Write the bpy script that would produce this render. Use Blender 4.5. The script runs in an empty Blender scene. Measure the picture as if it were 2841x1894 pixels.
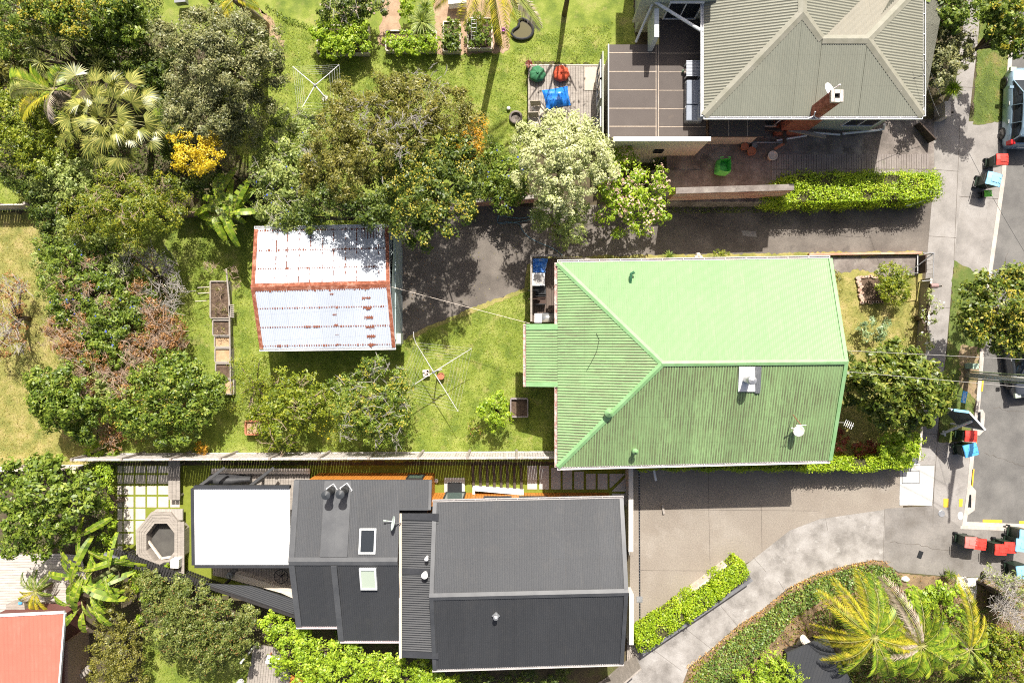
import bpy, math, random
import numpy as np
from mathutils import Vector, Matrix
C = bpy.context; D = bpy.data
scene = C.scene
R = math.radians
# ---------------------------------------------------------------- camera
CAMH = 34.436; PXM = 55.0
cam = D.objects.new('camera', D.cameras.new('camera')); scene.collection.objects.link(cam)
cam.data.sensor_width = 36; cam.data.lens = 24; cam.location = (0, 0, CAMH); cam.rotation_euler = (0, 0, 0)
cam.data.clip_start = 0.5; cam.data.clip_end = 3000
scene.camera = cam
# ---------------------------------------------------------------- sky + sun
SUN_EL = R(51); SUN_AZ = R(8)      # azimuth measured from +Y towards +X
w = D.worlds.new('World'); scene.world = w; w.use_nodes = True
nt = w.node_tree; bg = nt.nodes['Background']
sky = nt.nodes.new('ShaderNodeTexSky'); sky.sky_type = 'NISHITA'; sky.sun_disc = False
sky.sun_elevation = SUN_EL; sky.sun_rotation = SUN_AZ; sky.altitude = 50; sky.dust_density = 6; sky.ozone_density = .3; sky.air_density = .8
nt.links.new(sky.outputs[0], bg.inputs[0]); bg.inputs[1].default_value = 0.075
sl = D.lights.new('sun', 'SUN'); sl.energy = 5.0; sl.angle = R(0.53); sl.color = (1, 0.955, 0.88)
so = D.objects.new('sun', sl); scene.collection.objects.link(so)
sd = Vector((math.sin(SUN_AZ)*math.cos(SUN_EL), math.cos(SUN_AZ)*math.cos(SUN_EL), math.sin(SUN_EL)))
so.rotation_euler = sd.to_track_quat('Z', 'Y').to_euler(); so.location = (5, 10, 60)
scene.view_settings.view_transform = 'Standard'; scene.view_settings.look = 'None'
scene.view_settings.gamma = 1; scene.view_settings.use_curve_mapping = False
scene.view_settings.exposure = 0.7
scene.render.engine = 'CYCLES'; scene.cycles.use_denoising = False; scene.cycles.filter_width = 1.1
scene.cycles.max_bounces = 5; scene.cycles.diffuse_bounces = 3; scene.cycles.glossy_bounces = 2
scene.cycles.transmission_bounces = 3; scene.cycles.transparent_max_bounces = 4
scene.cycles.caustics_reflective = False; scene.cycles.caustics_refractive = False
# ---------------------------------------------------------------- helpers
COL = scene.collection
rng = np.random.default_rng(7); random.seed(7)
def P(px, py, z=0.0):
    """world point at height z seen at photograph pixel (px, py)"""
    k = (CAMH - z)/CAMH/PXM
    return Vector(((px-1420.5)*k, -(py-947.0)*k, z))
def G(px, py): return P(px, py, 0)

class MB:
    def __init__(s): s.v = []; s.f = []; s.uv = None
    def quadstrip(s, A, B):
        n = len(s.v); s.v += [tuple(p) for p in A]+[tuple(p) for p in B]; k = len(A)
        for i in range(k-1): s.f.append((n+i, n+i+1, n+k+i+1, n+k+i))
    def poly(s, pts):
        n = len(s.v); s.v += [tuple(p) for p in pts]; s.f.append(tuple(range(n, n+len(pts)))); return s
    def box(s, c, d, rz=0, M=None):
        x, y, z = d[0]/2, d[1]/2, d[2]/2
        n = len(s.v); cs, sn = math.cos(rz), math.sin(rz)
        for dz in (-z, z):
            for dx, dy in ((-x, -y), (x, -y), (x, y), (-x, y)):
                p = Vector((dx, dy, dz))
                if M is not None: p = M @ p
                else: p = Vector((dx*cs-dy*sn, dx*sn+dy*cs, dz))
                s.v.append((c[0]+p[0], c[1]+p[1], c[2]+p[2]))
        for f in ((0, 3, 2, 1), (4, 5, 6, 7), (0, 1, 5, 4), (1, 2, 6, 5), (2, 3, 7, 6), (3, 0, 4, 7)):
            s.f.append(tuple(n+i for i in f))
        return s
    def beam(s, a, b, wd, ht, roll=0):
        """rectangular bar from a to b, wd across, ht up"""
        a = Vector(a); b = Vector(b); t = b-a; L = t.length
        if L < 1e-6: return s
        t.normalize(); up = Vector((0, 0, 1)) if abs(t.z) < .95 else Vector((0, 1, 0))
        sx = t.cross(up).normalized(); uz = sx.cross(t).normalized()
        M = Matrix((sx, t, uz)).transposed()
        if roll: M = M @ Matrix.Rotation(roll, 3, 'Y')
        return s.box((a+b)/2, (wd, L, ht), M=M)
    def prism(s, pts, z0, z1):
        """pts: xy list counter-clockwise"""
        n = len(s.v); k = len(pts)
        a = sum(pts[i][0]*pts[(i+1) % k][1]-pts[(i+1) % k][0]*pts[i][1] for i in range(k))
        if a < 0: pts = pts[::-1]
        for z in (z0, z1):
            for p in pts: s.v.append((p[0], p[1], z))
        s.f.append(tuple(n+i for i in range(k))[::-1]); s.f.append(tuple(n+k+i for i in range(k)))
        for i in range(k):
            j = (i+1) % k; s.f.append((n+i, n+j, n+k+j, n+k+i))
        return s
    def slab(s, pts, th):
        """3D planar polygon thickened downwards"""
        n = len(s.v); k = len(pts)
        s.v += [tuple(p) for p in pts]+[(p[0], p[1], p[2]-th) for p in pts]
        s.f.append(tuple(n+i for i in range(k))); s.f.append(tuple(n+k+i for i in range(k))[::-1])
        for i in range(k):
            j = (i+1) % k; s.f.append((n+i, n+k+i, n+k+j, n+j))
        return s
    def tube(s, pts, r, n=8, cap=True):
        pts = [Vector(p) for p in pts]; m = len(pts)
        rr = r if hasattr(r, '__len__') else [r]*m
        base = len(s.v); prev = None
        for i, p in enumerate(pts):
            t = (pts[min(i+1, m-1)]-pts[max(i-1, 0)]).normalized()
            if prev is None:
                u = t.cross(Vector((0, 0, 1)) if abs(t.z) < .9 else Vector((1, 0, 0))).normalized()
            else: u = (prev-t*prev.dot(t)).normalized()
            prev = u; v = t.cross(u)
            for k in range(n):
                a = 2*math.pi*k/n; q = p+(u*math.cos(a)+v*math.sin(a))*rr[i]; s.v.append(tuple(q))
        for i in range(m-1):
            for k in range(n):
                k2 = (k+1) % n
                s.f.append((base+i*n+k, base+i*n+k2, base+(i+1)*n+k2, base+(i+1)*n+k))
        if cap:
            s.f.append(tuple(base+k for k in range(n))[::-1]); s.f.append(tuple(base+(m-1)*n+k for k in range(n)))
        return s
    def lathe(s, prof, c=(0, 0, 0), n=20, sx=1, sy=1, rot=None):
        base = len(s.v); m = len(prof)
        for (r, z) in prof:
            for k in range(n):
                a = 2*math.pi*k/n; p = Vector((r*math.cos(a)*sx, r*math.sin(a)*sy, z))
                if rot is not None: p = rot @ p
                s.v.append((c[0]+p.x, c[1]+p.y, c[2]+p.z))
        for i in range(m-1):
            for k in range(n):
                k2 = (k+1) % n
                s.f.append((base+i*n+k, base+i*n+k2, base+(i+1)*n+k2, base+(i+1)*n+k))
        if prof[0][0] > 1e-4: s.f.append(tuple(base+k for k in range(n))[::-1])
        if prof[-1][0] > 1e-4: s.f.append(tuple(base+(m-1)*n+k for k in range(n)))
        return s
    def corr(s, pts, rib, pitch=0.09, amp=0.012, steps=6, th=0.1, trap=False):
        """corrugated sheet over a convex planar polygon; ribs run along direction rib; UV in metres"""
        pts = [Vector(p) for p in pts]
        nrm = (pts[1]-pts[0]).cross(pts[2]-pts[0]).normalized()
        if nrm.z < 0: nrm = -nrm
        rib = Vector(rib); v_ = (rib-nrm*rib.dot(nrm)).normalized(); u_ = v_.cross(nrm).normalized(); o = pts[0]
        q = [((p-o).dot(u_), (p-o).dot(v_)) for p in pts]
        u0 = min(a for a, b in q)+1e-4; u1 = max(a for a, b in q)-1e-4
        N = int((u1-u0)/(pitch/steps))+1
        if s.uv is None: s.uv = [(0, 0)]*len(s.v)
        while len(s.uv) < len(s.v): s.uv.append((0, 0))
        n = len(s.v); cnt = 0
        for i in range(N+1):
            u = u0+(u1-u0)*i/N; vs = []
            for j in range(len(q)):
                (ua, va), (ub, vb) = q[j], q[(j+1) % len(q)]
                if (ua-u)*(ub-u) <= 0 and abs(ua-ub) > 1e-9:
                    vs.append(va+(vb-va)*(u-ua)/(ub-ua))
            if len(vs) < 2: continue
            ph = (u/pitch) % 1.0
            if trap: h = amp*(1 if ph < .18 else (0 if ph > .3 and ph < .88 else .4))
            else: h = amp*math.cos(2*math.pi*ph)
            for v in (min(vs), max(vs)):
                s.v.append(tuple(o+u_*u+v_*v+nrm*(h+amp))); s.uv.append((u, v))
            cnt += 1
        for i in range(cnt-1): s.f.append((n+2*i, n+2*i+2, n+2*i+3, n+2*i+1))
        # closed underside board
        m = len(s.v); s.slab([p-nrm*0.02 for p in pts], th)
        while len(s.uv) < len(s.v): s.uv.append((0.3, 0.3))
        return s
    def cap(s, a, b, wd=0.3, drop=0.05, lift=0.03, th=0.012):
        """folded ridge or hip flashing"""
        a = Vector(a); b = Vector(b); t = (b-a).normalized(); sx = t.cross(Vector((0, 0, 1))).normalized()*(wd/2)
        up = Vector((0, 0, lift))
        A = [a-sx-Vector((0, 0, drop))+up, a+up+Vector((0, 0, .012)), a+sx-Vector((0, 0, drop))+up]
        B = [p+(b-a) for p in A]
        dn = Vector((0, 0, th))
        s.quadstrip(A, B); s.quadstrip([p-dn for p in B], [p-dn for p in A])
        for i in (0, 2): s.poly([A[i], B[i], B[i]-dn, A[i]-dn])
        return s
    def build(s, name, m, parent=None, smooth=False):
        me = D.meshes.new(name); v = s.v; o = D.objects.new(name, me); COL.objects.link(o)
        if parent is not None: off = Vector(world_loc(parent)); o.parent = parent
        else:
            a = np.array(v); mn = a.min(0); mx = a.max(0)
            off = Vector(((mn[0]+mx[0])/2, (mn[1]+mx[1])/2, mn[2])); o.location = off
        me.from_pydata([(p[0]-off.x, p[1]-off.y, p[2]-off.z) for p in v], [], s.f)
        if s.uv is not None:
            while len(s.uv) < len(v): s.uv.append((0, 0))
            ul = me.uv_layers.new(name='UVMap'); arr = np.array(s.uv, dtype=np.float32)
            li = np.zeros(len(me.loops), dtype=np.int32); me.loops.foreach_get('vertex_index', li)
            ul.data.foreach_set('uv', arr[li].ravel())
        if smooth: me.polygons.foreach_set('use_smooth', [True]*len(me.polygons))
        if m is not None: me.materials.append(m)
        me.update(); return o
def world_loc(o):
    l = Vector(o.location)
    while o.parent is not None: o = o.parent; l = l+Vector(o.location)
    return l
def thing(name, label, cat, loc=(0, 0, 0), group=None):
    o = D.objects.new(name, None); COL.objects.link(o); o.location = loc; o.empty_display_size = .3
    o['label'] = label; o['category'] = cat
    if group: o['group'] = group
    return o
def tag(o, label, cat, group=None):
    o['label'] = label; o['category'] = cat
    if group: o['group'] = group
    return o
def struct(o): o['kind'] = 'structure'; return o
def dup(root, loc, rz, label, group=None):
    r = root.copy(); COL.objects.link(r); r.location = loc; r.rotation_euler = (0, 0, rz); r['label'] = label
    if group: r['group'] = group
    for ch in list(root.children):
        c = ch.copy(); COL.objects.link(c); c.parent = r
        for g in ch.children:
            d = g.copy(); COL.objects.link(d); d.parent = c
    return r
# ---------------------------------------------------------------- materials
def _ramp(nt, cols, lo=.35, hi=.65, const=False):
    r = nt.nodes.new('ShaderNodeValToRGB'); e = r.color_ramp.elements; n = len(cols)
    while len(e) < n: e.new(.5)
    for i, c in enumerate(cols):
        e[i].position = lo+(hi-lo)*i/max(1, n-1); e[i].color = (*c, 1)
    if const: r.color_ramp.interpolation = 'CONSTANT'
    return r
def _noise(nt, vec, scale, detail=5, rough=.6, stretch=None, dist=0):
    if stretch:
        mp = nt.nodes.new('ShaderNodeMapping'); mp.inputs['Scale'].default_value = stretch
        nt.links.new(vec, mp.inputs[0]); vec = mp.outputs[0]
    n = nt.nodes.new('ShaderNodeTexNoise'); n.inputs['Scale'].default_value = scale
    n.inputs['Detail'].default_value = detail; n.inputs['Roughness'].default_value = rough
    n.inputs['Distortion'].default_value = dist
    nt.links.new(vec, n.inputs['Vector']); return n.outputs['Fac']
def _mix(nt, fac, a, b, blend='MIX'):
    m = nt.nodes.new('ShaderNodeMix'); m.data_type = 'RGBA'; m.blend_type = blend
    for sck, x in ((m.inputs[0], fac), (m.inputs[6], a), (m.inputs[7], b)):
        if isinstance(x, (int, float)): sck.default_value = x
        elif isinstance(x, tuple): sck.default_value = (*x, 1)
        else: nt.links.new(x, sck)
    return m.outputs[2]
def _step(nt, fac, lo, hi):
    m = nt.nodes.new('ShaderNodeMapRange'); m.inputs[1].default_value = lo; m.inputs[2].default_value = hi
    nt.links.new(fac, m.inputs[0]); return m.outputs[0]
def newmat(name):
    m = D.materials.new(name); m.use_nodes = True; nt = m.node_tree; b = nt.nodes['Principled BSDF']; return m, nt, b
def mat(name, cols, scale=3, rough=.7, metal=0, bump=0, bscale=60, spec=.4, stretch=None, detail=6, fine=0, fscale=12,
        layers=(), coord='Object', lo=.35, hi=.65):
    """cols spread over noise; layers = (colour, scale, lo, hi, amount[, stretch]) blotches on top"""
    m, nt, b = newmat(name)
    tc = nt.nodes.new('ShaderNodeTexCoord'); vec = tc.outputs[coord]
    if len(cols) == 1: cols = [tuple(x*.93 for x in cols[0]), tuple(x*1.05 for x in cols[0])]
    r = _ramp(nt, cols, lo, hi); nt.links.new(_noise(nt, vec, scale, detail, .6, stretch), r.inputs[0]); col = r.outputs[0]
    for L in layers:
        f = _step(nt, _noise(nt, vec, L[1], 6, .62, L[5] if len(L) > 5 else None), L[2], L[3])
        ma = nt.nodes.new('ShaderNodeMath'); ma.operation = 'MULTIPLY'; ma.inputs[1].default_value = L[4]
        nt.links.new(f, ma.inputs[0]); col = _mix(nt, ma.outputs[0], col, L[0])
    if fine:
        fscale = min(fscale, 17); fine = fine*1.1
        rr = _ramp(nt, [(1-fine,)*3, (1+fine,)*3], .3, .7)
        nt.links.new(_noise(nt, vec, fscale, 5, .8), rr.inputs[0]); col = _mix(nt, 1.0, col, rr.outputs[0], 'MULTIPLY')
    nt.links.new(col, b.inputs['Base Color'])
    b.inputs['Roughness'].default_value = rough; b.inputs['Metallic'].default_value = metal
    b.inputs['Specular IOR Level'].default_value = spec
    if bump:
        bp = nt.nodes.new('ShaderNodeBump'); bp.inputs['Strength'].default_value = bump; bp.inputs['Distance'].default_value = .03
        nt.links.new(_noise(nt, vec, bscale, 4, .7), bp.inputs['Height']); nt.links.new(bp.outputs[0], b.inputs['Normal'])
    return m
def leafmat(name, cols, trans=.3, rough=.45, spec=.5, var=.25, vscale=1.5, tcol=None):
    if tcol is None: cols = [(min(.7, r*2.0), min(.7, g*1.68), b*1.2) for r, g, b in cols]
    m, nt, b = newmat(name)
    g = nt.nodes.new('ShaderNodeNewGeometry'); tc = nt.nodes.new('ShaderNodeTexCoord')
    nz = _noise(nt, tc.outputs['Object'], vscale, 3, .6)
    ad = nt.nodes.new('ShaderNodeMath'); ad.operation = 'MULTIPLY_ADD'; ad.inputs[1].default_value = .62
    nt.links.new(g.outputs['Random Per Island'], ad.inputs[0])
    sb = nt.nodes.new('ShaderNodeMapRange'); sb.inputs[1].default_value = .3; sb.inputs[2].default_value = .7
    sb.inputs[3].default_value = 0; sb.inputs[4].default_value = .38
    nt.links.new(nz, sb.inputs[0]); nt.links.new(sb.outputs[0], ad.inputs[2])
    r = _ramp(nt, cols, .03, .97); nt.links.new(ad.outputs[0], r.inputs[0])
    nt.links.new(r.outputs[0], b.inputs['Base Color'])
    b.inputs['Roughness'].default_value = rough; b.inputs['Specular IOR Level'].default_value = spec
    tr = nt.nodes.new('ShaderNodeBsdfTranslucent'); mx = nt.nodes.new('ShaderNodeMixShader'); mx.inputs[0].default_value = trans
    tint = _mix(nt, 1.0, r.outputs[0], tcol or (1.25, 1.35, .6), 'MULTIPLY'); nt.links.new(tint, tr.inputs[0])
    out = nt.nodes['Material Output']
    nt.links.new(b.outputs[0], mx.inputs[1]); nt.links.new(tr.outputs[0], mx.inputs[2]); nt.links.new(mx.outputs[0], out.inputs[0])
    return m
def roofmat(name, base, dirt, amount=.3, rough=.45, metal=0., sheet=.76, grime_shade=None, rust=None, laps=1.25, sv=.05):
    """painted corrugated sheet: UV = metres across / along the ribs"""
    m, nt, b = newmat(name); uv = nt.nodes.new('ShaderNodeUVMap').outputs[0]
    sep = nt.nodes.new('ShaderNodeSeparateXYZ'); nt.links.new(uv, sep.inputs[0])
    # each sheet slightly different in tone
    dv = nt.nodes.new('ShaderNodeMath'); dv.operation = 'DIVIDE'; dv.inputs[1].default_value = sheet; nt.links.new(sep.outputs[0], dv.inputs[0])
    fl = nt.nodes.new('ShaderNodeMath'); fl.operation = 'FLOOR'; nt.links.new(dv.outputs[0], fl.inputs[0])
    wn = nt.nodes.new('ShaderNodeTexWhiteNoise'); wn.noise_dimensions = '1D'; nt.links.new(fl.outputs[0], wn.inputs['W'])
    r = _ramp(nt, [tuple(x*(1-sv) for x in base), tuple(x*(1+sv) for x in base)], 0, 1); nt.links.new(wn.outputs[0], r.inputs[0]); col = r.outputs[0]
    col = _mix(nt, _step(nt, _noise(nt, uv, .35, 4), .35, .7), col, _mix(nt, .5, col, tuple(x*.82 for x in base)))
    f = _step(nt, _noise(nt, uv, 2.2, 7, .7, (5, .35, 1)), .62-amount*.35, .80)
    col = _mix(nt, f, col, dirt)
    f2 = _step(nt, _noise(nt, uv, 16, 4, .8, (1, .5, 1)), .70-amount*.2, .78)
    col = _mix(nt, f2, col, tuple(x*.8 for x in dirt))
    if grime_shade:   # dirt in the rib valleys, with rib shade painted into the tint: (colour, pitch, strength)
        mm = nt.nodes.new('ShaderNodeMath'); mm.operation = 'MULTIPLY'; mm.inputs[1].default_value = 2*math.pi/grime_shade[1]; nt.links.new(sep.outputs[0], mm.inputs[0])
        cs = nt.nodes.new('ShaderNodeMath'); cs.operation = 'COSINE'; nt.links.new(mm.outputs[0], cs.inputs[0])
        st = nt.nodes.new('ShaderNodeMapRange'); st.inputs[1].default_value = .6; st.inputs[2].default_value = -.5
        nt.links.new(cs.outputs[0], st.inputs[0])
        nz = _step(nt, _noise(nt, uv, 2.6, 6, .75, (1.5, .5, 1)), .30, .54)
        nz2 = _step(nt, _noise(nt, uv, .45, 4, .6), .2, .55)
        m1 = nt.nodes.new('ShaderNodeMath'); m1.operation = 'MULTIPLY'; nt.links.new(st.outputs[0], m1.inputs[0]); nt.links.new(nz, m1.inputs[1])
        m2 = nt.nodes.new('ShaderNodeMath'); m2.operation = 'MULTIPLY'; nt.links.new(m1.outputs[0], m2.inputs[0]); nt.links.new(nz2, m2.inputs[1])
        m3 = nt.nodes.new('ShaderNodeMath'); m3.operation = 'MULTIPLY'; m3.inputs[1].default_value = grime_shade[2]; nt.links.new(m2.outputs[0], m3.inputs[0])
        col = _mix(nt, m3.outputs[0], col, grime_shade[0])
    for ch, per, wdt, amt in ((0, sheet, .022, .30), (1, laps, .03, .22)):   # side laps and rows of screws
        a = nt.nodes.new('ShaderNodeMath'); a.operation = 'PINGPONG'; a.inputs[1].default_value = per/2; nt.links.new(sep.outputs[ch], a.inputs[0])
        b_ = nt.nodes.new('ShaderNodeMapRange'); b_.inputs[1].default_value = wdt; b_.inputs[2].default_value = wdt*.4; nt.links.new(a.outputs[0], b_.inputs[0])
        c = nt.nodes.new('ShaderNodeMath'); c.operation = 'MULTIPLY'; nt.links.new(b_.outputs[0], c.inputs[0])
        sc = _step(nt, _noise(nt, uv, 9 if ch else 2, 2, .6), .35, .6); d = nt.nodes.new('ShaderNodeMath'); d.operation = 'MULTIPLY'; d.inputs[1].default_value = amt
        nt.links.new(sc, d.inputs[0]); nt.links.new(d.outputs[0], c.inputs[1]); col = _mix(nt, c.outputs[0], col, tuple(x*.5 for x in dirt))
    col = _mix(nt, _step(nt, _noise(nt, uv, .8, 6, .7), .52, .72), col, _mix(nt, .28, col, dirt))
    if rust: col = rust(nt, uv, sep, col)
    nt.links.new(col, b.inputs['Base Color']); b.inputs['Roughness'].default_value = rough; b.inputs['Metallic'].default_value = metal
    b.inputs['Specular IOR Level'].default_value = .4
    return m
# ---------------------------------------------------------------- surfaces
GREEN = (.115, .165, .028); DRY = (.36, .29, .13)
m_lawn = mat('lawn', [(.115, .165, .022), (.195, .245, .035), (.28, .31, .07)], scale=1.1, rough=.9, bump=.9, bscale=28, fine=.22, fscale=22,
             layers=[((.36, .31, .12), 1.6, .55, .7, .6), ((.32, .23, .13), .55, .63, .74, .6), ((.09, .14, .02), .7, .56, .66, .5)])
m_dry = mat('dry_lawn', [(.18, .19, .045), (.28, .26, .075), (.39, .32, .13)], scale=1.4, rough=.95, bump=.9, bscale=28, fine=.22, fscale=22,
            layers=[((.13, .17, .035), .8, .56, .68, .6), ((.42, .27, .16), 1.1, .62, .74, .6)])
m_turf = mat('turf', [(.17, .2, .02), (.2, .23, .03)], scale=4, rough=.95, bump=.4, bscale=60, fine=.12, fscale=50)
m_earth = mat('earth', [(.06, .045, .03), (.10, .08, .045), (.09, .10, .03)], scale=1.3, rough=.95, bump=.8, bscale=20, fine=.3, fscale=25)
m_asph = mat('asphalt', [(.10, .086, .074), (.145, .125, .107), (.195, .17, .145)], scale=.55, rough=.9, bump=.3, bscale=70, fine=.2, fscale=32,
             layers=[((.08, .07, .062), 1.4, .58, .7, .6), ((.22, .19, .165), .7, .6, .72, .5, (1, .35, 1))])
m_road = mat('road', [(.115, .11, .104), (.145, .139, .13), (.18, .172, .16)], scale=.8, rough=.9, bump=.2, bscale=70, fine=.13, fscale=35,
             layers=[((.2, .19, .18), .5, .6, .75, .35, (2, .3, 1))])
m_aggr = mat('aggregate', [(.235, .2, .165), (.275, .24, .2)], scale=.5, rough=.9, bump=.3, bscale=80, fine=.24, fscale=34,
             layers=[((.32, .285, .245), .4, .55, .66, .6), ((.2, .17, .14), .6, .62, .72, .35)])
m_path = mat('footpath', [(.21, .195, .18), (.28, .26, .24), (.33, .31, .29)], scale=.7, rough=.9, bump=.2, bscale=60, fine=.13, fscale=25,
             layers=[((.15, .135, .125), 1.2, .58, .72, .5)])
m_conc = mat('weathered_concrete', [(.19, .175, .16), (.29, .27, .25), (.36, .34, .32)], scale=1.0, rough=.88, bump=.25, bscale=40, fine=.18, fscale=18,
             layers=[((.16, .145, .13), .8, .55, .68, .65), ((.5, .485, .46), 2.2, .6, .72, .5)])
m_patio = mat('old_concrete', [(.13, .11, .095), (.2, .17, .15), (.27, .24, .21)], scale=1.2, rough=.9, bump=.4, bscale=30, fine=.2, fscale=15,
              layers=[((.06, .05, .045), 1.1, .55, .66, .7), ((.35, .32, .28), 3, .64, .74, .5)])
m_newc = mat('new_concrete', [(.43, .42, .40), (.5, .49, .47)], scale=1.5, rough=.8, fine=.05, fscale=20)
m_kerb = mat('kerb_concrete', [(.38, .34, .30), (.5, .46, .41)], scale=2, rough=.85, fine=.12, fscale=20)
m_paver = mat('paver', [(.5, .45, .38), (.6, .54, .47)], scale=2.2, rough=.8, fine=.05, layers=[((.45, .39, .33), 5, .6, .7, .4)])
m_yell = mat('road_yellow', [(.75, .42, .03), (.85, .5, .05)], scale=6, rough=.7)
m_whit = mat('white_paint', [(.78, .78, .78)], scale=3, rough=.4)
m_cream = mat('cream_wall', [(.56, .51, .40), (.62, .56, .45)], scale=.6, rough=.6, layers=[((.35, .31, .24), 1.0, .64, .8, .4, (.3, .3, 4))])
m_palegreen = mat('pale_green_wall', [(.42, .45, .37), (.48, .5, .42)], scale=.7, rough=.6)
m_brick = mat('brick', [(.2, .06, .035), (.32, .1, .06), (.38, .15, .1)], scale=5, rough=.9, bump=.5, bscale=25, fine=.2, fscale=14)
m_brickp = mat('painted_brick', [(.42, .17, .12), (.56, .32, .22), (.5, .4, .3)], scale=1.6, rough=.85, bump=.4, bscale=20, fine=.1, fscale=15, stretch=(.35, 1, 1.6),
               layers=[((.2, .13, .09), 1.5, .6, .72, .5)])
m_black = mat('black_steel', [(.02, .021, .023)], rough=.45)
m_char = mat('charcoal_flashing', [(.045, .047, .052), (.06, .062, .068)], scale=1.5, rough=.4, metal=.2)
m_grey = mat('grey_metal', [(.3, .31, .32)], rough=.4, metal=.5)
m_galv = mat('galvanised', [(.5, .5, .5), (.62, .62, .62)], scale=4, rough=.35, metal=.7)
m_dark = mat('dark_void', [(.012, .012, .013)], rough=.9)
m_joint = mat('joint_dirt', [(.1, .085, .07), (.16, .14, .12)], rough=1)
m_soil = mat('soil', [(.07, .045, .03), (.16, .11, .075)], scale=5, rough=1, bump=1, bscale=14, fine=.25, fscale=20)
m_sand = mat('sandy_soil', [(.38, .25, .14), (.5, .35, .21)], scale=4, rough=1, bump=.7, bscale=12)
m_bark = mat('bark', [(.09, .065, .045), (.17, .13, .1)], scale=8, rough=.95, bump=.8, bscale=14)
m_twig = mat('grey_twig', [(.27, .24, .21), (.42, .39, .36)], scale=9, rough=.8)
m_twigb = mat('brown_twig', [(.28, .2, .14), (.45, .33, .24)], scale=9, rough=.8)
m_timber = mat('weathered_timber', [(.26, .23, .2), (.36, .32, .28)], scale=2, rough=.85, stretch=(1, 6, 1), fine=.12, fscale=30)
m_timberh = mat('weathered_boards', [(.3, .27, .24), (.4, .37, .33)], scale=2, rough=.85, stretch=(6, 1, 1), fine=.12, fscale=30)
m_pale = mat('pale_timber', [(.55, .48, .4), (.68, .61, .53)], scale=2, rough=.8, stretch=(1, 5, 1), layers=[((.3, .26, .22), 3, .6, .72, .6)])
m_darkwood = mat('dark_timber', [(.05, .035, .028), (.09, .065, .05)], scale=3, rough=.9, stretch=(3, 1, 1), fine=.2)
m_brownwood = mat('brown_deck_wood', [(.10, .075, .06), (.15, .11, .09)], scale=3, rough=.85, stretch=(5, 1, 1), fine=.15)
m_cedar = mat('orange_cedar', [(.42, .16, .025), (.55, .23, .045)], scale=3, rough=.55, stretch=(5, .6, .6), fine=.06)
m_blk_wood = mat('black_stained_timber', [(.022, .02, .02), (.035, .032, .032)], scale=3, rough=.7, stretch=(4, 1, 1))
m_terra = mat('terracotta', [(.4, .15, .08), (.5, .2, .11)], scale=5, rough=.8)
m_rusty = mat('rusted_iron', [(.17, .055, .03), (.27, .085, .045), (.4, .2, .14)], scale=6, rough=.9, layers=[((.62, .58, .55), 4, .66, .72, .9)])
def glass(name, c):
    m, nt, b = newmat(name); b.inputs['Base Color'].default_value = (*c, 1); b.inputs['Roughness'].default_value = .06
    b.inputs['Specular IOR Level'].default_value = .8; return m
m_glass = glass('window_glass', (.02, .025, .03)); m_glassg = glass('green_glass', (.09, .14, .12)); m_glassb = glass('blind_glass', (.45, .52, .42))

# ---------------------------------------------------------------- ground
def jagged(pts, step, amp, seed=0, closed=True, keep=()):
    r = np.random.default_rng(seed); out = []
    n = len(pts)
    for i in range(n if closed else n-1):
        a, b = np.array(pts[i], float), np.array(pts[(i+1) % n], float); L = np.hypot(*(b-a)); k = max(1, int(L/step))
        if i in keep or max(abs(a[0]), abs(a[1]), abs(b[0]), abs(b[1])) > 3000: out.append(tuple(a)); continue
        nn = np.array((-(b-a)[1], (b-a)[0]))/max(L, 1e-6)
        for j in range(k):
            t = j/k; out.append(tuple(a+(b-a)*t+nn*(r.normal()*amp+math.sin((a+(b-a)*t).sum()*.06)*amp*.8)*(0 if j == 0 else 1)))
    return out
def sheet(name, pts, z, m, jag=0, seed=1, keep=(), label=None, cat=None, group=None, th=None, kind=True):
    if jag: pts = jagged(pts, 7, jag, seed, True, keep)
    w = [G(*p) for p in pts]; mb = MB()
    if th: mb.prism([(p.x, p.y) for p in w], z-th, z)
    else:
        area = sum(w[i].x*w[(i+1) % len(w)].y-w[(i+1) % len(w)].x*w[i].y for i in range(len(w)))
        if area < 0: w = w[::-1]
        mb.poly([(p.x, p.y, z) for p in w])
    o = mb.build(name, m)
    if label: tag(o, label, cat, group)
    elif kind: struct(o)
    return o
KERB = [(2812, -60), (2806, 0), (2796, 163), (2786, 320), (2779, 484), (2742, 746), (2718, 988), (2708, 1118), (2692, 1250), (2684, 1342), (2677, 1400), (2668, 1462)]
KB = KERB+[(2841, 1470), (3100, 1480)]
RZ = -.13
def ground():
    k = [G(*p) for p in KB]; F = 900
    mb = MB(); k0, k1 = k[0], k[-1]
    mb.poly([(-F, -F, 0), (F, -F, 0), (F, k1.y-10, 0), (k1.x, k1.y, 0)]+[(p.x, p.y, 0) for p in k[::-1][1:]]+[(k0.x+1.5, F, 0), (-F, F, 0)])
    mb.poly([(p.x, p.y, RZ) for p in k[::-1]][::-1]+[(F, k1.y-10, RZ), (F, F, RZ), (k0.x+1.5, F, RZ)])
    ch = [(k0.x+1.5, F)]+[(p.x, p.y) for p in k]+[(F, k1.y-10)]
    for a, b in zip(ch[:-1], ch[1:]): mb.poly([(a[0], a[1], RZ), (b[0], b[1], RZ), (b[0], b[1], 0), (a[0], a[1], 0)])
    struct(mb.build('ground', m_earth))
    mb = MB(); mb.poly([(p.x, p.y, RZ+.004) for p in k]+[(140, k1.y-2, RZ+.004), (140, 200, RZ+.004), (k0.x+.5, 200, RZ+.004)])
    struct(mb.build('road', m_road))
ground()
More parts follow.
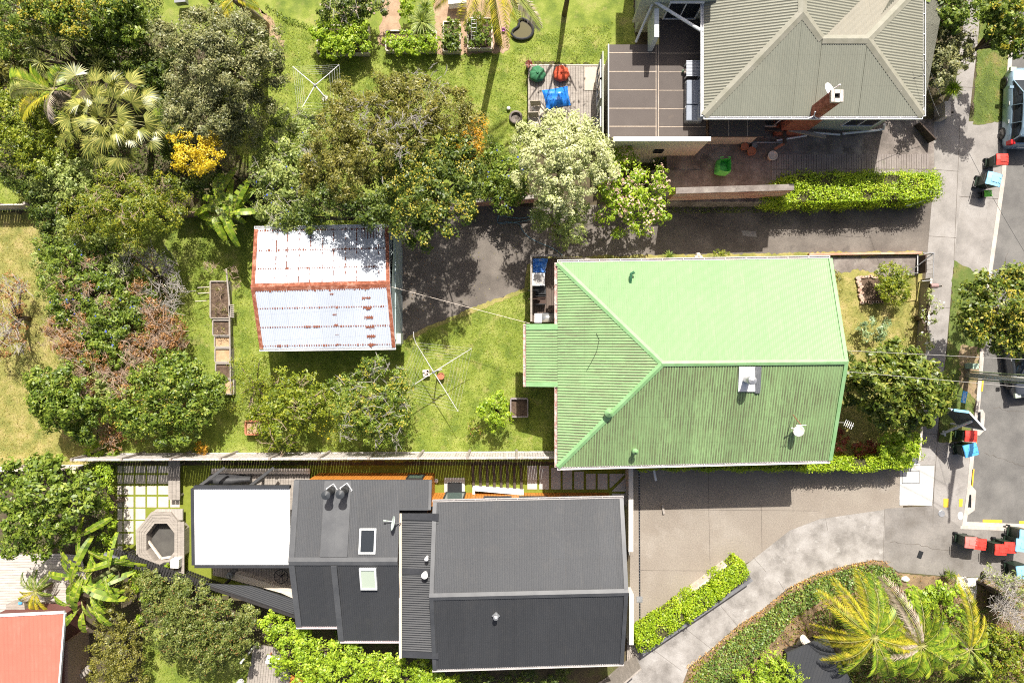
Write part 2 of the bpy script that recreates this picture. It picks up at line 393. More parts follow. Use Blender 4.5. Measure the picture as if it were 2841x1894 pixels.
def strip(pts, w, z0, z1, name, m, side=1, parent=None):
    """a solid strip along a polyline, w metres to one side"""
    pts = [Vector((p.x, p.y, 0)) for p in pts]; n = len(pts); nr = []
    for i in range(n):
        t = (pts[min(i+1, n-1)]-pts[max(i-1, 0)]).normalized(); nr.append(Vector((t.y, -t.x, 0))*side)
    a = [(p.x, p.y) for p in pts]; b = [((p+q*w).x, (p+q*w).y) for p, q in zip(pts, nr)]
    mb = MB()
    L = [(*q, z1) for q in a]; Rr = [(*q, z1) for q in b]; L0 = [(*q, z0) for q in a]; R0 = [(*q, z0) for q in b]
    mb.quadstrip(L, Rr); mb.quadstrip(R0, L0); mb.quadstrip(L0, L); mb.quadstrip(Rr, R0)
    mb.poly([L0[0], R0[0], Rr[0], L[0]]); mb.poly([L0[-1], L[-1], Rr[-1], R0[-1]])
    return mb.build(name, m, parent)
kk = [G(*p) for p in KERB]; kk2 = [G(2664, 1466), G(2760, 1470), G(2841, 1473), G(3050, 1480)]
struct(strip(kk, .15, RZ-.02, .016, 'kerb', m_kerb, -1)); struct(strip(kk, .30, RZ-.02, RZ+.012, 'gutter_channel', m_kerb, -1))
struct(strip(kk2, .15, RZ-.02, .017, 'kerb', m_kerb, -1)); struct(strip(kk2, .34, RZ-.02, RZ+.014, 'gutter_channel', m_kerb, -1))
# lawns
sheet('lawn', [(560, -60), (1560, -60), (1760, -60), (1760, 190), (1700, 180), (1480, 170), (1470, 470), (1400, 620), (980, 560), (700, 480), (640, 400), (600, 200)], .004, m_lawn, 2, 3)
sheet('lawn', [(330, 575), (1120, 590), (1112, 930), (1129, 940), (1190, 906), (1244, 885), (1336, 848), (1424, 814), (1458, 800), (1462, 739), (1480, 715), (1600, 760), (1620, 1200), (1600, 1280), (270, 1280), (270, 900)], .004, m_lawn, 1.6, 4, keep=(1, 2))
sheet('lawn', [(2240, 700), (2560, 700), (2548, 1290), (2240, 1290)], .004, m_dry, 0)
sheet('dry_lawn', [(-120, 590), (130, 590), (200, 700), (270, 1000), (270, 1300), (-120, 1300)], .004, m_dry, 3, 5)
sheet('lawn', [(-80, 450), (60, 500), (110, 585), (-80, 585)], .004, m_lawn, 2, 6)
sheet('lawn', [(400, 1730), (740, 1830), (700, 1960), (380, 1960)], .004, m_lawn, 2, 6)
sheet('lawn', [(320, -60), (560, -60), (620, 80), (420, 110)], .008, m_lawn, 2, 6)
# driveway of the green house
DRV = [(1106, 560), (1500, 575), (1860, 560), (2560, 545), (2590, 560), (2576, 700), (2560, 702), (1500, 718), (1480, 715), (1462, 739), (1458, 800), (1424, 814), (1336, 848), (1244, 885), (1190, 906), (1129, 940), (1106, 950)]
sheet('driveway', DRV, .010, m_asph, 1.3, 8, keep=(0, 1, 2, 3, 4, 5, 6, 7, 16))
sheet('driveway_edge', [(1462, 735), (1500, 713), (2240, 700), (2560, 697), (2560, 708), (1500, 727), (1470, 748), (1466, 808), (1428, 822), (1340, 856), (1248, 893), (1194, 914), (1133, 947), (1129, 938), (1188, 903), (1240, 882), (1334, 845), (1420, 811), (1455, 798)], .012, m_dry, 1.6, 9)
sheet('driveway_patch', [(2056, 640), (2097, 642), (2100, 658), (2060, 654)], .014, m_path, .6, 9)
# neighbour's patio and drive north of the hedge
def pz(px): return 1.3*max(0, min(1, (2590-px)/390))+.006
def PT(px, py, z=0): return P(px, py, pz(px)+z)
mb = MB()
for x0, x1 in ((1850, 2200), (2200, 2592)):
    A = [PT(x0, 330), PT(x1, 330)]; B = [PT(x0, 560), PT(x1, 560)]; mb.poly([B[0], B[1], A[1], A[0]]); mb.poly([(B[0].x, B[0].y, 0), (B[1].x, B[1].y, 0), B[1], B[0]])
A, B = PT(1850, 330), PT(1850, 560); mb.poly([A, (A.x, A.y, 0), (B.x, B.y, 0), B]); struct(mb.build('patio', m_patio))
m_patio2 = mat('ribbed_concrete', [(.2, .17, .155), (.27, .235, .215)], scale=1.5, rough=.9, fine=.15, fscale=15, layers=[((.1, .12, .05), 2, .64, .72, .6)])
mb = MB()
for i in range(7):
    for y0, y1 in ((428, 469), (472, 502)):
        for q in range(9):
            xa = 2141+i*62.5+q*6.8; a, b, c, d = PT(xa, y1, .03), PT(xa+5.6, y1, .03), PT(xa+5.6, y0, .03), PT(xa, y0, .03); mb.slab([a, b, c, d], .025)
struct(mb.build('ribbed_drive', m_patio2))
# footpath, verges, crossings
sheet('crossing', [(2576, 340), (2800, 335), (2786, 484), (2745, 765), (2640, 740), (2560, 735), (2585, 560)], .006, m_path)
sheet('footpath', [(2690, -60), (2650, 240), (2600, 340), (2585, 560), (2571, 722), (2550, 1000), (2541, 1138), (2531, 1290), (2592, 1290), (2606, 1138), (2626, 960), (2646, 722), (2663, 560), (2690, 310), (2714, 100), (2724, -60)], .012, m_path)
sheet('crossing', [(2590, 1225), (2694, 1222), (2684, 1342), (2668, 1466), (2500, 1440), (2588, 1400)], .008, m_path)
mb = MB()
for a, b in [((2663, 345), (2646, 722)), ((2606, 1138), (2588, 1402)), ((2585, 470), (2660, 476)), ((2575, 655), (2652, 660)), ((2551, 1000), (2622, 1004)), ((2546, 1200), (2600, 1204)),
             ((2560, 850), (2636, 854)), ((2660, 545), (2770, 552)), ((2640, 240), (2704, 244)), ((2670, 120), (2712, 122))]:
    a, b = G(*a), G(*b); a.z = b.z = .013; mb.beam(a, b, .02, .004)
struct(mb.build('footpath_joints', m_joint))
sheet('verge', [(2724, -60), (2714, 100), (2698, 345), (2700, 346), (2782, 338), (2796, 163), (2806, 0), (2810, -60)], .014, mat('verge_grass', [(.07, .1, .02), (.11, .15, .03), (.2, .17, .06)], scale=.9, rough=.9, bump=.8, bscale=28, fine=.25, fscale=22, layers=[((.28, .2, .1), 1.3, .6, .7, .6)]), 1.6, 4)
sheet('verge', [(2647, 722), (2728, 768), (2714, 988), (2704, 1112), (2690, 1222), (2604, 1226), (2608, 1138), (2628, 960)], .014, D.materials['verge_grass'], 1.6, 5)
sheet('dug_verge', [(2664, 960), (2716, 960), (2706, 1110), (2660, 1060)], .018, mat('bare_verge', [(.2, .14, .09), (.3, .22, .13), (.14, .13, .05)], scale=1.5, rough=.95, fine=.2), 3, 5)
m_yard = mat('yard', [(.15, .135, .12), (.2, .185, .17), (.25, .23, .21)], scale=.6, rough=.9, bump=.2, fine=.14, layers=[((.11, .1, .09), .8, .58, .7, .5)])
# asphalt yard, concrete right of way, aggregate forecourt
sheet('asphalt_yard', [(2454, 1410), (2590, 1402), (2668, 1466), (3100, 1482), (3100, 1615), (2780, 1604), (2612, 1596), (2493, 1586), (2454, 1560)], .010, m_yard)
sheet('forecourt', [(1752, 1288), (2510, 1288), (2505, 1408), (2420, 1420), (2356, 1427), (2273, 1439), (2190, 1471), (2118, 1528), (2083, 1555), (2010, 1590), (1770, 1775), (1745, 1780)], .008, m_aggr)
ROW = [(1610, 1960), (1682, 1894), (1777, 1806), (2000, 1622), (2083, 1555), (2118, 1528), (2190, 1471), (2273, 1439), (2356, 1427), (2454, 1413), (2454, 1556), (2440, 1554),
       (2422, 1552), (2350, 1567), (2267, 1590), (2184, 1632), (2114, 1690), (2043, 1737), (1978, 1795), (1910, 1850), (1870, 1960)]
sheet('right_of_way', ROW, .012, m_conc)
sheet('concrete_apron', [(2498, 1291), (2592, 1291), (2586, 1402), (2494, 1400)], .018, m_newc)
mb = MB()
for a, b in [((1798, 1790), (1890, 1858)), ((1880, 1725), (1975, 1800)), ((2000, 1680), (2046, 1735)), ((2090, 1545), (2125, 1585)), ((2160, 1610), (2178, 1640)), ((2454, 1412), (2450, 1556)), ((2290, 1437), (2296, 1470)),
             ((1966, 1400), (1970, 1565)), ((1770, 1581), (2060, 1583)), ((1800, 1412), (2270, 1416)), ((2112, 1400), (2114, 1530)), ((1966, 1290), (1966, 1400)), ((2200, 1290), (2200, 1420)), ((2590, 1300), (2588, 1462))]:
    a, b = G(*a), G(*b); a.z = b.z = .013; mb.beam(a, b, .014, .004)
struct(mb.build('drive_joints', m_joint))
# markings
def mark(pts, z=.02):
    return sheet('yellow_marking', pts, z, m_yell)
for q in [[(2617, 1382), (2631, 1382), (2631, 1406), (2617, 1406)], [(2660, 1383), (2671, 1383), (2669, 1405), (2660, 1405)]]: mark(q)
for q in [[(2731, 1442), (2785, 1443), (2785, 1451), (2731, 1450)], [(2832, 1446), (2900, 1448), (2900, 1455), (2832, 1454)], [(2702, 1302), (2708, 1302), (2703, 1356), (2697, 1356)],
          [(2711, 1210), (2716, 1210), (2713, 1262), (2708, 1262)], [(2729, 1055), (2734, 1055), (2731, 1086), (2726, 1086)]]: mark(q, RZ+.012)
# storm drains with concrete surrounds
def drain(pts, gx, gy, label):
    t = thing('storm_drain', label, 'storm drain', G(gx, gy)+Vector((0, 0, RZ)), 'roadside storm drains')
    mb = MB(); mb.prism([(G(*p).x, G(*p).y) for p in pts], RZ-.01, RZ+.03); mb.build('surround', m_kerb, t)
    c = G(gx, gy); mb = MB(); mb.box((c.x, c.y, RZ+.045), (.36, .62, .02)); mb.build('pit', m_dark, t)
    mb = MB()
    for i in range(10): mb.box((c.x, c.y-.27+i*.06, RZ+.062), (.34, .022, .02))
    for s in (-1, 1): mb.box((c.x+s*.18, c.y, RZ+.062), (.03, .64, .03))
    mb.build('grate', m_black, t)
drain([(2675, 1345), (2696, 1344), (2712, 1362), (2708, 1416), (2683, 1434), (2670, 1430)], 2686, 1390, 'black storm drain grate in a concrete collar at the lower road corner')
drain([(2700, 1136), (2730, 1136), (2737, 1148), (2733, 1196), (2722, 1208), (2696, 1206)], 2712, 1160, 'storm drain grate in pale concrete beside the billboard and red bin')
# small covers
t = tag(MB().lathe([(.0, .02), (.16, .02), (.17, .012)], G(2612, 1424)+Vector((0, 0, .006)), 16).build('water_cover', m_galv), 'small round brown metal cover in the asphalt crossing', 'access cover')
t = tag(MB().lathe([(.0, .02), (.13, .02), (.14, .01)], G(2664, 1430)+Vector((0, 0, .006)), 18, 1, 1.5).build('round_cover', m_whit), 'white oval lid set against the kerb corner', 'access cover')
t = thing('manhole_cover', 'large rounded steel hatch in the new pale concrete slab', 'access cover', G(2526, 1323))
c = G(2526, 1323); mb = MB(); mb.box((c.x, c.y, .024), (.84, .58, .012)); mb.build('hatch', mat('hatch_steel', [(.5, .5, .49)], rough=.5), t)
mb = MB()
for s in (-1, 1): mb.box((c.x+s*.43, c.y, .022), (.02, .62, .012)); mb.box((c.x, c.y+s*.30, .022), (.88, .02, .012))
mb.build('hatch_rim', m_dark, t)
tag(MB().box(G(2552, 1537)+Vector((0, 0, .03)), (.22, .36, .03), -.35).build('rubber_mat', m_black), 'small dark rectangular mat lying on the asphalt yard', 'mat')
tag(MB().box(G(2506, 1393)+Vector((0, 0, .026)), (.4, .28, .016)).build('meter_lid', m_newc), 'square pale lid at the edge of the new slab', 'access cover')

# tar seams, stains and patches on road and drives
mb = MB(); rr = np.random.default_rng(12)
for (x0, y0, x1, y1, z) in ((2760, 1130, 2850, 1145, RZ+.01), (2800, 700, 2760, 900, RZ+.01), (2735, 1260, 2845, 1290, RZ+.01), (2470, 1500, 2650, 1530, .016), (1150, 720, 1260, 700, .018), (1290, 760, 1330, 845, .018), (1900, 600, 2040, 640, .018), (2200, 640, 2420, 660, .018)):
    n = 14; pts = [G(x0+(x1-x0)*i/n+rr.normal(0, 2.5), y0+(y1-y0)*i/n+rr.normal(0, 2.5))+Vector((0, 0, z)) for i in range(n+1)]
    for a, b in zip(pts[:-1], pts[1:]): mb.beam(a, b, rr.uniform(.008, .022), .004)
struct(mb.build('road_cracks', m_joint))
# ---------------------------------------------------------------- buildings
def V3(x, y, z): return Vector((x, y, z))
def window(par, c, d, wd, ht, frame=m_whit, pane=m_glass, bars=1, out=.04, name='window'):
    """window centred at c on a wall with outward direction d (xy)"""
    d = Vector((d[0], d[1], 0)).normalized(); a = math.atan2(d.y, d.x)-math.pi/2; s = Vector((-d.y, d.x, 0)); up = Vector((0, 0, 1))
    mb = MB(); c = Vector(c)+d*out
    for k in (-1, 1): mb.box(c+s*k*(wd/2), (.07, .07, ht+.07), a); mb.box(c+up*k*(ht/2), (wd-.07, .07, .07), a)
    for i in range(bars): mb.box(c+s*(wd*((i+1)/(bars+1)-.5)), (.05, .06, ht-.07), a)
    f = mb.build(name, frame, par); MB().box(c-d*.01, (wd-.05, .02, ht-.05), a).build('pane', pane, f); return f
def boxwalls(name, x0, x1, y0, y1, z0, z1, m, par): return MB().prism([(x0, y0), (x1, y0), (x1, y1), (x0, y1)], z0, z1).build(name, m, par)
def gutter(mb, a, b, out, wd=.11, ht=.09):
    a = Vector(a); b = Vector(b); out = Vector((out[0], out[1], 0)); dn = Vector((0, 0, -ht))
    mb.beam(a+out*(wd/2)+dn, b+out*(wd/2)+dn, wd, .01); mb.beam(a+out*wd+dn/2, b+out*wd+dn/2, .022, ht); mb.beam(a+dn/2, b+dn/2, .012, ht)
    n = max(2, int((b-a).length/.9))
    for i in range(n+1):
        p = a+(b-a)*(i/n)*.999; mb.beam(p, p+out*(wd+.01), .025, .012)
def clad(mb, p0, p1, z0, z1, out, bw=.14, th=.02, gap=.012):
    """vertical board cladding over a wall line"""
    p0 = Vector((p0[0], p0[1], 0)); p1 = Vector((p1[0], p1[1], 0)); L = (p1-p0).length; t = (p1-p0)/L; out = Vector((out[0], out[1], 0)); n = int(L/bw); a = math.atan2(t.y, t.x)
    for i in range(n):
        c = p0+t*((i+.5)*L/n)+out*(th/2+.003); mb.box((c.x, c.y, (z0+z1)/2), (L/n-gap, th, z1-z0), a)

# ================= green house
ZE, ZR = 3.5, 5.0
def green_house():
    H = thing('green_roofed_house', 'long house with a light green corrugated iron roof, mossy on its south slope', 'house', P(1900, 1000, 0)*1.0)
    NW, NE = P(1543, 729, ZE), P(2300, 717, ZE); SE, SW = P(2306, 1276, ZE), P(1551, 1295, ZE)
    A = P(1838, 1014, ZR); B = P(2345, 1003, ZR)
    # make planes exact: use straight house frame
    xw = (NW.x+SW.x)/2; xe = (NE.x+SE.x)/2; yn = (NW.y+NE.y)/2; ys = (SW.y+SE.y)/2; yr = (A.y+B.y)/2
    NW = V3(xw, NW.y, ZE); NE = V3(xe, NE.y, ZE); SE = V3(xe, SE.y, ZE); SW = V3(xw, SW.y, ZE); A = V3(A.x, yr, ZR); B = V3(xe, B.y, ZR)
    pn = roofmat('green_roof_sunny', (.225, .375, .175), (.29, .36, .22), .3, sheet=.76, grime_shade=((.2, .25, .14), .085, .18), sv=.03)
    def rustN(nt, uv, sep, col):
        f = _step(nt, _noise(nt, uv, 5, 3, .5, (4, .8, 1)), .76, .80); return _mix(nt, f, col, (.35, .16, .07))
    pw = roofmat('green_roof_west', (.25, .42, .18), (.22, .19, .12), .3, grime_shade=((.12, .10, .07), .125, .8), sv=.04)
    ps = roofmat('green_roof_mossy', (.26, .40, .175), (.17, .18, .09), .4, grime_shade=((.11, .10, .065), .115, .85), sv=.12, rust=rustN)
    r = MB().corr([NW, A, B, NE], A-V3(A.x, NW.y, ZE), .095, .010).build('roof', pn, H); r['label'] = 'clean bright green north slope'
    r = MB().corr([NW, SW, A], V3(1, 0, (ZR-ZE)/(A.x-NW.x)), .125, .016).build('roof', pw, H); r['label'] = 'green west hip with dark lines of dirt and painted rib shade'
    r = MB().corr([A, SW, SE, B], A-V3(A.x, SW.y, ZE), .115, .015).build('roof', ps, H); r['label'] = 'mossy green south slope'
    capm = mat('green_flashing', [(.19, .36, .15), (.24, .42, .2)], scale=2, rough=.5, layers=[((.28, .3, .2), 5, .6, .7, .5)])
    mb = MB(); mb.cap(NW, A, .26, .04, .05); mb.cap(SW, A, .26, .04, .055); mb.cap(A-V3(.05, 0, 0), B, .24, .04, .06)
    mb.beam(NE+V3(0, 0, .02), B+V3(0, 0, .02), .16, .07); mb.beam(SE+V3(0, 0, .02), B+V3(0, 0, .022), .16, .07); mb.build('ridge_flashing', capm, H)
    # porch wing, roof plane carries on lower
    p1, p2, p3, p4 = P(1459, 899, 3.3), P(1548, 899, 3.5), P(1551, 1073, 3.5), P(1461, 1073, 3.3)
    p2.x = p3.x = xw; p1.x = p4.x = (p1.x+p4.x)/2; p2.z = p3.z = ZE+.0; p1.z = p4.z = ZE-(xw-p1.x)*(ZR-ZE)/(A.x-NW.x)
    MB().corr([p1, p4, p3, p2], V3(1, 0, (ZR-ZE)/(A.x-NW.x)), .125, .016).build('porch_roof', pw, H)
    mb = MB(); mb.beam(p1+V3(0, -.12, .03), p2+V3(0, -.12, .03), .26, .03); mb.beam(p4+V3(0, .1, .03), p3+V3(0, .1, .03), .2, .03); mb.build('porch_flashing', capm, H)
    boxwalls('porch_wall', p1.x+.3, xw+.6, p4.y+.2, p1.y-.2, 0, p1.z-.13, m_cream, H)
    window(H, (p1.x+.3, (p1.y+p4.y)/2, 1.5), (-1, 0), 1.4, 1.0)
    # walls
    boxwalls('wall', xw+.5, xe-.35, SW.y+.5, NW.y-.5, 0, ZE-.12, m_cream, H)
    for x in (6, 9, 12.5): window(H, (x, NW.y-.5, 1.7), (0, 1), 1.6, 1.2)
    for x in (3.6, 7, 10.5, 13): window(H, (x, SW.y+.5, 1.7), (0, -1), 1.4, 1.2)
    for y in (2.4, -2.2): window(H, (xe-.35, y, 1.7), (1, 0), 1.8, 1.3)
    window(H, (xw+.5, -4.4, 1.7), (-1, 0), 1.2, 1.1)
    MB().slab([V3(xe-.36, SW.y+.6, ZE-.2), V3(xe-.36, NW.y-.6, ZE-.2), V3(xe-.36, yr, ZR-.25)], .001).build('gable', m_cream, H)
    mb = MB(); mb.poly([(xe-.35, SW.y+.5, ZE-.12), (xe-.35, NW.y-.5, ZE-.12), (xe-.35, yr, ZR-.2)]); mb.poly([(xe-.45, NW.y-.5, ZE-.12), (xe-.45, SW.y+.5, ZE-.12), (xe-.45, yr, ZR-.2)]); mb.build('gable', m_cream, H)
    gw = mat('gutter_white', [(.62, .58, .55), (.75, .72, .7)], scale=3, rough=.5); gr = mat('gutter_rust', [(.3, .13, .1), (.6, .55, .5)], scale=5, rough=.6)
    mb = MB(); gutter(mb, NW+V3(0, .02, 0), NE+V3(0, .02, 0), (0, 1)); gutter(mb, SW-V3(0, .02, 0), SE-V3(0, .02, 0), (0, -1)); mb.build('gutter', gw, H)
    mb = MB(); gutter(mb, V3(xw-.02, NW.y, ZE), V3(xw-.02, p1.y, ZE), (-1, 0)); gutter(mb, V3(xw-.02, p4.y, ZE), V3(xw-.02, SW.y, ZE), (-1, 0)); gutter(mb, p1-V3(.02, 0, 0), p4-V3(.02, 0, 0), (-1, 0)); mb.build('gutter', gr, H)
    # roof fittings
    def on(px, py, face):
        # solve height on the roof plane
        z = 4
        for _ in range(20):
            p = P(px, py, z)
            if face == 'N': z = ZR-(p.y-yr)/(NW.y-yr)*(ZR-ZE)
            elif face == 'S': z = ZR-(yr-p.y)/(yr-SW.y)*(ZR-ZE)
            else: z = ZR-(A.x-p.x)/(A.x-xw)*(ZR-ZE)
        return P(px, py, z)
    gp = mat('dark_green_pipe', [(.04, .14, .07)], rough=.4)
    q = on(1749, 788, 'N'); MB().tube([q-V3(0, .05, .1), q+V3(0, .25, .05), q+V3(.02, .45, .1), q+V3(.16, .52, .14)], .07).build('vent_pipe', gp, H)
    for (x, y, f, rad, h) in ((1687, 1143, 'W', .2, .3), (1758, 1248, 'S', .14, .42)):
        q = on(x, y, f); v = MB().tube([q-V3(0, 0, .1), q+V3(0, 0, h)], rad*.6).build('roof_vent', capm, H); MB().lathe([(rad, h), (rad*.96, h+.03), (0.001, h+.2)], q, 20).build('cowl', capm, v)
    a, b, c, d = on(2050, 1017, 'S'), on(2094, 1017, 'S'), on(2094, 1086, 'S'), on(2047, 1086, 'S'); up = V3(0, 0, .05)
    MB().slab([a+up, d+up, c+up, b+up], .02).build('flue_flashing', m_whit, H)
    a, b, c, d = on(2094, 1017, 'S')+V3(.005, 0, 0), on(2112, 1017, 'S'), on(2108, 1090, 'S'), on(2094, 1090, 'S')+V3(.005, 0, 0)
    MB().corr([a+up, d+up, c+up, b+up], V3(0, 1, .3), .08, .012, th=.02).build('flashing_patch', m_grey, H)
    q = on(2070, 1052, 'S'); fl = MB().tube([q-V3(0, 0, .1), q+V3(0, 0, .62)], .16, 16).build('flue', m_galv, H)
    MB().lathe([(.19, .6), (.19, .78), (.17, .8), (.17, .83), (.001, .9)], q, 20).build('cowl', m_galv, fl)
    # loose wire on west hip
    pts = [on(x, y, 'W')+V3(0, 0, .04) for x, y in ((1654, 925), (1662, 942), (1655, 975), (1640, 1005), (1627, 1028))]; MB().tube(pts, .01, 4).build('aerial_wire', m_black, H)
    # side deck on the north-west
    return H, xw, xe, yr, NW, SW, A, on
GH, gxw, gxe, gyr, gNW, gSW, gA, gon = green_house()
def dish(name, label, base, aim, rad, mast, m=m_whit, offs=None):
    t = thing(name, label, 'satellite dish', base); c = base+mast; aim = Vector(aim).normalized(); rot = aim.to_track_quat('Z', 'Y').to_matrix()
    prof = [(0.001, 0), (rad*.3, rad*.03), (rad*.6, rad*.09), (rad*.85, rad*.18), (rad, rad*.26), (rad*1.0, rad*.29), (rad*.84, rad*.22), (rad*.5, rad*.09), (.001, rad*.04)]
    MB().lathe(prof, c, 24, rot=rot).build('reflector', m, t, True)
    MB().tube([base, base+mast*.6, c], .022, 8).build('mast', m_galv, t)
    f = c+aim*rad*1.15+rot @ Vector((0, -rad*.75, 0)); ar = MB().tube([c+rot @ Vector((0, -rad*.9, rad*.1)), f], .018, 6).build('feed_arm', m, t)
    MB().tube([f, f-aim*.02+rot @ Vector((.0, .02, .12))], .035, 8).build('feed_horn', m, ar)
    return t
dish('satellite_dish', 'grubby white satellite dish with long arm on the mossy green roof slope', gon(2203, 1205, 'S'), (-.9, .4, .8), .25, Vector((.05, .2, .45)), mat('lichen_white', [(.75, .75, .75), (.6, .58, .5)], scale=9, rough=.5, layers=[((.3, .28, .2), 14, .55, .65, .7)]))
q = gon(2200, 1150, 'S'); t = thing('tv_aerial', 'thin rusty aerial mast lying above the satellite dish on the green roof', 'aerial', q)
MB().tube([q, q+V3(-.02, -.35, .9)], .018, 6).build('mast', m_rusty, t); MB().tube([q+V3(-.22, -.36, .88), q+V3(.2, -.34, .9)], .01, 5).build('element', m_galv, t)
q = P(2325, 1171, 2.9); t = thing('tv_aerial', 'white wall aerial sticking out past the east edge of the green roof', 'aerial', q)
MB().tube([P(2322, 1171, 2.9), P(2345, 1172, 3.1), P(2368, 1182, 3.2)], .02, 6).build('mast', m_galv, t)
mb = MB()
for i in range(5): a = P(2344+i*5, 1172+i*2.4, 3.2); mb.tube([a+V3(-.05, -.14, 0), a+V3(.07, .14, 0)], .012, 5)
mb.build('element', m_whit, t)

# ---- deck on the west side
def planks(mb, x0, x1, y0, y1, z, along='y', bw=.14, gap=.012, th=.03):
    if along == 'y':
        n = max(1, int((x1-x0)/bw))
        for i in range(n):
            a = x0+(x1-x0)*i/n; b = x0+(x1-x0)*(i+1)/n-gap; mb.prism([(a, y0), (b, y0), (b, y1), (a, y1)], z-th, z)
    else:
        n = max(1, int((y1-y0)/bw))
        for i in range(n):
            a = y0+(y1-y0)*i/n; b = y0+(y1-y0)*(i+1)/n-gap; mb.prism([(x0, a), (x1, a), (x1, b), (x0, b)], z-th, z)
def polyplanks(mb, poly, z, ang=0, bw=.12, gap=.012, th=.03):
    """boards clipped to a polygon (world xy), running along angle ang"""
    ca, sa = math.cos(ang), math.sin(ang); q = [(x*ca+y*sa, -x*sa+y*ca) for x, y in poly]
    v0 = min(p[1] for p in q); v1 = max(p[1] for p in q); v = v0
    def xs(v):
        r = []
        for i in range(len(q)):
            (a, b), (c, d) = q[i], q[(i+1) % len(q)]
            if (b-v)*(d-v) < 0: r.append(a+(c-a)*(v-b)/(d-b))
        return sorted(r)
    while v < v1:
        va, vb = v+.001, min(v+bw-gap, v1-.001); A, B = xs(va), xs(vb)
        if len(A) >= 2 and len(B) >= 2:
            w_ = [(A[0], va), (A[-1], va), (B[-1], vb), (B[0], vb)]; mb.prism([(x*ca-y*sa, x*sa+y*ca) for x, y in w_], z-th, z)
        v += bw
DZ = 1.0
dk = thing('timber_deck', 'narrow brown timber deck with railing at the west end of the green house', 'deck', P(1510, 800, 0))
a, b = P(1477, 716, DZ), P(1552, 893, DZ); mb = MB(); planks(mb, a.x, gxw+.45, b.y, a.y, DZ, 'y', .11); mb.build('boards', m_brownwood, dk)
mb = MB(); mb.box(((a.x+gxw)/2, (a.y+b.y)/2, DZ-.12), (gxw-a.x-.1, a.y-b.y-.1, .14))
for x in (a.x+.1, gxw-.2):
    for y in (a.y-.1, b.y+.1): mb.box((x, y, DZ/2-.06), (.1, .1, DZ-.12))
mb.build('frame', m_darkwood, dk)
mb = MB(); tz = DZ+.95; e = P(1740, 722, 1.0); rl = P(1474, 713, tz)
mb.beam((rl.x, a.y, tz), (rl.x, b.y, tz), .09, .04); mb.beam((rl.x, a.y+.02, tz+.002), (gxw+.2, a.y+.02, tz), .09, .04)
for i in range(26): y = a.y+(b.y-a.y)*i/25; mb.box((rl.x, y, DZ+.45), (.03, .03, .9))
for i in range(12): x = rl.x+(gxw-rl.x)*i/11; mb.box((x, a.y+.02, DZ+.45), (.03, .03, .9))
mb.build('railing', m_timber, dk)
t = thing('ramp_fence', 'low weathered picket rail running from the deck along the driveway', 'fence', P(1640, 716, 0))
mb = MB(); s0, s1 = P(1545, 713, 1.6), P(1745, 724, .7); mb.beam(s0, s1, .06, .05); mb.beam(s0-V3(0, 0, .5), s1-V3(0, 0, .4), .04, .05)
for i in range(24): p = s0+(s1-s0)*i/23; mb.box((p.x, p.y, p.z/2), (.03, .03, p.z-.02))
mb.build('rail', m_timber, t)
# things on that deck
tarp = MB(); nx, ny = 14, 16; g0, g1 = P(1478, 718, DZ+.12), P(1520, 757, DZ+.12); rr = np.random.default_rng(3); hh = rr.normal(0, .06, (nx, ny))
rows = [[(g0.x+(g1.x-g0.x)*(i/(nx-1))*(1-.2*(j/ny)*(i > 8))+rr.normal(0, .01), g0.y+(g1.y-g0.y)*j/(ny-1)+rr.normal(0, .01), DZ+.16+abs(hh[i, j])+.25*math.exp(-((i-6)**2+(j-7)**2)/22)) for j in range(ny)] for i in range(nx)]
for i in range(nx-1): tarp.quadstrip(rows[i], rows[i+1])
for i in range(nx-1): tarp.quadstrip([(x, y, z-.02) for x, y, z in rows[i+1]], [(x, y, z-.02) for x, y, z in rows[i]])
m_tarp = mat('blue_tarp', [(.04, .22, .75), (.12, .35, .85), (.7, .75, .85)], scale=5, rough=.35, lo=.4, hi=.75)
tag(tarp.build('crumpled_tarp', m_tarp, None, True), 'crumpled blue and white tarpaulin in the north corner of the timber deck', 'tarpaulin')
c = P(1494, 775, DZ+.72); t = thing('glass_table', 'small white framed outdoor table with a frosted top, beside the blue tarpaulin', 'table', (c.x, c.y, DZ))
mb = MB()
for s in (-1, 1): mb.box((c.x+s*.27, c.y, DZ+.72), (.06, .6, .04)); mb.box((c.x, c.y+s*.27, DZ+.722), (.48, .06, .04))
mb.build('table_frame', m_whit, t); MB().box((c.x, c.y, DZ+.715), (.5, .5, .015)).build('tabletop', mat('frosted', [(.42, .4, .38)], rough=.3), t)
for sx in (-1, 1):
    for sy in (-1, 1): MB().box((c.x+sx*.26, c.y+sy*.26, DZ+.35), (.04, .04, .7)).build('leg', m_whit, t)
def chair(px, py, z0, label, m, rz=0, w_=.5, mf=None):
    t = thing('outdoor_chair', label, 'chair', P(px, py, z0)); c = P(px, py, z0+.42); ca, sa = math.cos(rz), math.sin(rz)
    def W(x, y, z): return Vector((c.x+x*ca-y*sa, c.y+x*sa+y*ca, z0+z))
    MB().box(W(0, 0, .42), (w_, w_, .04), rz).build('seat', m, t)
    mb = MB(); mb.beam(W(-w_/2, 0, .47), W(-w_/2-.12, 0, .88), w_, .03); mb.build('backrest', m, t)
    for sx in (-1, 1):
        for sy in (-1, 1): MB().box(W(sx*(w_/2-.03), sy*(w_/2-.03), .2), (.035, .035, .4), rz).build('leg', mf or m_black, t)
    mb = MB()
    for sy in (-1, 1): mb.beam(W(-w_/2, sy*w_/2, .62), W(w_/2, sy*w_/2, .62), .04, .03); mb.beam(W(w_/2-.02, sy*w_/2, .42), W(w_/2-.02, sy*w_/2, .6), .03, .03)
    mb.build('armrest', mf or m_black, t); return t
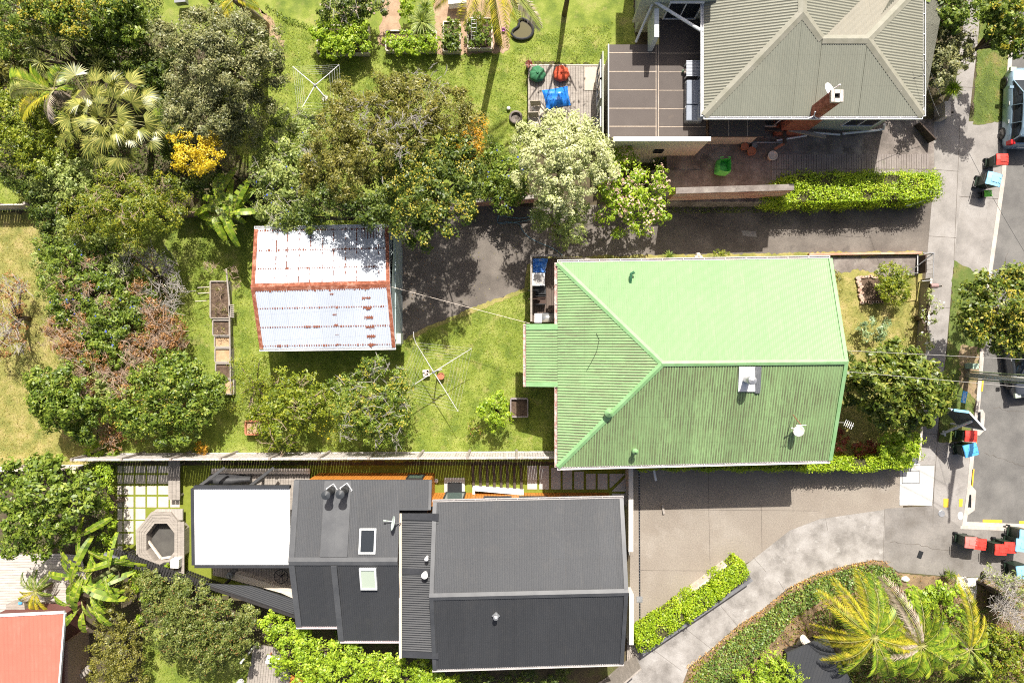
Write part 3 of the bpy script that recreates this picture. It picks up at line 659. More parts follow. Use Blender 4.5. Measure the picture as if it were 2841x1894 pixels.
chair(1500, 807, DZ, 'black outdoor armchair on the brown deck below the white framed table', m_black)
chair(1500, 830, DZ, 'dark wooden outdoor chair, lowest of the seats on the brown deck', mat('dark_wood_seat', [(.07, .04, .03)], rough=.7))
c = P(1510, 882, DZ+.9); t = thing('barbecue', 'white and silver barbecue with side table at the south end of the deck', 'barbecue', (c.x, c.y, DZ))
MB().box((c.x-.29, c.y, DZ+.86), (.34, .44, .04)).build('side_shelf', m_whit, t)
mb = MB(); mb.tube([(c.x-.1, c.y, DZ+.86), (c.x+.46, c.y, DZ+.86)], .2, 20); mb.build('hood', m_galv, t, True)
MB().box((c.x+.18, c.y+.02, DZ+.42), (.6, .42, .8)).build('cabinet', m_grey, t); MB().beam((c.x-.05, c.y+.24, DZ+.9), (c.x+.4, c.y+.24, DZ+.9), .03, .03).build('handle', m_black, t)
# paper-white things by the drive
for (x, y, r_) in ((1928, 716, .1), (1934, 709, .12), (1941, 716, .1)):
    tag(MB().lathe([(r_*.7, 0), (r_, .1), (r_*.8, .3), (.001, .36)], G(x, y), 10, 1, 1.2).build('garden_ornament', m_pale), 'pale pointed stone ornament in a trio beside the green house wall', 'garden ornament', 'pale stones by the house wall')

# ================= corrugated iron shed
def shed():
    ze, zr = 2.35, 3.05
    T = thing('iron_shed', 'pale corrugated iron garage with rusty edges and ridge', 'garage', P(890, 810, 0))
    NW, NE, SW, SE = P(706, 636, ze), P(1079, 630, ze), P(721, 968, ze), P(1098, 963, ze); RW, RE = P(691, 800, zr), P(1086, 791, zr)
    RW.x = (NW.x+SW.x)/2-.02; RE.x = (NE.x+SE.x)/2+.02
    def rust1(nt, uv, sep, col):
        # nail rows + blotches round them
        f = _step(nt, _noise(nt, uv, 3.2, 7, .75, (3, .6, 1)), .64, .70)
        g = _step(nt, _noise(nt, uv, .6, 3, .5), .5, .6)
        mu = nt.nodes.new('ShaderNodeMath'); mu.operation = 'MULTIPLY'; nt.links.new(f, mu.inputs[0]); nt.links.new(g, mu.inputs[1])
        return _mix(nt, mu.outputs[0], col, (.26, .12, .075))
    def rust2(nt, uv, sep, col):
        f = _step(nt, _noise(nt, uv, 6, 4, .7, (4, .3, 1)), .72, .77); return _mix(nt, f, col, (.4, .2, .12))
    mN = roofmat('galvanised_north', (.56, .60, .66), (.42, .44, .47), .15, rough=.42, metal=.15, rust=rust1, sv=.03)
    mS = roofmat('galvanised_south', (.55, .60, .68), (.45, .47, .5), .1, rough=.42, metal=.15, rust=rust2, sv=.03)
    MB().corr([NW, RW, RE, NE], RE-NE, .085, .009, th=.03).build('roof', mN, T); MB().corr([RW, SW, SE, RE], RW-SW, .085, .009, th=.03).build('roof', mS, T)
    mb = MB(); mb.cap(RW+V3(0, .05, .01), RE+V3(0, .05, .01), .34, .05, .04); up = V3(0, 0, .03)
    for a, b in ((NW, RW), (RW, SW), (NE, RE), (RE, SE)):
        dx = .09 if a.x < -8 else -.09; mb.beam(a+up+V3(dx, 0, 0), b+up+V3(dx, 0, .001), .17, .02)
    mb.build('rusty_flashing', m_rusty, T)
    # nail rows and rust patches along the laps
    mb = MB(); rr = np.random.default_rng(11)
    def at(u, v, side):   # u 0..1 west-east, v 0 ridge ..1 eave
        a = (RW.lerp(NW, v), RE.lerp(NE, v)) if side > 0 else (RW.lerp(SW, v), RE.lerp(SE, v)); return a[0].lerp(a[1], u)+V3(0, 0, .024)
    for side, vs in ((1, (.02, .32, .63, .97)), (-1, (.05, .33, .64, .95))):
        for v in vs:
            n = 56
            for i in range(n):
                p = at((i+.6)/n, v, side); s_ = rr.uniform(.035, .06)*(1.8 if rr.random() < .15 else 1); mb.box(p, (s_, s_*rr.uniform(.8, 1.5), .006))
    for (u0, vs, wd) in ((.82, (.03, .19, .34, .50, .66, .81, .95), .42), (.58, (.12, .32, .45, .62, .78, .94), .28)):
        for k, v in enumerate(vs):
            for j in range(9 if wd > .4 else 6):
                if wd < .4 and k in (1, 4) and j % 2: continue
                p = at(u0+(j-4)*wd/9/6.5+v*.01, v, -1); h = (.26 if wd > .4 else .13)*(1-abs(j-4.2)/9)*rr.uniform(.2, 1.25); mb.box(p, (wd/9*.92, h, .007))
    for i in range(9): # rust runs on the north-east ribs
        p = at(.80+i*.021, .82, 1); mb.box(p+V3(0, rr.uniform(-.1, .1), 0), (.03, rr.uniform(.4, .9), .007))
    for u in (.17, .25, .34, .42, .51, .59, .68, .76, .92):
        for k in range(16):
            if rr.random() < .75: p = at(u+rr.normal(0, .001), rr.uniform(.05, .98), 1); mb.box(p, (.04, rr.uniform(.05, .2), .007))
    mb.build('rust_patches', mat('rust_spot', [(.14, .045, .025), (.24, .08, .045)], scale=12, rough=.95), T)
    x0, x1, y0, y1 = SW.x+.12, SE.x-.1, SW.y+.15, NW.y-.15; wm = mat('shed_wall', [(.42, .5, .5), (.5, .58, .57)], scale=1.5, rough=.6)
    boxwalls('wall', x0, x1, y0, y1, 0, ze-.06, wm, T)
    ym = (RW.y)
    for x in (x0, x1-.06): MB().box((0, 0, 0), (0, 0, 0)); m2 = MB(); m2.slab([V3(x, y0, ze-.07), V3(x, y1, ze-.07), V3(x, ym, zr-.12)], .001); m2.poly([(x+.06, y0, ze-.07), (x+.06, ym, zr-.12), (x+.06, y1, ze-.07)]); m2.build('gable', wm, T)
    mb = MB()
    for k in range(2): mb.box((x1+.03, 3.6-k*2.4, 1.05), (.04, 2.2, 2.0))
    mb.build('garage_door', mat('pale_blue_door', [(.4, .47, .48)], rough=.5), T)
    mb = MB(); gutter(mb, NW+V3(0, .02, 0), NE+V3(0, .02, 0), (0, 1)); gutter(mb, SW-V3(0, .02, 0), SE-V3(0, .02, 0), (0, -1), .08, .07); mb.build('gutter', m_whit, T)
    c = P(1106, 939, 1.5); MB().box((x1+.13, c.y, 1.5), (.26, .5, .7)).build('meter_box', mat('pale_box', [(.5, .52, .45)], rough=.6), T)
    sheet('shed_kerb', [(1106, 660), (1117, 660), (1117, 925), (1106, 925)], .05, m_patio, th=.05)
    return T
shed()

# ================= charcoal house
m_cr = roofmat('charcoal_roof', (.09, .093, .098), (.13, .125, .118), .12, rough=.38, metal=.1, sheet=.76, sv=.06)  # lighter copy for north slopes, their sunlight put into the colour
m_cr2 = roofmat('charcoal_roof_dark', (.052, .054, .058), (.075, .073, .07), .12, rough=.45, sheet=.76, sv=.06)  # darker copy, puts the south slopes' shade into the colour; also on low roofs
def dark_house():
    T = thing('charcoal_house', 'modern house of several charcoal corrugated roofs with orange cedar walls', 'house', P(1250, 1560, 0))
    # west wing
    ze, zr, zs = 2.9, 3.7, 2.35
    NW, NE = P(817, 1331, ze), P(1192, 1325, ze); RW, RE = P(801, 1556, zr), P(1192, 1552, zr); x0 = (NW.x+RW.x)/2; NW.x = RW.x = x0; NE.x = RE.x
    def yS(px, py, z): return P(px, py, z)
    S1, S2 = P(828, 1734, zs+.15), P(942, 1731, zs+.15); S3, S4 = P(942, 1776, zs), P(1114, 1773, zs); S1.x = x0
    sl = (zr-zs)/(RW.y-S3.y); S1.z = S2.z = zr-sl*(RW.y-S1.y); S4.x = P(1110, 1700, 3).x; xs = S2.x; S3.x = xs; xE = S4.x
    R1 = V3(xs, RW.y, zr); R2 = V3(xE, RW.y, zr); yr = RW.y; RE.y = yr; S2.y = S1.y; S4.y = S3.y; NE.y = NW.y
    gN = (zr-ze)/(NW.y-yr); yc = P(1150, 1412, 3.1).y; zc = ze+(NW.y-yc)*gN
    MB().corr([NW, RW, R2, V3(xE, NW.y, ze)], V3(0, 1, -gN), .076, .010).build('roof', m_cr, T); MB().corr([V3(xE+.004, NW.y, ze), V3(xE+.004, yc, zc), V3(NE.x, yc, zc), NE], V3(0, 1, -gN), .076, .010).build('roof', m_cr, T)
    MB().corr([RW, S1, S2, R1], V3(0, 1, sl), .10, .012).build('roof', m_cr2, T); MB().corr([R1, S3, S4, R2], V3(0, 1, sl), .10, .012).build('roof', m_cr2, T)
    mb = MB(); mb.cap(RW, R2, .36, .04, .05); up = V3(0, 0, .035)
    mb.beam(NW+up+V3(.12, 0, 0), RW+up+V3(.12, 0, 0), .26, .03); mb.beam(RW+up+V3(.12, 0, 0), S1+up+V3(.12, 0, 0), .26, .03); mb.beam(R1+up+V3(.05, -.2, 0), S3+up+V3(.05, 0, 0), .26, .032)
    mb.beam(NE+up-V3(.06, 0, 0), V3(NE.x-.06, yc, zc)+up, .12, .03); mb.beam(V3(xE, yc+.06, zc)+up, V3(NE.x-.12, yc+.06, zc)+up, .14, .03)
    # flat flue flashings on the north slope
    for px in (920, 957):
        a = P(px, 1333, ze); a.z = ze+.045; b = V3(a.x, yr+.2, zr+.015); mb.beam(a, b, .62, .02)
    mb.build('flashing', mat('grey_flashing', [(.085, .088, .093), (.115, .118, .122)], scale=1.2, rough=.4, metal=.2), T)
    mb = MB(); gutter(mb, V3(x0, S1.y, S1.z)-V3(0, .02, 0), S2-V3(0, .02, 0), (0, -1), .09); gutter(mb, S3-V3(0, .02, 0), S4-V3(0, .02, 0), (0, -1), .09); mb.build('gutter', mat('pink_gutter', [(.7, .62, .62)], rough=.4), T)
    boxwalls('wall', x0+.3, xE, S1.y+.3, NW.y-.25, 0, 2.3, m_blk_wood, T); boxwalls('wall', xs+.1, xE, S3.y+.3, S1.y+.3, 0, 2.2, m_blk_wood, T)
    # cedar wall seen under the eave
    mb = MB(); clad(mb, (x0+.3, NW.y-.25), (P(1192, 1325, 2).x, NW.y-.25), .0, ze-.1, (0, 1)); yE = NW.y-.25; xe = P(1192, 1325, 2).x
    clad(mb, (xe, yE), (xe, yE-1.6), 0, ze-.1, (1, 0)); mb.build('cedar_cladding', m_cedar, T)
    boxwalls('wall', xE, xe, yE-1.7, yE-.01, 0, ze-.1, m_blk_wood, T)
    window(T, (P(1155, 1310, 1).x, yE, 1.2), (0, 1), .75, 1.0, m_black, m_glassg, 0, .06)
    # skylights
    for (px, py, z, pane, s) in ((1021, 1500, 3.45, m_glass, 0), (1023, 1602, 3.45, m_glassb, 1)):
        c = P(px, py, z); g = (zr-ze)/(NW.y-yr)*(-1) if s == 0 else sl; M = Matrix.Rotation(math.atan(g), 3, 'X')
        mb = MB(); mb.box(c+V3(0, 0, -.02), (.78, 1.15, .04), M=M); fr = mb.build('skylight', mat('skylight_flashing', [(.16, .165, .17)], rough=.4), T)
        mb = MB()
        for k in (-1, 1): mb.box(c+M @ V3(k*.34, 0, .09), (.08, 1.12, .10), M=M); mb.box(c+M @ V3(0, k*.52, .09), (.6, .08, .10), M=M)
        mb.build('frame', mat('pale_alloy', [(.6, .62, .62)], rough=.4), fr); MB().box(c+M @ V3(0, 0, .09), (.62, .97, .03), M=M).build('pane', pane, fr)
    # two black flues
    sq = mat('white_collar', [(.7, .7, .7)], rough=.5)
    for px, py in ((922, 1358), (960, 1356)):
        q = P(px, py, ze+.12); mb = MB(); M = Matrix.Rotation(.6, 3, 'Z')
        for k in (-1, 1): mb.box(q+M @ V3(k*.2, 0, 0), (.03, .42, .05), .6); mb.box(q+M @ V3(0, k*.2, 0), (.37, .03, .05), .6)
        f = MB().tube([q-V3(0, 0, .1), q+V3(0, 0, 1.0)], .155, 18).build('flue', m_black, T, True)
        MB().lathe([(.17, 1.0), (.2, 1.05), (.2, 1.13), (.001, 1.2)], q, 22).build('cowl', mat('flue_cap', [(.05, .055, .06)], rough=.35), f); mb.build('flashing_collar', sq, f)
    # link roof
    zl = 3.0; a, b, c, d = P(1112, 1424, zl+.1), P(1193, 1424, zl+.1), P(1200, 1822, zl), P(1118, 1822, zl); a.x = d.x = (a.x+d.x)/2; b.x = c.x = (b.x+c.x)/2+.35
    a.z = d.z = zl; b.z = c.z = zl+.18
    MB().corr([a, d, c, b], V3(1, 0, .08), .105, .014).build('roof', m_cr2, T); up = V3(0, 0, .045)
    mb = MB()
    for py in (1431, 1582, 1812): mb.beam(P(1112, py, zl)+up, V3(b.x, P(1112, py, zl).y, zl+.18)+up, .3 if py != 1582 else .28, .02)
    mb.build('flashing', m_char, T)
    MB().beam(V3(a.x-.06, a.y, zl+.06), V3(d.x-.06, d.y, zl+.06), .12, .12).build('fascia', mat('cream_fascia', [(.6, .52, .42)], rough=.6), T)
    boxwalls('wall', a.x+.05, b.x-.1, d.y+.3, a.y-.15, 0, zl-.12, m_blk_wood, T)
    mb = MB(); clad(mb, (P(1124, 1420, 2.4).x, a.y-.1), (P(1196, 1420, 2.4).x, a.y-.1), 0, zl-.1, (0, 1)); mb.build('cedar_cladding', m_cedar, T)
    window(T, (P(1173, 1418, 2).x, a.y-.1, 2.2), (0, 1), .7, .9, m_black, m_glassg, 0, .06)
    for (px, py, r_) in ((1186, 1543, .09), (1181, 1588, .15)):
        q = P(px, py, zl+.1); v = MB().tube([q, q+V3(0, 0, .35)], r_*.7, 10).build('roof_vent', m_whit, T); MB().lathe([(r_, .33), (r_, .42), (.001, .5)], q, 16).build('cowl', m_whit, v)
    # east wing
    ze, zr, zs = 2.85, 4.2, 2.9
    NW, NE = P(1197, 1393, ze), P(1728, 1382, ze); RW, RE = P(1189, 1655, zr), P(1743, 1642, zr); SW, SE = P(1206, 1856, zs), P(1733, 1839, zs)
    x0 = (NW.x+RW.x+SW.x)/3; x1 = (NE.x+RE.x+SE.x)/3
    for p in (NW, RW, SW): p.x = x0
    for p in (NE, RE, SE): p.x = x1
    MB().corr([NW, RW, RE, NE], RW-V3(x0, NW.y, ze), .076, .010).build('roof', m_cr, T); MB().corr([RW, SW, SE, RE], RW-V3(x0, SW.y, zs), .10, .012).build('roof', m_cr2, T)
    mb = MB(); mb.cap(RW, RE, .32, .05, .05); up = V3(0, 0, .04)
    for p, q, s in ((NW, RW, 1), (RW, SW, 1), (NE, RE, -1), (RE, SE, -1)): mb.beam(p+up+V3(s*.1, 0, 0), q+up+V3(s*.1, 0, .001), .18, .03)
    mb.build('flashing', mat('east_flashing', [(.065, .068, .073), (.09, .093, .098)], scale=1.2, rough=.4, metal=.2), T)
    mb = MB(); gutter(mb, SW-V3(0, .02, 0), SE-V3(0, .02, 0), (0, -1), .09); gutter(mb, NW+V3(0, .02, 0), NE+V3(0, .02, 0), (0, 1), .09); mb.build('gutter', mat('pale_gutter', [(.5, .48, .47)], rough=.4), T)
    boxwalls('wall', x0+.3, x1-.35, SW.y+.35, NW.y-.2, 0, ze-.13, m_blk_wood, T)
    for x, s in ((x0+.3, 1), (x1-.36, 1)): mb = MB(); mb.poly([(x, SW.y+.4, zs-.15), (x, NW.y-.25, ze-.15), (x, RW.y, zr-.15)]); mb.poly([(x+.02, NW.y-.25, ze-.15), (x+.02, SW.y+.4, zs-.15), (x+.02, RW.y, zr-.15)]); mb.build('gable', m_blk_wood, T)
    yw = NW.y-.2; xa, xb = P(1200, 1365, 1).x, x1-.3
    mb = MB(); clad(mb, (xa, yw), (xb, yw), .0, ze-.1, (0, 1)); mb.build('cedar_cladding', m_cedar, T)
    window(T, (P(1258, 1375, 1.6).x, yw, 1.15), (0, 1), .95, 2.1, m_black, m_glassg, 0, .06, 'door')
    for px in (1380, 1480, 1600): window(T, (P(px, 1375, 1.6).x, yw, 1.6), (0, 1), 1.3, 1.0, m_black, m_glass, 1, .06)
    for x in (-.5, 2.4): window(T, (x, SW.y+.35, 1.5), (0, -1), 1.6, 1.3, m_black, m_glass, 1)
    for px, py in ((1376, 1706),):
        q = P(px, py, 3.95); v = MB().tube([q, q+V3(0, 0, .3)], .05, 10).build('roof_vent', m_grey, T); MB().lathe([(.11, .28), (.11, .33), (.001, .4)], q, 12).build('cowl', m_galv, v); MB().box(q+V3(0, -.02, .0), (.26, .26, .05), .78).build('flashing_collar', m_grey, v)
dark_house()
dish('satellite_dish', 'pale green satellite dish turned edge-on beside the narrow charcoal link roof', P(1112, 1450, 3.2), (-1, .25, .35), .33, Vector((-.2, .1, .5)), mat('pale_green_paint', [(.55, .62, .56)], rough=.5))
# white patio roof
def patio_roof():
    z = 2.75; T = thing('patio_roof', 'flat white corrugated patio roof on a charcoal steel frame', 'patio roof', P(670, 1460, 0))
    a, b, c, d = P(536, 1353, z), P(812, 1349, z), P(799, 1560, z), P(546, 1566, z)
    a.x = d.x = (a.x+d.x)/2; b.x = c.x = P(806, 1450, z).x; b.y = a.y; c.y = d.y; a.z = b.z = z+.1
    m, nt, bb = newmat('white_sheet'); bb.inputs['Base Color'].default_value = (.8, .8, .79, 1); bb.inputs['Roughness'].default_value = .35; m = roofmat('white_sheet_roof', (.74, .74, .73), (.5, .49, .46), .05, sheet=.86, sv=.02)
    MB().corr([a, d, c, b], V3(0, 1, .02), .10, .010, th=.02).build('roof_sheet', m, T)
    mb = MB(); zz = V3(0, 0, .06)
    for p, q in ((a+V3(0, .06, 0), b+V3(0, .06, 0)), (d-V3(0, .06, 0), c-V3(0, .06, 0)), (a-V3(.06, 0, 0), d-V3(.06, 0, 0))): mb.beam(p-zz, q-zz, .14, .24)
    for y in (-11.0,): mb.beam((a.x, y+2, z-.2), (b.x, y+2, z-.2), .08, .12)
    mb.build('frame', m_char, T)
    for p in (a, V3(a.x+2.3, a.y, z), d, V3(-12.6, d.y, z)):
        MB().box((p.x+.1, p.y+(.0 if p.y > -9 else .1), z/2-.1), (.12, .12, z-.2)).build('post', m_black, T)
    mb = MB(); x = a.x+.15
    for dx in (0, 2.35): mb.beam((a.x+dx+.05, a.y, z-.15), (a.x+dx+.95, a.y+.75, z-1.0), .12, .12)
    mb.build('brace', m_black, T)
patio_roof()

# ================= neighbour's house, upper right
def upper_house():
    ze, zr = 4.4, 5.5
    T = thing('olive_roofed_house', 'big house with a hipped olive grey corrugated roof and brown membrane balconies', 'house', P(2250, 180, 0))
    SW, SE = P(1953, 322, ze), P(2560, 329, ze); A = P(2227, 35, zr); B = P(2281, 108, zr-.5); Cc = P(2407, 110, zr-.5)
    SE.y = SW.y; xw, xe = SW.x, SE.x
    k = (A.z-ze)/(A.y-SW.y)   # south slope
    def zs(p): p.z = ze+(p.y-SW.y)*k; return p
    def fix(px, py):
        z = 5
        for _ in range(25): p = P(px, py, z); z = ze+(p.y-SW.y)*k
        return P(px, py, z)
    A = fix(2227, 35); B = fix(2281, 108); Cc = fix(2407, 110); B.y = Cc.y = (B.y+Cc.y)/2; B.z = Cc.z = (B.z+Cc.z)/2; zr = A.z
    m1 = roofmat('olive_roof', (.215, .22, .175), (.28, .27, .21), .15, rough=.55, sheet=.8, sv=.03); m2 = roofmat('olive_roof_west', (.235, .235, .185), (.29, .27, .21), .2, rough=.55, sheet=.8, sv=.04, grime_shade=((.12, .11, .08), .125, .35))
    MB().corr([SW, V3(A.x, SW.y, ze), A], V3(0, 1, k), .10, .012).build('roof', m1, T)
    MB().corr([V3(A.x, SW.y, ze), V3(B.x, SW.y, ze), B, A], V3(0, 1, k), .10, .012).build('roof', m1, T)
    MB().corr([V3(B.x, SW.y, ze), V3(Cc.x, SW.y, ze), Cc, B], V3(0, 1, k), .10, .012).build('roof', m1, T)
    MB().corr([V3(Cc.x, SW.y, ze), SE, Cc], V3(0, 1, k), .10, .012).build('roof', m1, T)
    N = 9.5; Nw = V3(xw, A.y+N, ze); Na = V3(A.x, A.y+N, zr)
    MB().corr([SW, A, Na, Nw], V3(1, 0, (zr-ze)/(A.x-xw)), .125, .016).build('roof', m2, T)
    # east-facing valley slope, light north-facing slope, east hip
    k2 = (Cc.z-ze)/(xe-Cc.x); s1 = (A.z-B.z)/(B.x-A.x); tt = 5.5/s1; X = V3(B.x+tt*k2, B.y+tt*s1, B.z-tt*k2*s1)
    MB().corr([A, B, X, V3(A.x, X.y, A.z)], V3(1, 0, (B.z-A.z)/(B.x-A.x)), .125, .014).build('roof', m2, T)
    D1 = V3(Cc.x+4.5, Cc.y+4.5, Cc.z-4.5*k2)
    MB().corr([B, Cc, D1, V3(B.x+4.5*k2/s1, B.y+4.5, B.z-4.5*k2)], V3(0, 1, -k2), .10, .010).build('roof', roofmat('pale_olive_roof', (.23, .215, .17), (.28, .25, .19), .3, rough=.6, sv=.02), T)
    Fn = V3(xe, Cc.y+4.5, ze)
    MB().corr([Cc, SE, Fn, D1], V3(1, 0, -k2), .125, .014).build('roof', m2, T)
    fm = mat('olive_flashing', [(.21, .205, .155), (.26, .25, .2)], scale=3, rough=.55, layers=[((.7, .68, .62), 9, .68, .74, .8)])
    mb = MB()
    for p, q in ((SW, A), (A, B), (B, Cc), (Cc, SE), (A, Na), (Cc, D1)): mb.cap(p, q, .38, .06, .05)
    mb.build('ridge_flashing', fm, T)
    mb = MB(); gutter(mb, SW-V3(0, .02, 0), SE-V3(0, .02, 0), (0, -1)); gutter(mb, V3(xw-.02, SW.y, ze), V3(xw-.02, A.y+N, ze), (-1, 0)); gutter(mb, V3(xe+.02, SW.y, ze), V3(xe+.02, A.y+N, ze), (1, 0)); mb.build('gutter', m_whit, T)
    boxwalls('wall', xw+.5, xe-.5, SW.y+.45, A.y+N, 0, ze-.12, m_palegreen, T)
    for x in (12.5, 16.5): window(T, (x, SW.y+.45, 2.4), (0, -1), 1.5, 1.3)
    for y in (11, 14): window(T, (xw+.5, y, 3.1), (-1, 0), 1.3, 1.1)
    for y in (12, 16): window(T, (xe-.5, y, 2.4), (1, 0), 1.5, 1.3)
    # brick chimney breast outside the south wall and stack
    c = P(2320, 268, 6.2); cb = MB(); cb.box((c.x-.1, SW.y+.27, 2.1), (1.3, .5, 4.2)); cb.build('chimney_breast', m_brick, T)
    top = P(2320, 268, 6.3); ch = MB(); ch.box((top.x, top.y, 5.2), (.46, .44, 2.1)); ch = ch.build('chimney', m_brick, T)
    mb = MB()
    for s in (-1, 1): mb.box((top.x+s*.18, top.y, 6.33), (.14, .5, .14)); mb.box((top.x, top.y+s*.18, 6.33), (.24, .16, .14))
    mb.build('chimney_cap', mat('mortar_cap', [(.45, .4, .35), (.6, .55, .5)], scale=8, rough=.9, bump=.6), ch); MB().box((top.x, top.y, 6.26), (.24, .24, .04)).build('flue_hole', m_dark, ch)
    # balcony (brown membrane) and rooms below
    zb = 2.9; mem = mat('brown_membrane', [(.088, .072, .064), (.10, .083, .074)], scale=1.2, rough=.75, fine=.04, fscale=20, layers=[((.15, .12, .09), 1.5, .66, .75, .4)])
    x0 = P(1689, 250, zb).x; y0 = P(1800, 382, zb).y; y1 = P(1700, 124, zb).y; x1 = xw+.5; ym = P(1830, 124, zb).y; xm = P(1830, 80, zb).x; yt = P(1900, 52, zb).y
    bal = MB(); bal.prism([(x0, y0), (x1, y0), (x1, yt), (xm, yt), (xm, y1), (x0, y1)], zb-.12, zb); bal.build('balcony_floor', mem, T)
    boxwalls('lower_wall', x0+.12, x1-.05, y0+.08, y1-.05, 0, zb-.13, m_cream, T); boxwalls('lower_wall', xm+.1, x1-.06, y1-.05, yt+1, 0, zb-.13, m_cream, T)
    mb = MB(); xs = P(1823, 250, zb).x; sm = .004
    for i, py in enumerate((147, 199, 250, 301, 351)): y = P(1750, py, zb).y; mb.box(((x0+xs)/2-.02, y, zb+sm), (xs-x0, .035, .008)); mb.box(((x1+xs)/2+.04, y-.02, zb+sm), (x1-xs-.1, .025, .008))
    for dx in (-.05, .06): mb.box((xs+dx, (y0+y1)/2, zb+.006), (.03, y1-y0, .012))
    mb.build('membrane_seam', mat('seam_line', [(.38, .31, .24), (.5, .42, .34)], scale=6, rough=.8), T)
    mb = MB(); mb.beam((x0-.02, y0, zb-.02), (x0-.02, y1, zb-.02), .05, .16); mb.build('edge_trim', m_grey, T)
    # white parapet with cream wall face, south side
    py0 = P(1702, 392, zb+1.0); pz = zb+1.0; xa, xb = P(1702, 386, pz).x, P(1972, 386, pz).x; yw = P(1800, 386, pz).y
    MB().box(((xa+xb)/2, yw, pz), (xb-xa, .2, .05)).build('parapet_cap', m_whit, T); MB().box(((xa+xb)/2, yw+.02, pz/2-.02), (xb-xa-.08, .12, pz-.04)).build('parapet_wall', m_cream, T)
    window(T, (P(1824, 410, 2).x, yw-.04, 2.2), (0, -1), .35, .4, m_dark, m_dark, 0, .03, 'wall_vent')
    # inner partition wall + pergola pipes + french doors
    pa, pb = P(1822, 24, 4.4), P(1822, 103, 4.4); MB().box((pa.x, (pa.y+pb.y)/2, 3.65), (.2, pa.y-pb.y, 1.5)).build('partition_wall', mat('pale_blue_wall', [(.5, .55, .57)], rough=.5), T)
    MB().box(((x1+P(1760, 60, 3).x)/2, yt+.06, 3.6), (x1-P(1760, 60, 3).x, .12, 2.2)).build('wall', m_palegreen, T)
    window(T, (P(1892, 52, 3.6).x, yt, 3.75), (0, -1), 1.45, 1.5, m_whit, m_glass, 1, .05, 'french_door')
    mb = MB(); mb.tube([P(1764, 117, 2.9), P(1813, 3, 4.3)], .055, 10); mb.build('rain_pipe', m_whit, T); MB().tube([P(1811, 2, 4.35), P(1949, 88, 4.3)], .07, 10).build('rain_pipe', m_whit, T)
    nx0, nx1, ny = 5.9, xw+.4, P(1800, -60, 5.9).y; mb = MB(); mb.prism([(nx0, ny), (nx1, ny), (nx1, ny+6), (nx0, ny+6)], 5.75, 5.95); mb.build('north_wing_roof', m1, T); boxwalls('wall', nx0+.3, nx1, ny+.4, ny+5.8, 0, 5.7, m_palegreen, T)
    # side windows west of balcony
    mb = MB(); mb.box((x0-.22, (y0+y1)/2, 1.3), (.05, y1-y0-.3, 2.5)); mb.build('glazed_wall', m_palegreen, T)
    for py in (200, 250, 330): window(T, (x0-.25, P(1680, py, 2).y, 1.6), (-1, 0), .9, 1.3)
    # small roof strip along the south side
    a, b = P(1968, 378, zb-.1), P(2122, 320, zb-.1); MB().prism([(a.x, a.y), (b.x, a.y), (b.x, SW.y+.6), (a.x, SW.y+.6)], zb-.3, zb-.12).build('porch_roof', mem, T)
    mb = MB()
    for px in (2022, 2074): q = P(px, 350, zb-.1); mb.box((q.x, (a.y+SW.y+.6)/2, zb-.115), (.03, SW.y+.6-a.y, .012))
    mb.build('membrane_seam', D.materials['seam_line'], T); boxwalls('porch_wall', a.x+.02, P(2092, 400, 2).x, a.y+.06, SW.y+.5, 0, zb-.32, m_cream, T)
    return T, SW, k
UH, uSW, uk = upper_house()
dish('satellite_dish', 'bright white satellite dish fixed beside the brick chimney', P(2292, 282, 5.3), (.5, .2, .8), .3, Vector((-.2, .25, .6)))
t = thing('roof_aerial', 'small white bracket aerial on the gutter beside the chimney', 'aerial', P(2255, 325, 5.1)); MB().tube([P(2262, 310, 5.4), P(2258, 322, 5.2), P(2240, 330, 5.2)], .025, 6).build('mast', m_whit, t)
MB().tube([P(2258, 322, 5.2), P(2268, 330, 5.1)], .02, 6).build('bracket', m_whit, t)
# red roofed building bottom left
def red_building():
    z = 2.8; T = thing('red_roofed_building', 'building with a flat salmon red metal roof and dark side wall', 'building', P(80, 1800, 0))
    a, b, c, d = P(-60, 1712, z), P(179, 1700, z), P(158, 1960, z-.3), P(-60, 1960, z-.3)
    MB().corr([a, d, c, b], V3(.03, 1, .1), .2, .010).build('roof', roofmat('salmon_roof', (.52, .17, .12), (.58, .24, .18), .15, rough=.5, sv=.03, sheet=1.2), T)
    mb = MB(); mb.beam(a+V3(0, .05, 0), b+V3(0, .05, 0), .1, .12); mb.beam(b+V3(.04, 0, 0), c+V3(.04, 0, 0), .07, .12); mb.build('gutter', m_whit, T)
    boxwalls('wall', a.x, c.x-.2, d.y, a.y-.3, 0, z-.5, mat('dark_red_wall', [(.15, .06, .05)], rough=.7), T)
    boxwalls('lean_to', c.x-.05, G(232, 1790).x, d.y, G(220, 1745).y, 0, 1.6, mat('dark_blue_grey', [(.05, .055, .06)], rough=.8), T)
    MB().box((G(242, 1820).x, (d.y+G(220, 1740).y)/2, .8), (.2, G(220, 1740).y-d.y, 1.7)).build('side_wall', mat('tan_wall', [(.38, .27, .2)], rough=.8), T)
red_building()
# dark roof bottom right
T = thing('dark_roofed_shed', 'dark ribbed iron roof half hidden under the palms at the bottom edge', 'shed', G(2330, 1860))
z = 1.9; a, b, c, d = P(2183, 1806, z), P(2290, 1755, z), P(2392, 1960, z-.2), P(2180, 1990, z-.2)
MB().corr([P(2183, 1812, z), P(2180, 1990, z-.2), P(2420, 1990, z-.2), P(2292, 1765, z)], V3(.25, 1, .03), .16, .012).build('roof', m_cr2, T); q = [P(2195, 1825, 1), P(2290, 1785, 1), P(2390, 1980, 1), P(2195, 1985, 1)]
MB().prism([(p.x, p.y) for p in q], 0, z-.3).build('wall', m_blk_wood, T)
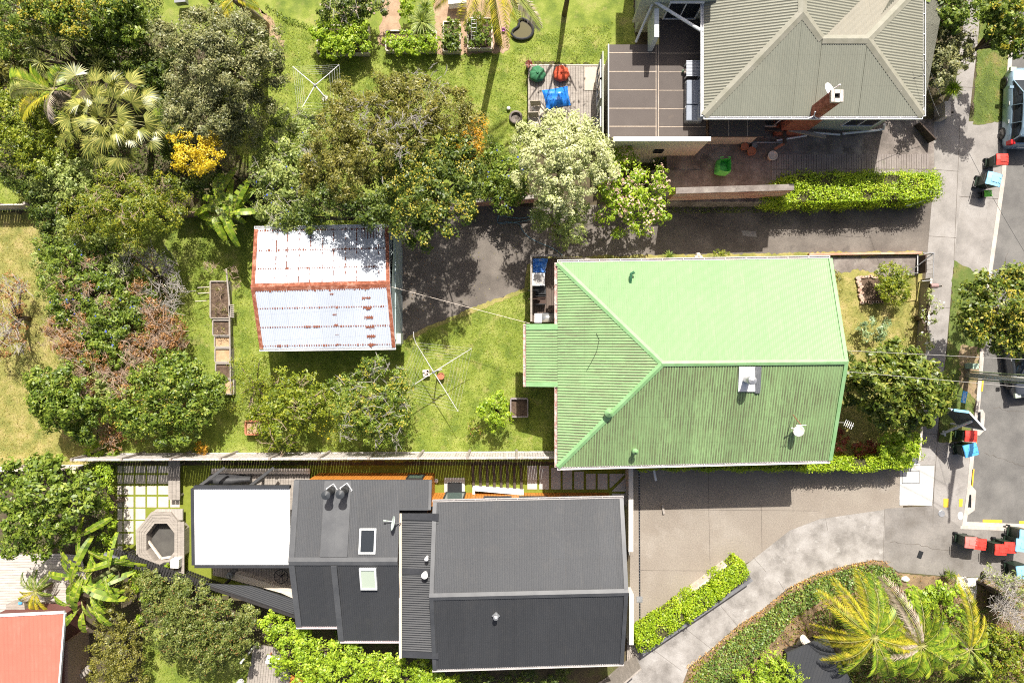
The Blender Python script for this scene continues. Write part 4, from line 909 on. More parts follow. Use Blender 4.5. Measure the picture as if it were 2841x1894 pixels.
# ---------------------------------------------------------------- objects
# wheelie bins: prototype stands at the origin, hinge side at -x
def bin_mesh(wd, dp, ht):
    mb = MB(); A = []; 
    for z, s in ((.06, .80), (.10, .82), (ht*.93, .98), (ht, 1.0)):
        A.append([(sx*dp/2*s, sy*wd/2*s, z) for sx, sy in ((-1, -1), (1, -1), (1, 1), (-1, 1), (-1, -1))])
    for p, q in zip(A[:-1], A[1:]): mb.quadstrip(p, q)
    mb.poly(A[0][:4][::-1]); mb.poly(A[-1][:4])
    mb.box((0, 0, ht-.03), (dp+.05, wd+.05, .05)); mb.box((-dp/2-.02, 0, .2), (.06, wd*.7, .05)); return mb
def make_bin(name, label, cat, lidm, bodym, wd=.5, dp=.53, ht=.93, group=None):
    t = thing(name, label, cat, (0, 0, 0), group); bin_mesh(wd, dp, ht).build('body', bodym, t)
    mb = MB(); n = 5; L = []
    for i, (f, z) in enumerate(((-.5, .02), (-.46, .05), (-.2, .075), (.3, .065), (.5, .03), (.53, -.03))):
        L.append([(f*(dp+.06), s*(wd+.05)/2, ht+z+.0*(abs(s) < 1)) for s in (-1, -.9, 0, .9, 1)])
        L[-1] = [(x, y, z_-(.03 if abs(y) > wd*.46 else 0)) for x, y, z_ in L[-1]]
    for p, q in zip(L[:-1], L[1:]): mb.quadstrip(q, p)
    mb.poly([L[0][0], L[0][4], (L[0][4][0], L[0][4][1], ht), (L[0][0][0], L[0][0][1], ht)]); mb.poly([L[5][0], L[5][4], L[5][4][:2]+(ht,), L[5][0][:2]+(ht,)][::-1])
    for s in (0, 4): mb.poly([l[s] for l in L]+[(L[5][s][0], L[5][s][1], ht), (L[0][s][0], L[0][s][1], ht)])
    mb.box((.02, 0, ht+.074), (dp*.5, wd*.5, .012)); mb.box((dp*.42, -.12, ht+.06), (.1, .04, .02)); mb.box((dp*.42, .12, ht+.06), (.1, .04, .02))
    mb.build('lid', lidm, t)
    for s in (-1, 1): 
        wv = MB().lathe([(.001, -.03), (.1, -.03), (.1, .03), (.001, .03)], (-dp/2*.86, s*wd*.47, .1), 16, rot=Matrix.Rotation(R(90), 3, 'X')); wv.build('wheel', m_black, t)
    MB().tube([(-dp/2-.09, -wd*.4, ht-.04), (-dp/2-.09, wd*.4, ht-.04)], .018, 8).build('handle', m_black, t)
    return t
m_bin = mat('dark_green_plastic', [(.018, .035, .022)], rough=.4); m_binb = mat('black_plastic', [(.02, .02, .022)], rough=.4)
m_red = mat('red_lid', [(.5, .035, .025), (.64, .07, .05)], rough=.5, layers=[((.5, .2, .15), 5, .6, .7, .4)]); m_pink = mat('faded_red_lid', [(.62, .16, .13), (.7, .22, .2)], rough=.6)
m_blu = mat('blue_lid', [(.08, .36, .72), (.12, .42, .78)], rough=.4); m_lblu = mat('pale_blue_lid', [(.25, .52, .72)], rough=.5); m_lime = mat('lime_lid', [(.18, .62, .06)], rough=.4); m_ylw = mat('yellow_lid', [(.75, .6, .08)], rough=.5)
GB = 'wheelie bins put out along the street'
def place(proto, px, py, rz, label, z=0, gr=GB, first=[]):
    l = P(px, py, 1.0); loc = (l.x, l.y, z)
    if proto.name not in first: first.append(proto.name); proto.location = loc; proto.rotation_euler = (0, 0, rz); proto['label'] = label; return proto
    return dup(proto, loc, rz, label, gr)
bR = make_bin('wheelie_bin', '', 'wheelie bin', m_red, m_bin, group=GB); bB = make_bin('wheelie_bin', '', 'wheelie bin', m_blu, m_bin, .56, .62, 1.0, group=GB)
bLB = make_bin('wheelie_bin', '', 'wheelie bin', m_lblu, m_bin, .58, .66, 1.0, group=GB); bP = make_bin('wheelie_bin', '', 'wheelie bin', m_pink, m_bin, group=GB)
bS = make_bin('food_scraps_bin', '', 'food bin', m_lime, m_binb, .28, .3, .45, group='small food scraps bins'); bY = make_bin('food_scraps_bin', '', 'food bin', m_ylw, m_binb, .28, .3, .5, group='small food scraps bins')
place(bR, 2783, 441, 0, 'red-lidded wheelie bin behind the rear bumper of the parked blue car')
place(bLB, 2757, 497, -.25, 'pale blue lidded wheelie bin on the kerb above the small lime bin')
place(bR, 2696, 1210, -.05, 'red-lidded wheelie bin standing under the billboard by the drain')
place(bB, 2693, 1248, .25, 'bright blue lidded wheelie bin tilted beside the red bin under the billboard')
place(bP, 2696, 1505, -.05, 'wheelie bin with a faded pink lid, leftmost on the asphalt yard')
place(bR, 2722, 1510, -.1, 'red-lidded wheelie bin touching the faded pink lidded bin')
place(bR, 2779, 1525, -.05, 'red-lidded wheelie bin lower and left of the joined red pair')
place(bR, 2805, 1519, -.05, 'red-lidded wheelie bin between another red bin and the blue bin at the right edge')
place(bLB, 2838, 1512, -.1, 'pale blue lidded wheelie bin cut off by the right edge, next to the red bins')
place(bLB, 2840, 1586, .1, 'pale blue lidded wheelie bin alone above the right-hand retaining wall')
place(bLB, 2848, 1487, -.1, 'wheelie bin half out of frame, topmost at the right edge')
l = P(2743, 536, .5); bS.location = (l.x, l.y, 0); bS.rotation_euler = (0, 0, .08); bS['label'] = 'small lime green lidded food bin standing alone on the kerb'
l = P(2712, 1503, .5); bY.location = (l.x, l.y, 0); bY['label'] = 'small yellow lidded food bin squeezed between the pink and red bins'

# cars
def car(label, center, rz, paint, name='parked_car', L=3.95, W=1.69, Hh=1.5):
    T = thing(name, label, 'car', center)
    # body: cross sections along local y (front +y)
    ys = [-.5, -.485, -.45, -.36, -.22, -.05, .12, .25, .36, .45, .485, .5]
    hw = [.36, .43, .465, .49, .5, .5, .5, .497, .48, .44, .39, .30]
    top = [.62, .86, .93, .95, .96, .96, .95, .92, .86, .76, .66, .55]
    mb = MB(); S = []
    for y, h, t in zip(ys, hw, top):
        w_ = h*W; S.append([(-w_*.9, y*L, .2), (-w_, y*L, .34), (-w_*1.0, y*L, .62), (-w_*.965, y*L, t-.08), (-w_*.87, y*L, t), (0, y*L, t+.045), (w_*.87, y*L, t), (w_*.965, y*L, t-.08), (w_, y*L, .62), (w_, y*L, .34), (w_*.9, y*L, .2)])
    for a, b in zip(S[:-1], S[1:]): mb.quadstrip(b, a)
    mb.poly(S[0]); mb.poly(S[-1][::-1])
    for a, b in zip(S[:-1], S[1:]): mb.poly([a[0], b[0], b[-1], a[-1]])
    def pl(mb): # rotate to place
        ca, sa = math.cos(rz), math.sin(rz); mb.v = [(x*ca-y*sa+center[0], x*sa+y*ca+center[1], z+center[2]) for x, y, z in mb.v]; return mb
    body = pl(mb).build('body', paint, T, True)
    # cabin
    cab = MB(); S = []
    for y, h, z in ((-.47, .41, .93), (-.40, .385, 1.32), (-.33, .375, Hh-.05), (-.15, .38, Hh), (.02, .375, Hh-.01), (.10, .36, Hh-.08), (.31, .43, .92)):
        w_ = h*W; S.append([(-W*.455, y*L, .92 if z < 1 else .92), (-w_, y*L, z), (-w_*.8, y*L, z+.03), (0, y*L, z+.05), (w_*.8, y*L, z+.03), (w_, y*L, z), (W*.455, y*L, .92)])
    gl = MB()
    for a, b in zip(S[:-1], S[1:]): gl.quadstrip(b, a)
    gl.poly(S[0]); gl.poly(S[-1][::-1]); pl(gl).build('windows', m_glass, T, True)
    rf = MB(); RS = []
    for y, h, z in ((-.425, .36, 1.27), (-.40, .385, 1.335), (-.33, .38, Hh-.035), (-.15, .385, Hh+.015), (.02, .38, Hh+.005), (.105, .365, Hh-.065)):
        w_ = h*W; RS.append([(-w_-.015, y*L, z-.05), (-w_-.01, y*L, z+.005), (-w_*.8, y*L, z+.04), (0, y*L, z+.06), (w_*.8, y*L, z+.04), (w_+.01, y*L, z+.005), (w_+.015, y*L, z-.05)])
    for a, b in zip(RS[:-1], RS[1:]): rf.quadstrip(b, a)
    pl(rf).build('roof', paint, T, True)
    pm = MB()
    for s in (-1, 1):
        for y0, y1, h0, h1 in ((.11, .30, .365, .43), (-.03, -.01, .385, .455), (-.25, -.235, .385, .455), (-.41, -.45, .39, .43)): pm.beam((s*W*h0*1.0+s*.01, y0*L, Hh-.06), (s*W*h1+s*.015, y1*L, .93), .05, .03)
    pl(pm).build('pillar', paint, T)
    for s in (-1, 1):
        for y in (-.315, .325):
            r_ = Matrix.Rotation(R(90), 3, 'Y'); mbw = MB().lathe([(.2, -.1), (.29, -.1), (.305, -.07), (.305, .07), (.29, .1), (.2, .1)], (s*(W/2-.09), y*L, .305), 24, rot=r_); wh = pl(mbw).build('wheel', m_black, T, True)
            rm = MB().lathe([(.001, .07), (.06, .08), (.19, .06), (.2, .095)], (0, 0, 0), 10); rm = MB().lathe([(.001, .085), (.05, .09), (.08, .06), (.17, .07), (.2, .1)], (s*(W/2-.09), y*L, .305), 20, rot=Matrix.Rotation(R(90)*s, 3, 'Y'))
            pl(rm).build('rim', m_galv, wh)
        tl = MB().box((s*W*.44, -.468*L, .84), (.22, .2, .34), .0); pl(tl).build('tail_light', mat_tail, T)
        hl = MB().box((s*W*.38, .465*L, .66), (.28, .22, .14)); pl(hl).build('headlight', m_glassb, T)
        mr = MB().box((s*(W*.5+.08), .21*L, .98), (.2, .12, .13)); pl(mr).build('wing_mirror', paint, T)
        for y in (-.2, .03): pl(MB().box((s*(W*.5+.0), y*L, .8), (.04, .18, .03))).build('door_handle', m_galv, T)
    pl(MB().box((0, -.497*L, .42), (W*.7, .08, .22))).build('rear_bumper', paint, T)
    pl(MB().box((0, -.505*L, .6), (.5, .02, .11))).build('number_plate', m_whit, T)
    return T
mat_tail = mat('tail_lens', [(.6, .02, .02)], rough=.2)
def paint(name, c):
    m, nt, b = newmat(name); b.inputs['Base Color'].default_value = (*c, 1); b.inputs['Metallic'].default_value = .35; b.inputs['Roughness'].default_value = .32
    b.inputs['Coat Weight'].default_value = .6; b.inputs['Coat Roughness'].default_value = .08; return m
c = P(2853, 292, .8); car('silver blue hatchback parked at the kerb in the upper right corner', Vector((c.x, c.y, RZ)), R(-2), paint('silver_blue_paint', (.25, .36, .45)))
c = P(2862, 985, .9); car('dark grey hatchback parked under the street tree and the power pole', Vector((c.x, c.y, RZ)), R(186), paint('dark_grey_paint', (.10, .11, .13)), L=4.2)

# power pole with cross-arm, and overhead wires
b = G(2683, 1040); t = thing('power_pole', 'tall pale concrete power pole on the verge leaning over the dark grey car', 'power pole', b)
MB().tube([b, b+V3(0, 0, 4.2), b+V3(.0, 0, 8.4)], [.13, .11, .08], 12).build('pole', mat('pole_concrete', [(.66, .64, .6), (.76, .75, .72)], scale=3, rough=.8), t, True)
MB().box((b.x, b.y-.02, 8.0), (.1, 1.9, .1)).build('crossarm', m_pale, t)
mb = MB()
for k in (-.85, -.35, .35, .85): mb.lathe([(.05, 0), (.07, .05), (.04, .1), (.06, .14), (.001, .18)], (b.x, b.y+k, 8.06), 10)
mb.build('insulator', m_whit, t)
mb = MB(); mb.tube([b+V3(.0, .19, .1), b+V3(0, .17, 8)], .035, 6); mb.tube([b+V3(.05, -.2, 0), b+V3(.05, -.17, 8)], .03, 6); mb.build('conduit', mat('green_conduit', [(.3, .36, .22)], rough=.6), t)
t = tag(MB().box(P(2696, 1015, .35), (.3, .28, .6)).build('junction_box', mat('pale_green_box', [(.42, .55, .42)], rough=.5)), 'small pale green box beside the foot of the power pole', 'utility box')
def wire(a, b_, sag, r, label, m, name='overhead_wire'):
    a = Vector(a); b_ = Vector(b_); pts = [a.lerp(b_, i/16)-V3(0, 0, sag*4*(i/16)*(1-i/16)) for i in range(17)]
    return tag(MB().tube(pts, r, 5).build(name, m), label, 'cable')
m_wire = mat('grey_cable', [(.4, .38, .36)], rough=.6); tp = b+V3(0, 0, 8.1)
wire(tp+V3(0, .85, 0), P(2346, 972, 4.9), .5, .009, 'upper overhead cable running from the pole to the gable of the green house', m_wire)
wire(tp+V3(0, -.35, 0), P(2344, 1030, 4.8), .35, .009, 'lower overhead cable running from the pole past the magnolia to the green roof', m_wire)
wire(tp+V3(0, .35, 0), P(2560, 150, 5.2), .6, .008, 'long thin overhead cable running from the pole to the east eave of the olive roof', m_black)
wire(P(1087, 796, 3.15), P(1470, 897, 3.3), .15, .010, 'pale cable strung from the iron shed to the green house porch', mat('cream_cable', [(.72, .62, .52)], rough=.6))
wire(P(2557, 178, 5.1), P(2606, 322, 1.5), .1, .010, 'short grey cable from the olive eave down to the street letterbox wall', m_wire)
# billboard: two boards in a V with raking prop
t = thing('billboard', 'for-sale style billboard of two blue-edged boards in a V with white props', 'billboard', G(2680, 1150))
def panel(a, b_, z0, z1, th, m, par, name):
    a = Vector(a); b_ = Vector(b_); mb = MB(); mb.beam((a.x, a.y, (z0+z1)/2), (b_.x, b_.y, (z0+z1)/2), th, z1-z0); return mb.build(name, m, par)
a, b_ = P(2688, 1143, 2.5), P(2733, 1192, 2.5); panel(a, b_, .55, 2.5, .05, mat('board_back', [(.11, .12, .12)], rough=.6), t, 'board')
MB().beam((a.x, a.y, 2.52), (b_.x, b_.y, 2.52), .08, .04).build('board_edge', m_whit, t)
a2, b2 = P(2645, 1137, 2.5), P(2686, 1142, 2.5); panel(a2, b2, .55, 2.5, .05, m_blu, t, 'board'); MB().beam((a2.x, a2.y, 2.53), (b2.x, b2.y, 2.53), .12, .05).build('board_edge', m_lblu, t)
mb = MB(); mb.beam(P(2612, 1203, .05), P(2696, 1168, 2.3), .09, .09)
for p in (a, b_, a2, b2): mb.box((p.x, p.y, 1.2), (.08, .08, 2.4))
mb.beam(P(2618, 1195, .3), P(2622, 1208, .1), .08, .08); mb.build('prop', m_whit, t)
# small blue sign
c = P(2675, 1101, .9); t = thing('street_notice', 'small bright blue notice board with white lettering on the verge', 'sign', (c.x, c.y, 0))
M = Matrix.Rotation(R(-12), 3, 'Z') @ Matrix.Rotation(R(18), 3, 'Y'); MB().box(c, (.3, .58, .03), M=M).build('board', m_blu, t); MB().box((c.x, c.y, .43), (.05, .05, .84)).build('post', m_galv, t)
mb = MB()
for i, (w_, o_) in enumerate(((.42, 0), (.36, .03), (.44, 0), (.2, .1))):
    for k in range(int(w_/.045)): mb.box(c+M @ V3(-.09+i*.05, .2-o_-k*.045, .018), (.022, .028, .004), M=M)
mb.box(c+M @ V3(.03, -.22, .018), (.1, .06, .004), M=M); mb.build('lettering', m_whit, t)
# letterboxes
t = thing('letterbox', 'dusky pink letterbox on a post at the footpath beside the steel gate', 'letterbox', G(2578, 793)); c = P(2589, 793, 1.05)
MB().box((G(2578, 793).x+.05, c.y, .5), (.06, .06, 1)).build('post', m_timber, t); mb = MB(); mb.box(c, (.36, .22, .14)); mb.tube([c+V3(-.18, 0, .07), c+V3(.18, 0, .07)], .11, 12); mb.build('box', mat('pink_brown', [(.3, .19, .18)], rough=.6), t)
t = thing('letterbox', 'grey slatted letterbox at the corner of the lower hedge and footpath', 'letterbox', G(2530, 1278)); c = P(2536, 1278, .9)
MB().box((G(2530, 1278).x, c.y, .42), (.08, .08, .84)).build('post', m_timber, t); mb = MB(); mb.box(c, (.3, .3, .16))
for i in range(4): mb.box(c+V3(0, -.1+i*.07, .1), (.28, .04, .02))
mb.build('box', m_grey, t)
# steel gate standing open
t = thing('garden_gate', 'open galvanised tube gate at the top of the front path', 'gate', G(2560, 710)); a0, a1, a2_, a3 = P(2560, 702, 1.3), P(2591, 702, 1.2), P(2588, 777, 1.15), P(2558, 780, 1.2)
mb = MB(); mb.tube([P(2520, 757, .3), a1], .025, 8); mb.tube([a1, a2_], .022, 8); mb.tube([a2_, a3], .022, 8); mb.tube([a0, a1], .02, 8); mb.tube([P(2546, 706, .1), P(2546, 758, .2)], .03, 8); mb.tube([P(2546, 758, .2), P(2520, 757, .3)], .02, 8)
mb.tube([(a1.x, a1.y, 0), a1], .03, 8); mb.tube([(a2_.x, a2_.y, 0), a2_], .03, 8); mb.build('tube_frame', m_galv, t)
mb = MB()
for k in range(6): p = a1.lerp(a2_, (k+.5)/6); mb.tube([p, (p.x-.02, p.y, .15)], .008, 5)
mb.build('wire_mesh', m_galv, t)
t = thing('driveway_gate', 'low bent steel gate rail at the mouth of the driveway below the hedge', 'gate', G(2545, 600))
mb = MB(); mb.tube([P(2515, 571, 1.0), P(2545, 562, 1.1), P(2567, 556, 1.1)], .03, 8); mb.tube([(P(2567, 556, 1.1).x, P(2567, 556, 1.1).y, 0), P(2567, 556, 1.1)], .03, 8); mb.build('tube_frame', m_whit, t)
# white gate post wall near yucca
t = thing('gate_pillar', 'pale masonry letterbox pillar and low walls beside the bright yucca', 'pillar', G(2610, 330)); p = P(2630, 302, .9)
mb = MB(); mb.box((p.x, p.y, .45), (.28, .75, .9)); mb.build('pillar', m_pale, t); mb = MB(); mb.beam((G(2590, 333).x, G(2590, 333).y, .3), (G(2625, 325).x, G(2625, 325).y, .3), .18, .6); mb.beam((G(2622, 325).x, G(2620, 325).y, .3), (G(2618, 292).x, G(2618, 292).y, .3), .14, .6); mb.build('low_wall', m_timber, t)
t = thing('side_gate', 'dark narrow timber gate standing ajar at the corner of the olive house', 'gate', G(2535, 370)); mb = MB(); a, b_ = G(2530, 352), G(2574, 398); mb.beam((a.x, a.y, .35), (b_.x, b_.y, .35), .06, .7); mb.build('gate_leaf', m_darkwood, t)

# rotary clotheslines
def clothesline(label, hub, arms, base, zr, m, nlines=7, handle=None):
    t = thing('rotary_clothesline', label, 'clothesline', base)
    MB().tube([base, (hub.x, hub.y, zr*.5), (hub.x, hub.y, zr+.05)], .03, 10).build('pole', m, t); h = V3(hub.x, hub.y, zr)
    ends = []
    for a in arms: ends.append(a); MB().tube([h, h.lerp(a, .5)-V3(0, 0, .02), a], [.024, .018, .014], 8).build('arm', m, t)
    mb = MB(); n = len(ends)
    for k in range(nlines):
        f = 1-k*.10
        for i in range(n):
            p, q = h.lerp(ends[i], f), h.lerp(ends[(i+1) % n], f); pts = [p.lerp(q, j/4)-V3(0, 0, .03*math.sin(math.pi*j/4)) for j in range(5)]; mb.tube(pts, .003, 4, False)
    mb.build('line', m, t)
    MB().lathe([(.07, -.12), (.07, .06), (.04, .08)], h, 12).build('hub', m_grey, t); return t
m_line = mat('pale_tube', [(.5, .48, .46), (.6, .58, .56)], rough=.4); H1 = 1.75
c1 = clothesline('rotary clothesline strung with lines and a white cloth on the upper lawn', P(874, 237, H1), [P(812, 185, H1+.05), P(941, 180, H1+.05), P(948, 322, H1+.05), P(827, 317, H1+.05)], V3(P(874, 237, H1).x, P(874, 237, H1).y, 0), H1, m_whit, 5)
# concrete footing
tag(MB().lathe([(.001, .03), (.16, .03), (.17, .004)], (P(874, 237, H1).x, P(874, 237, H1).y, 0), 18).build('concrete_footing', m_newc), 'round white concrete footing under the clothesline on the upper lawn', 'footing')
a, b_ = P(828, 319, H1), P(905, 321, H1); mb = MB(); rr = np.random.default_rng(2)
for (u0, u1, d) in ((0, .5, .75), (.47, .95, .45)):
    rows = []
    for j in range(6): rows.append([a.lerp(b_, u0+(u1-u0)*i/8)+V3(rr.normal(0, .01), -.05*j+.05*math.sin(i*1.3+j*.4)*(j/3), -d*j/5) for i in range(9)])
    for p, q in zip(rows[:-1], rows[1:]): mb.quadstrip(q, p); mb.quadstrip([v-V3(0, .012, 0) for v in p], [v-V3(0, .012, 0) for v in q])
tag(mb.build('hanging_cloth', mat('grey_white_cloth', [(.5, .5, .55), (.6, .6, .64)], rough=.9), None, True), 'pale grey cloth pegged to the lower side of the upper clothesline', 'cloth')
H2 = 1.95
c2 = clothesline('bare rotary clothesline with long crooked arms on the back lawn', P(1203, 1032, H2), [P(1153, 950, H2+.1), P(1309, 966, H2), P(1271, 1141, H2), P(1099, 1098, H2)], V3(P(1203, 1032, H2).x, P(1203, 1032, H2).y, 0), H2, m_line, 6)
MB().tube([P(1153, 950, H2+.1), P(1148, 935, H2+.25), P(1147, 920, H2+.3)], .02, 8).build('arm_tip', m_line, c2)
MB().tube([P(1203, 1032, H2), P(1226, 1024, H2-.25)], .03, 8).build('winding_handle', m_line, c2)
def potshape(name, label, px, py, r_, h, m, group=None, soil=True, plant=None):
    c = PT(px, py) if 2000 < px < 2200 else G(px, py); t = thing(name, label, 'plant pot', c, group)
    MB().lathe([(r_*.68, 0), (r_, h*.92), (r_*1.06, h*.94), (r_*1.06, h), (r_*.9, h), (r_*.86, h*.85)], c, 20).build('pot', m, t); MB().lathe([(.001, h*.84), (r_*.87, h*.84)], c, 16).build('soil', m_soil, t); return t
potshape('terracotta_pot', 'round terracotta pot under the back lawn clothesline', 1225, 1042, .17, .32, m_terra)
t = thing('rock_ornament', 'square pinkish white planter block left of the clothesline pole', 'planter', G(1184, 1034)); c = G(1184, 1034); mb = MB(); mb.box((c.x, c.y, .15), (.32, .34, .3), .1); mb.build('block', m_pale, t)
mb = MB(); rr = np.random.default_rng(9)
for i in range(9): mb.box((c.x+rr.uniform(-.12, .12), c.y+rr.uniform(-.12, .12), .33), (.1, .08, .08), rr.uniform(0, 3))
mb.build('stones', mat('pale_stone', [(.6, .5, .47), (.7, .6, .56)], rough=.8), t)

# upper deck with bean bags
t = thing('garden_deck', 'grey timber garden deck of vertical boards beside the brown balcony', 'deck', G(1570, 270)); a, b_ = P(1465, 183, .4), P(1700, 360, .4)
mb = MB(); planks(mb, a.x, b_.x, b_.y, a.y, .4, 'y', .13, .014); mb.build('boards', m_timber, t); MB().box(((a.x+b_.x)/2, (a.y+b_.y)/2, .18), (b_.x-a.x-.06, a.y-b_.y-.06, .34)).build('frame', m_darkwood, t)
MB().beam((a.x-.02, a.y+.03, .38), (b_.x, a.y+.03, .38), .05, .09).build('edge_board', m_pale, t)
def beanbag(px, py, label, m, r_=.4):
    c = P(px, py, .6); c.z = .4; mb = MB(); n = 28; prof = []
    for i in range(9):
        ph = math.pi*(i/8); prof.append((r_*math.sin(ph)**.8+.001, .21-.21*math.cos(ph)))
    base = len(mb.v)
    for (rad, z) in prof:
        for k in range(n):
            a = 2*math.pi*k/n; f = 1+.05*math.cos(a*8+z*6)+.03*math.cos(3*a+1); zz = z+(.035*math.cos(a*8)*(rad/r_) if z > .2 else 0); mb.v.append((c.x+rad*f*math.cos(a), c.y+rad*f*math.sin(a), c.z+zz))
    for i in range(8):
        for k in range(n): k2 = (k+1) % n; mb.f.append((base+i*n+k, base+i*n+k2, base+(i+1)*n+k2, base+(i+1)*n+k))
    t = thing('bean_bag', label, 'bean bag', c); mb.build('cushion', m, t, True)
    MB().lathe([(.05, .38), (.07, .42), (.05, .47), (.001, .48)], c, 10).build('gathered_top', m, t); return t
beanbag(1491, 206, 'round dark green bean bag in the corner of the garden deck', mat('green_canvas', [(.03, .14, .06), (.05, .19, .09)], rough=.8))
beanbag(1557, 205, 'round orange red bean bag on the garden deck', mat('orange_canvas', [(.5, .07, .03), (.6, .11, .05)], rough=.8))
q = [P(1504, 248, .55), P(1575, 236, .55), P(1585, 290, .55), P(1517, 303, .55)]; mb = MB(); rows = []; nn = 13
for i in range(nn):
    row = []
    for j in range(nn):
        u, v = i/(nn-1), j/(nn-1); p = q[0].lerp(q[1], u).lerp(q[3].lerp(q[2], u), v); e = (math.sin(math.pi*u)*math.sin(math.pi*v))**.5 if 0 < u < 1 and 0 < v < 1 else 0
        pin = .05*(math.sin(math.pi*u)+math.sin(math.pi*v)); cc = (q[0]+q[1]+q[2]+q[3])/4; p = p.lerp(cc, pin if (u in (0, 1) or v in (0, 1)) else pin*.5); row.append(V3(p.x, p.y, .42+.24*e+.03*math.sin(u*9+v*5)*e+.03*math.sin(v*13-u*4)*e))
    rows.append(row)
for r1, r2 in zip(rows[:-1], rows[1:]): mb.quadstrip(r1, r2)
for r1, r2 in zip(rows[:-1], rows[1:]): mb.quadstrip([V3(p.x, p.y, .41) for p in r2], [V3(p.x, p.y, .41) for p in r1])
tag(mb.build('floor_cushion', mat('royal_blue_nylon', [(.01, .15, .62), (.03, .24, .75)], scale=6, rough=.35), None, True), 'big square royal blue floor cushion on the garden deck', 'cushion')
c = P(1639, 219, .41); tag(MB().box((c.x, c.y, .415), (.62, 1.15, .02)).build('beige_mat', mat('beige', [(.5, .42, .33), (.56, .48, .38)], rough=.9)), 'plain beige mat lying on the garden deck', 'mat')
m_canvas = mat('striped_canvas', [(.35, .3, .24), (.6, .54, .44)], scale=12, rough=.9, stretch=(8, .5, 1))
chair(1496, 305, .4, 'striped canvas folding chair below the blue floor cushion', m_canvas, -.9, .5); chair(1484, 340, .4, 'striped canvas folding chair at the bottom corner of the garden deck, partly under blossom', m_canvas, -1.3, .5)
t = thing('fire_pit', 'round stone fire pit in the grass left of the garden deck', 'fire pit', G(1431, 328)); c = G(1431, 328)
MB().lathe([(.3, 0), (.34, .16), (.3, .2), (.24, .2), (.22, .06), (.001, .05)], c, 22).build('stone_ring', m_patio, t)
t = tag(MB().lathe([(.02, 0), (.08, .04), (.1, .1), (.08, .17), (.001, .2)], G(1411, 303), 14).build('white_ball', m_whit, None, True), 'small white ball on the lawn above the fire pit', 'ball')
# grey sofa and slatted table on balcony
zb = 2.9
def sofa(px0, px1, py0, py1, label, w2):
    a, b_ = P(px0, py1, zb+.4), P(px1, py0, zb+.4); t = thing('outdoor_sofa', label, 'sofa', ((a.x+b_.x)/2, (a.y+b_.y)/2, zb))
    ms = mat('slate_cushion', [(.26, .29, .34), (.32, .35, .4)], scale=2, rough=.9, bump=.15, bscale=20)
    MB().box(((a.x+b_.x)/2, (a.y+b_.y)/2, zb+.15), (b_.x-a.x, b_.y-a.y, .3)).build('base', m_grey, t)
    mb = MB(); mb.box(((a.x+b_.x)/2, (a.y+b_.y)/2, zb+.37), (b_.x-a.x-.02, b_.y-a.y-.02, .14)); s = mb.build('seat_cushion', ms, t)
    n = 2 if (b_.y-a.y) > 1 else 1
    for i in range(n): y0 = a.y+(b_.y-a.y)*(i+.5)/n; MB().box((b_.x-.12, y0, zb+.58), (.24, (b_.y-a.y)/n-.03, .36)).build('back_cushion', ms, t)
    for o in t.children:
        if 'cushion' in o.name: md = o.modifiers.new('b', 'BEVEL'); md.width = .04; md.segments = 3
sofa(1904, 1951, 222, 291, 'long slate grey outdoor sofa against the olive house wall', 2); sofa(1903, 1948, 292, 336, 'short slate grey sofa section at the south end of the brown balcony', 1)
c = P(1925, 190, zb+.5); t = thing('slatted_table', 'pale slatted outdoor table above the grey sofa on the balcony', 'table', (c.x, c.y, zb))
mb = MB()
for i in range(11): mb.box((c.x, c.y-.33+i*.066, zb+.5), (.68, .05, .025))
mb.build('tabletop', mat('pale_blue_slats', [(.42, .45, .5)], rough=.5), t)
for sx in (-1, 1):
    for sy in (-1, 1): MB().box((c.x+sx*.3, c.y+sy*.3, zb+.24), (.04, .04, .48)).build('leg', m_whit, t)
tag(MB().lathe([(.03, 0), (.045, .1), (.03, .2), (.001, .24)], P(1893, 200, zb), 10).build('spray_bottle', mat('green_white', [(.1, .5, .15), (.7, .7, .7)], scale=12, rough=.4)), 'little green and white bottle on the brown balcony', 'bottle')
# green garden bag
c = PT(1997, 470); t = thing('garden_bag', 'open bright green garden waste bag on the stained patio', 'bag', c); mb = MB(); rings = []
m_bag = mat('green_bag', [(.08, .48, .08), (.14, .62, .14)], scale=4, rough=.5)
for z, s, dx in ((0, .8, 0), (.3, 1.05, .0), (.6, 1.0, .02), (.85, .85, .03)):
    rings.append([V3(c.x+dx+s*.32*cx*(1+.08*math.sin(k*2.1+z*5)), c.y+s*.36*cy, c.z+z) for k, (cx, cy) in enumerate(((-1, -.8), (-.4, -1), (.5, -1.05), (1, -.7), (.95, .2), (.8, .95), (0, 1), (-.8, .9), (-1.05, 0), (-1, -.8)))])
for p, q in zip(rings[:-1], rings[1:]): mb.quadstrip(p, q)
mb.quadstrip([p+V3(0, 0, -.02) for p in rings[3]][::-1], [V3(c.lerp(p, .85).x, c.lerp(p, .85).y, c.z+.3) for p in rings[3]][::-1]); mb.poly([V3(c.lerp(p, .85).x, c.lerp(p, .85).y, c.z+.3) for p in rings[3][:-1]]); mb.build('bag_body', m_bag, t)
for s in (-1, 1): MB().tube([c+V3(s*.2, .3, .8), c+V3(s*.25, .34, .92), c+V3(s*.1, .36, .9)], .02, 6).build('handle', m_bag, t)
for (px, py, r_, m, lb) in ((2061, 411, .17, m_terra, 'round terracotta pot nearest the green garden bag'), (2080, 424, .2, m_terra, 'larger coiled terracotta pot beside broken pots on the patio'), (2088, 408, .12, m_grey, 'small grey pot behind the terracotta pots on the patio')): potshape('plant_pot', lb, px, py, r_, .3, m)
pp = potshape('plant_pot', 'cream pot holding a small leafy plant on the patio', 2137, 437, .22, .35, m_pale)
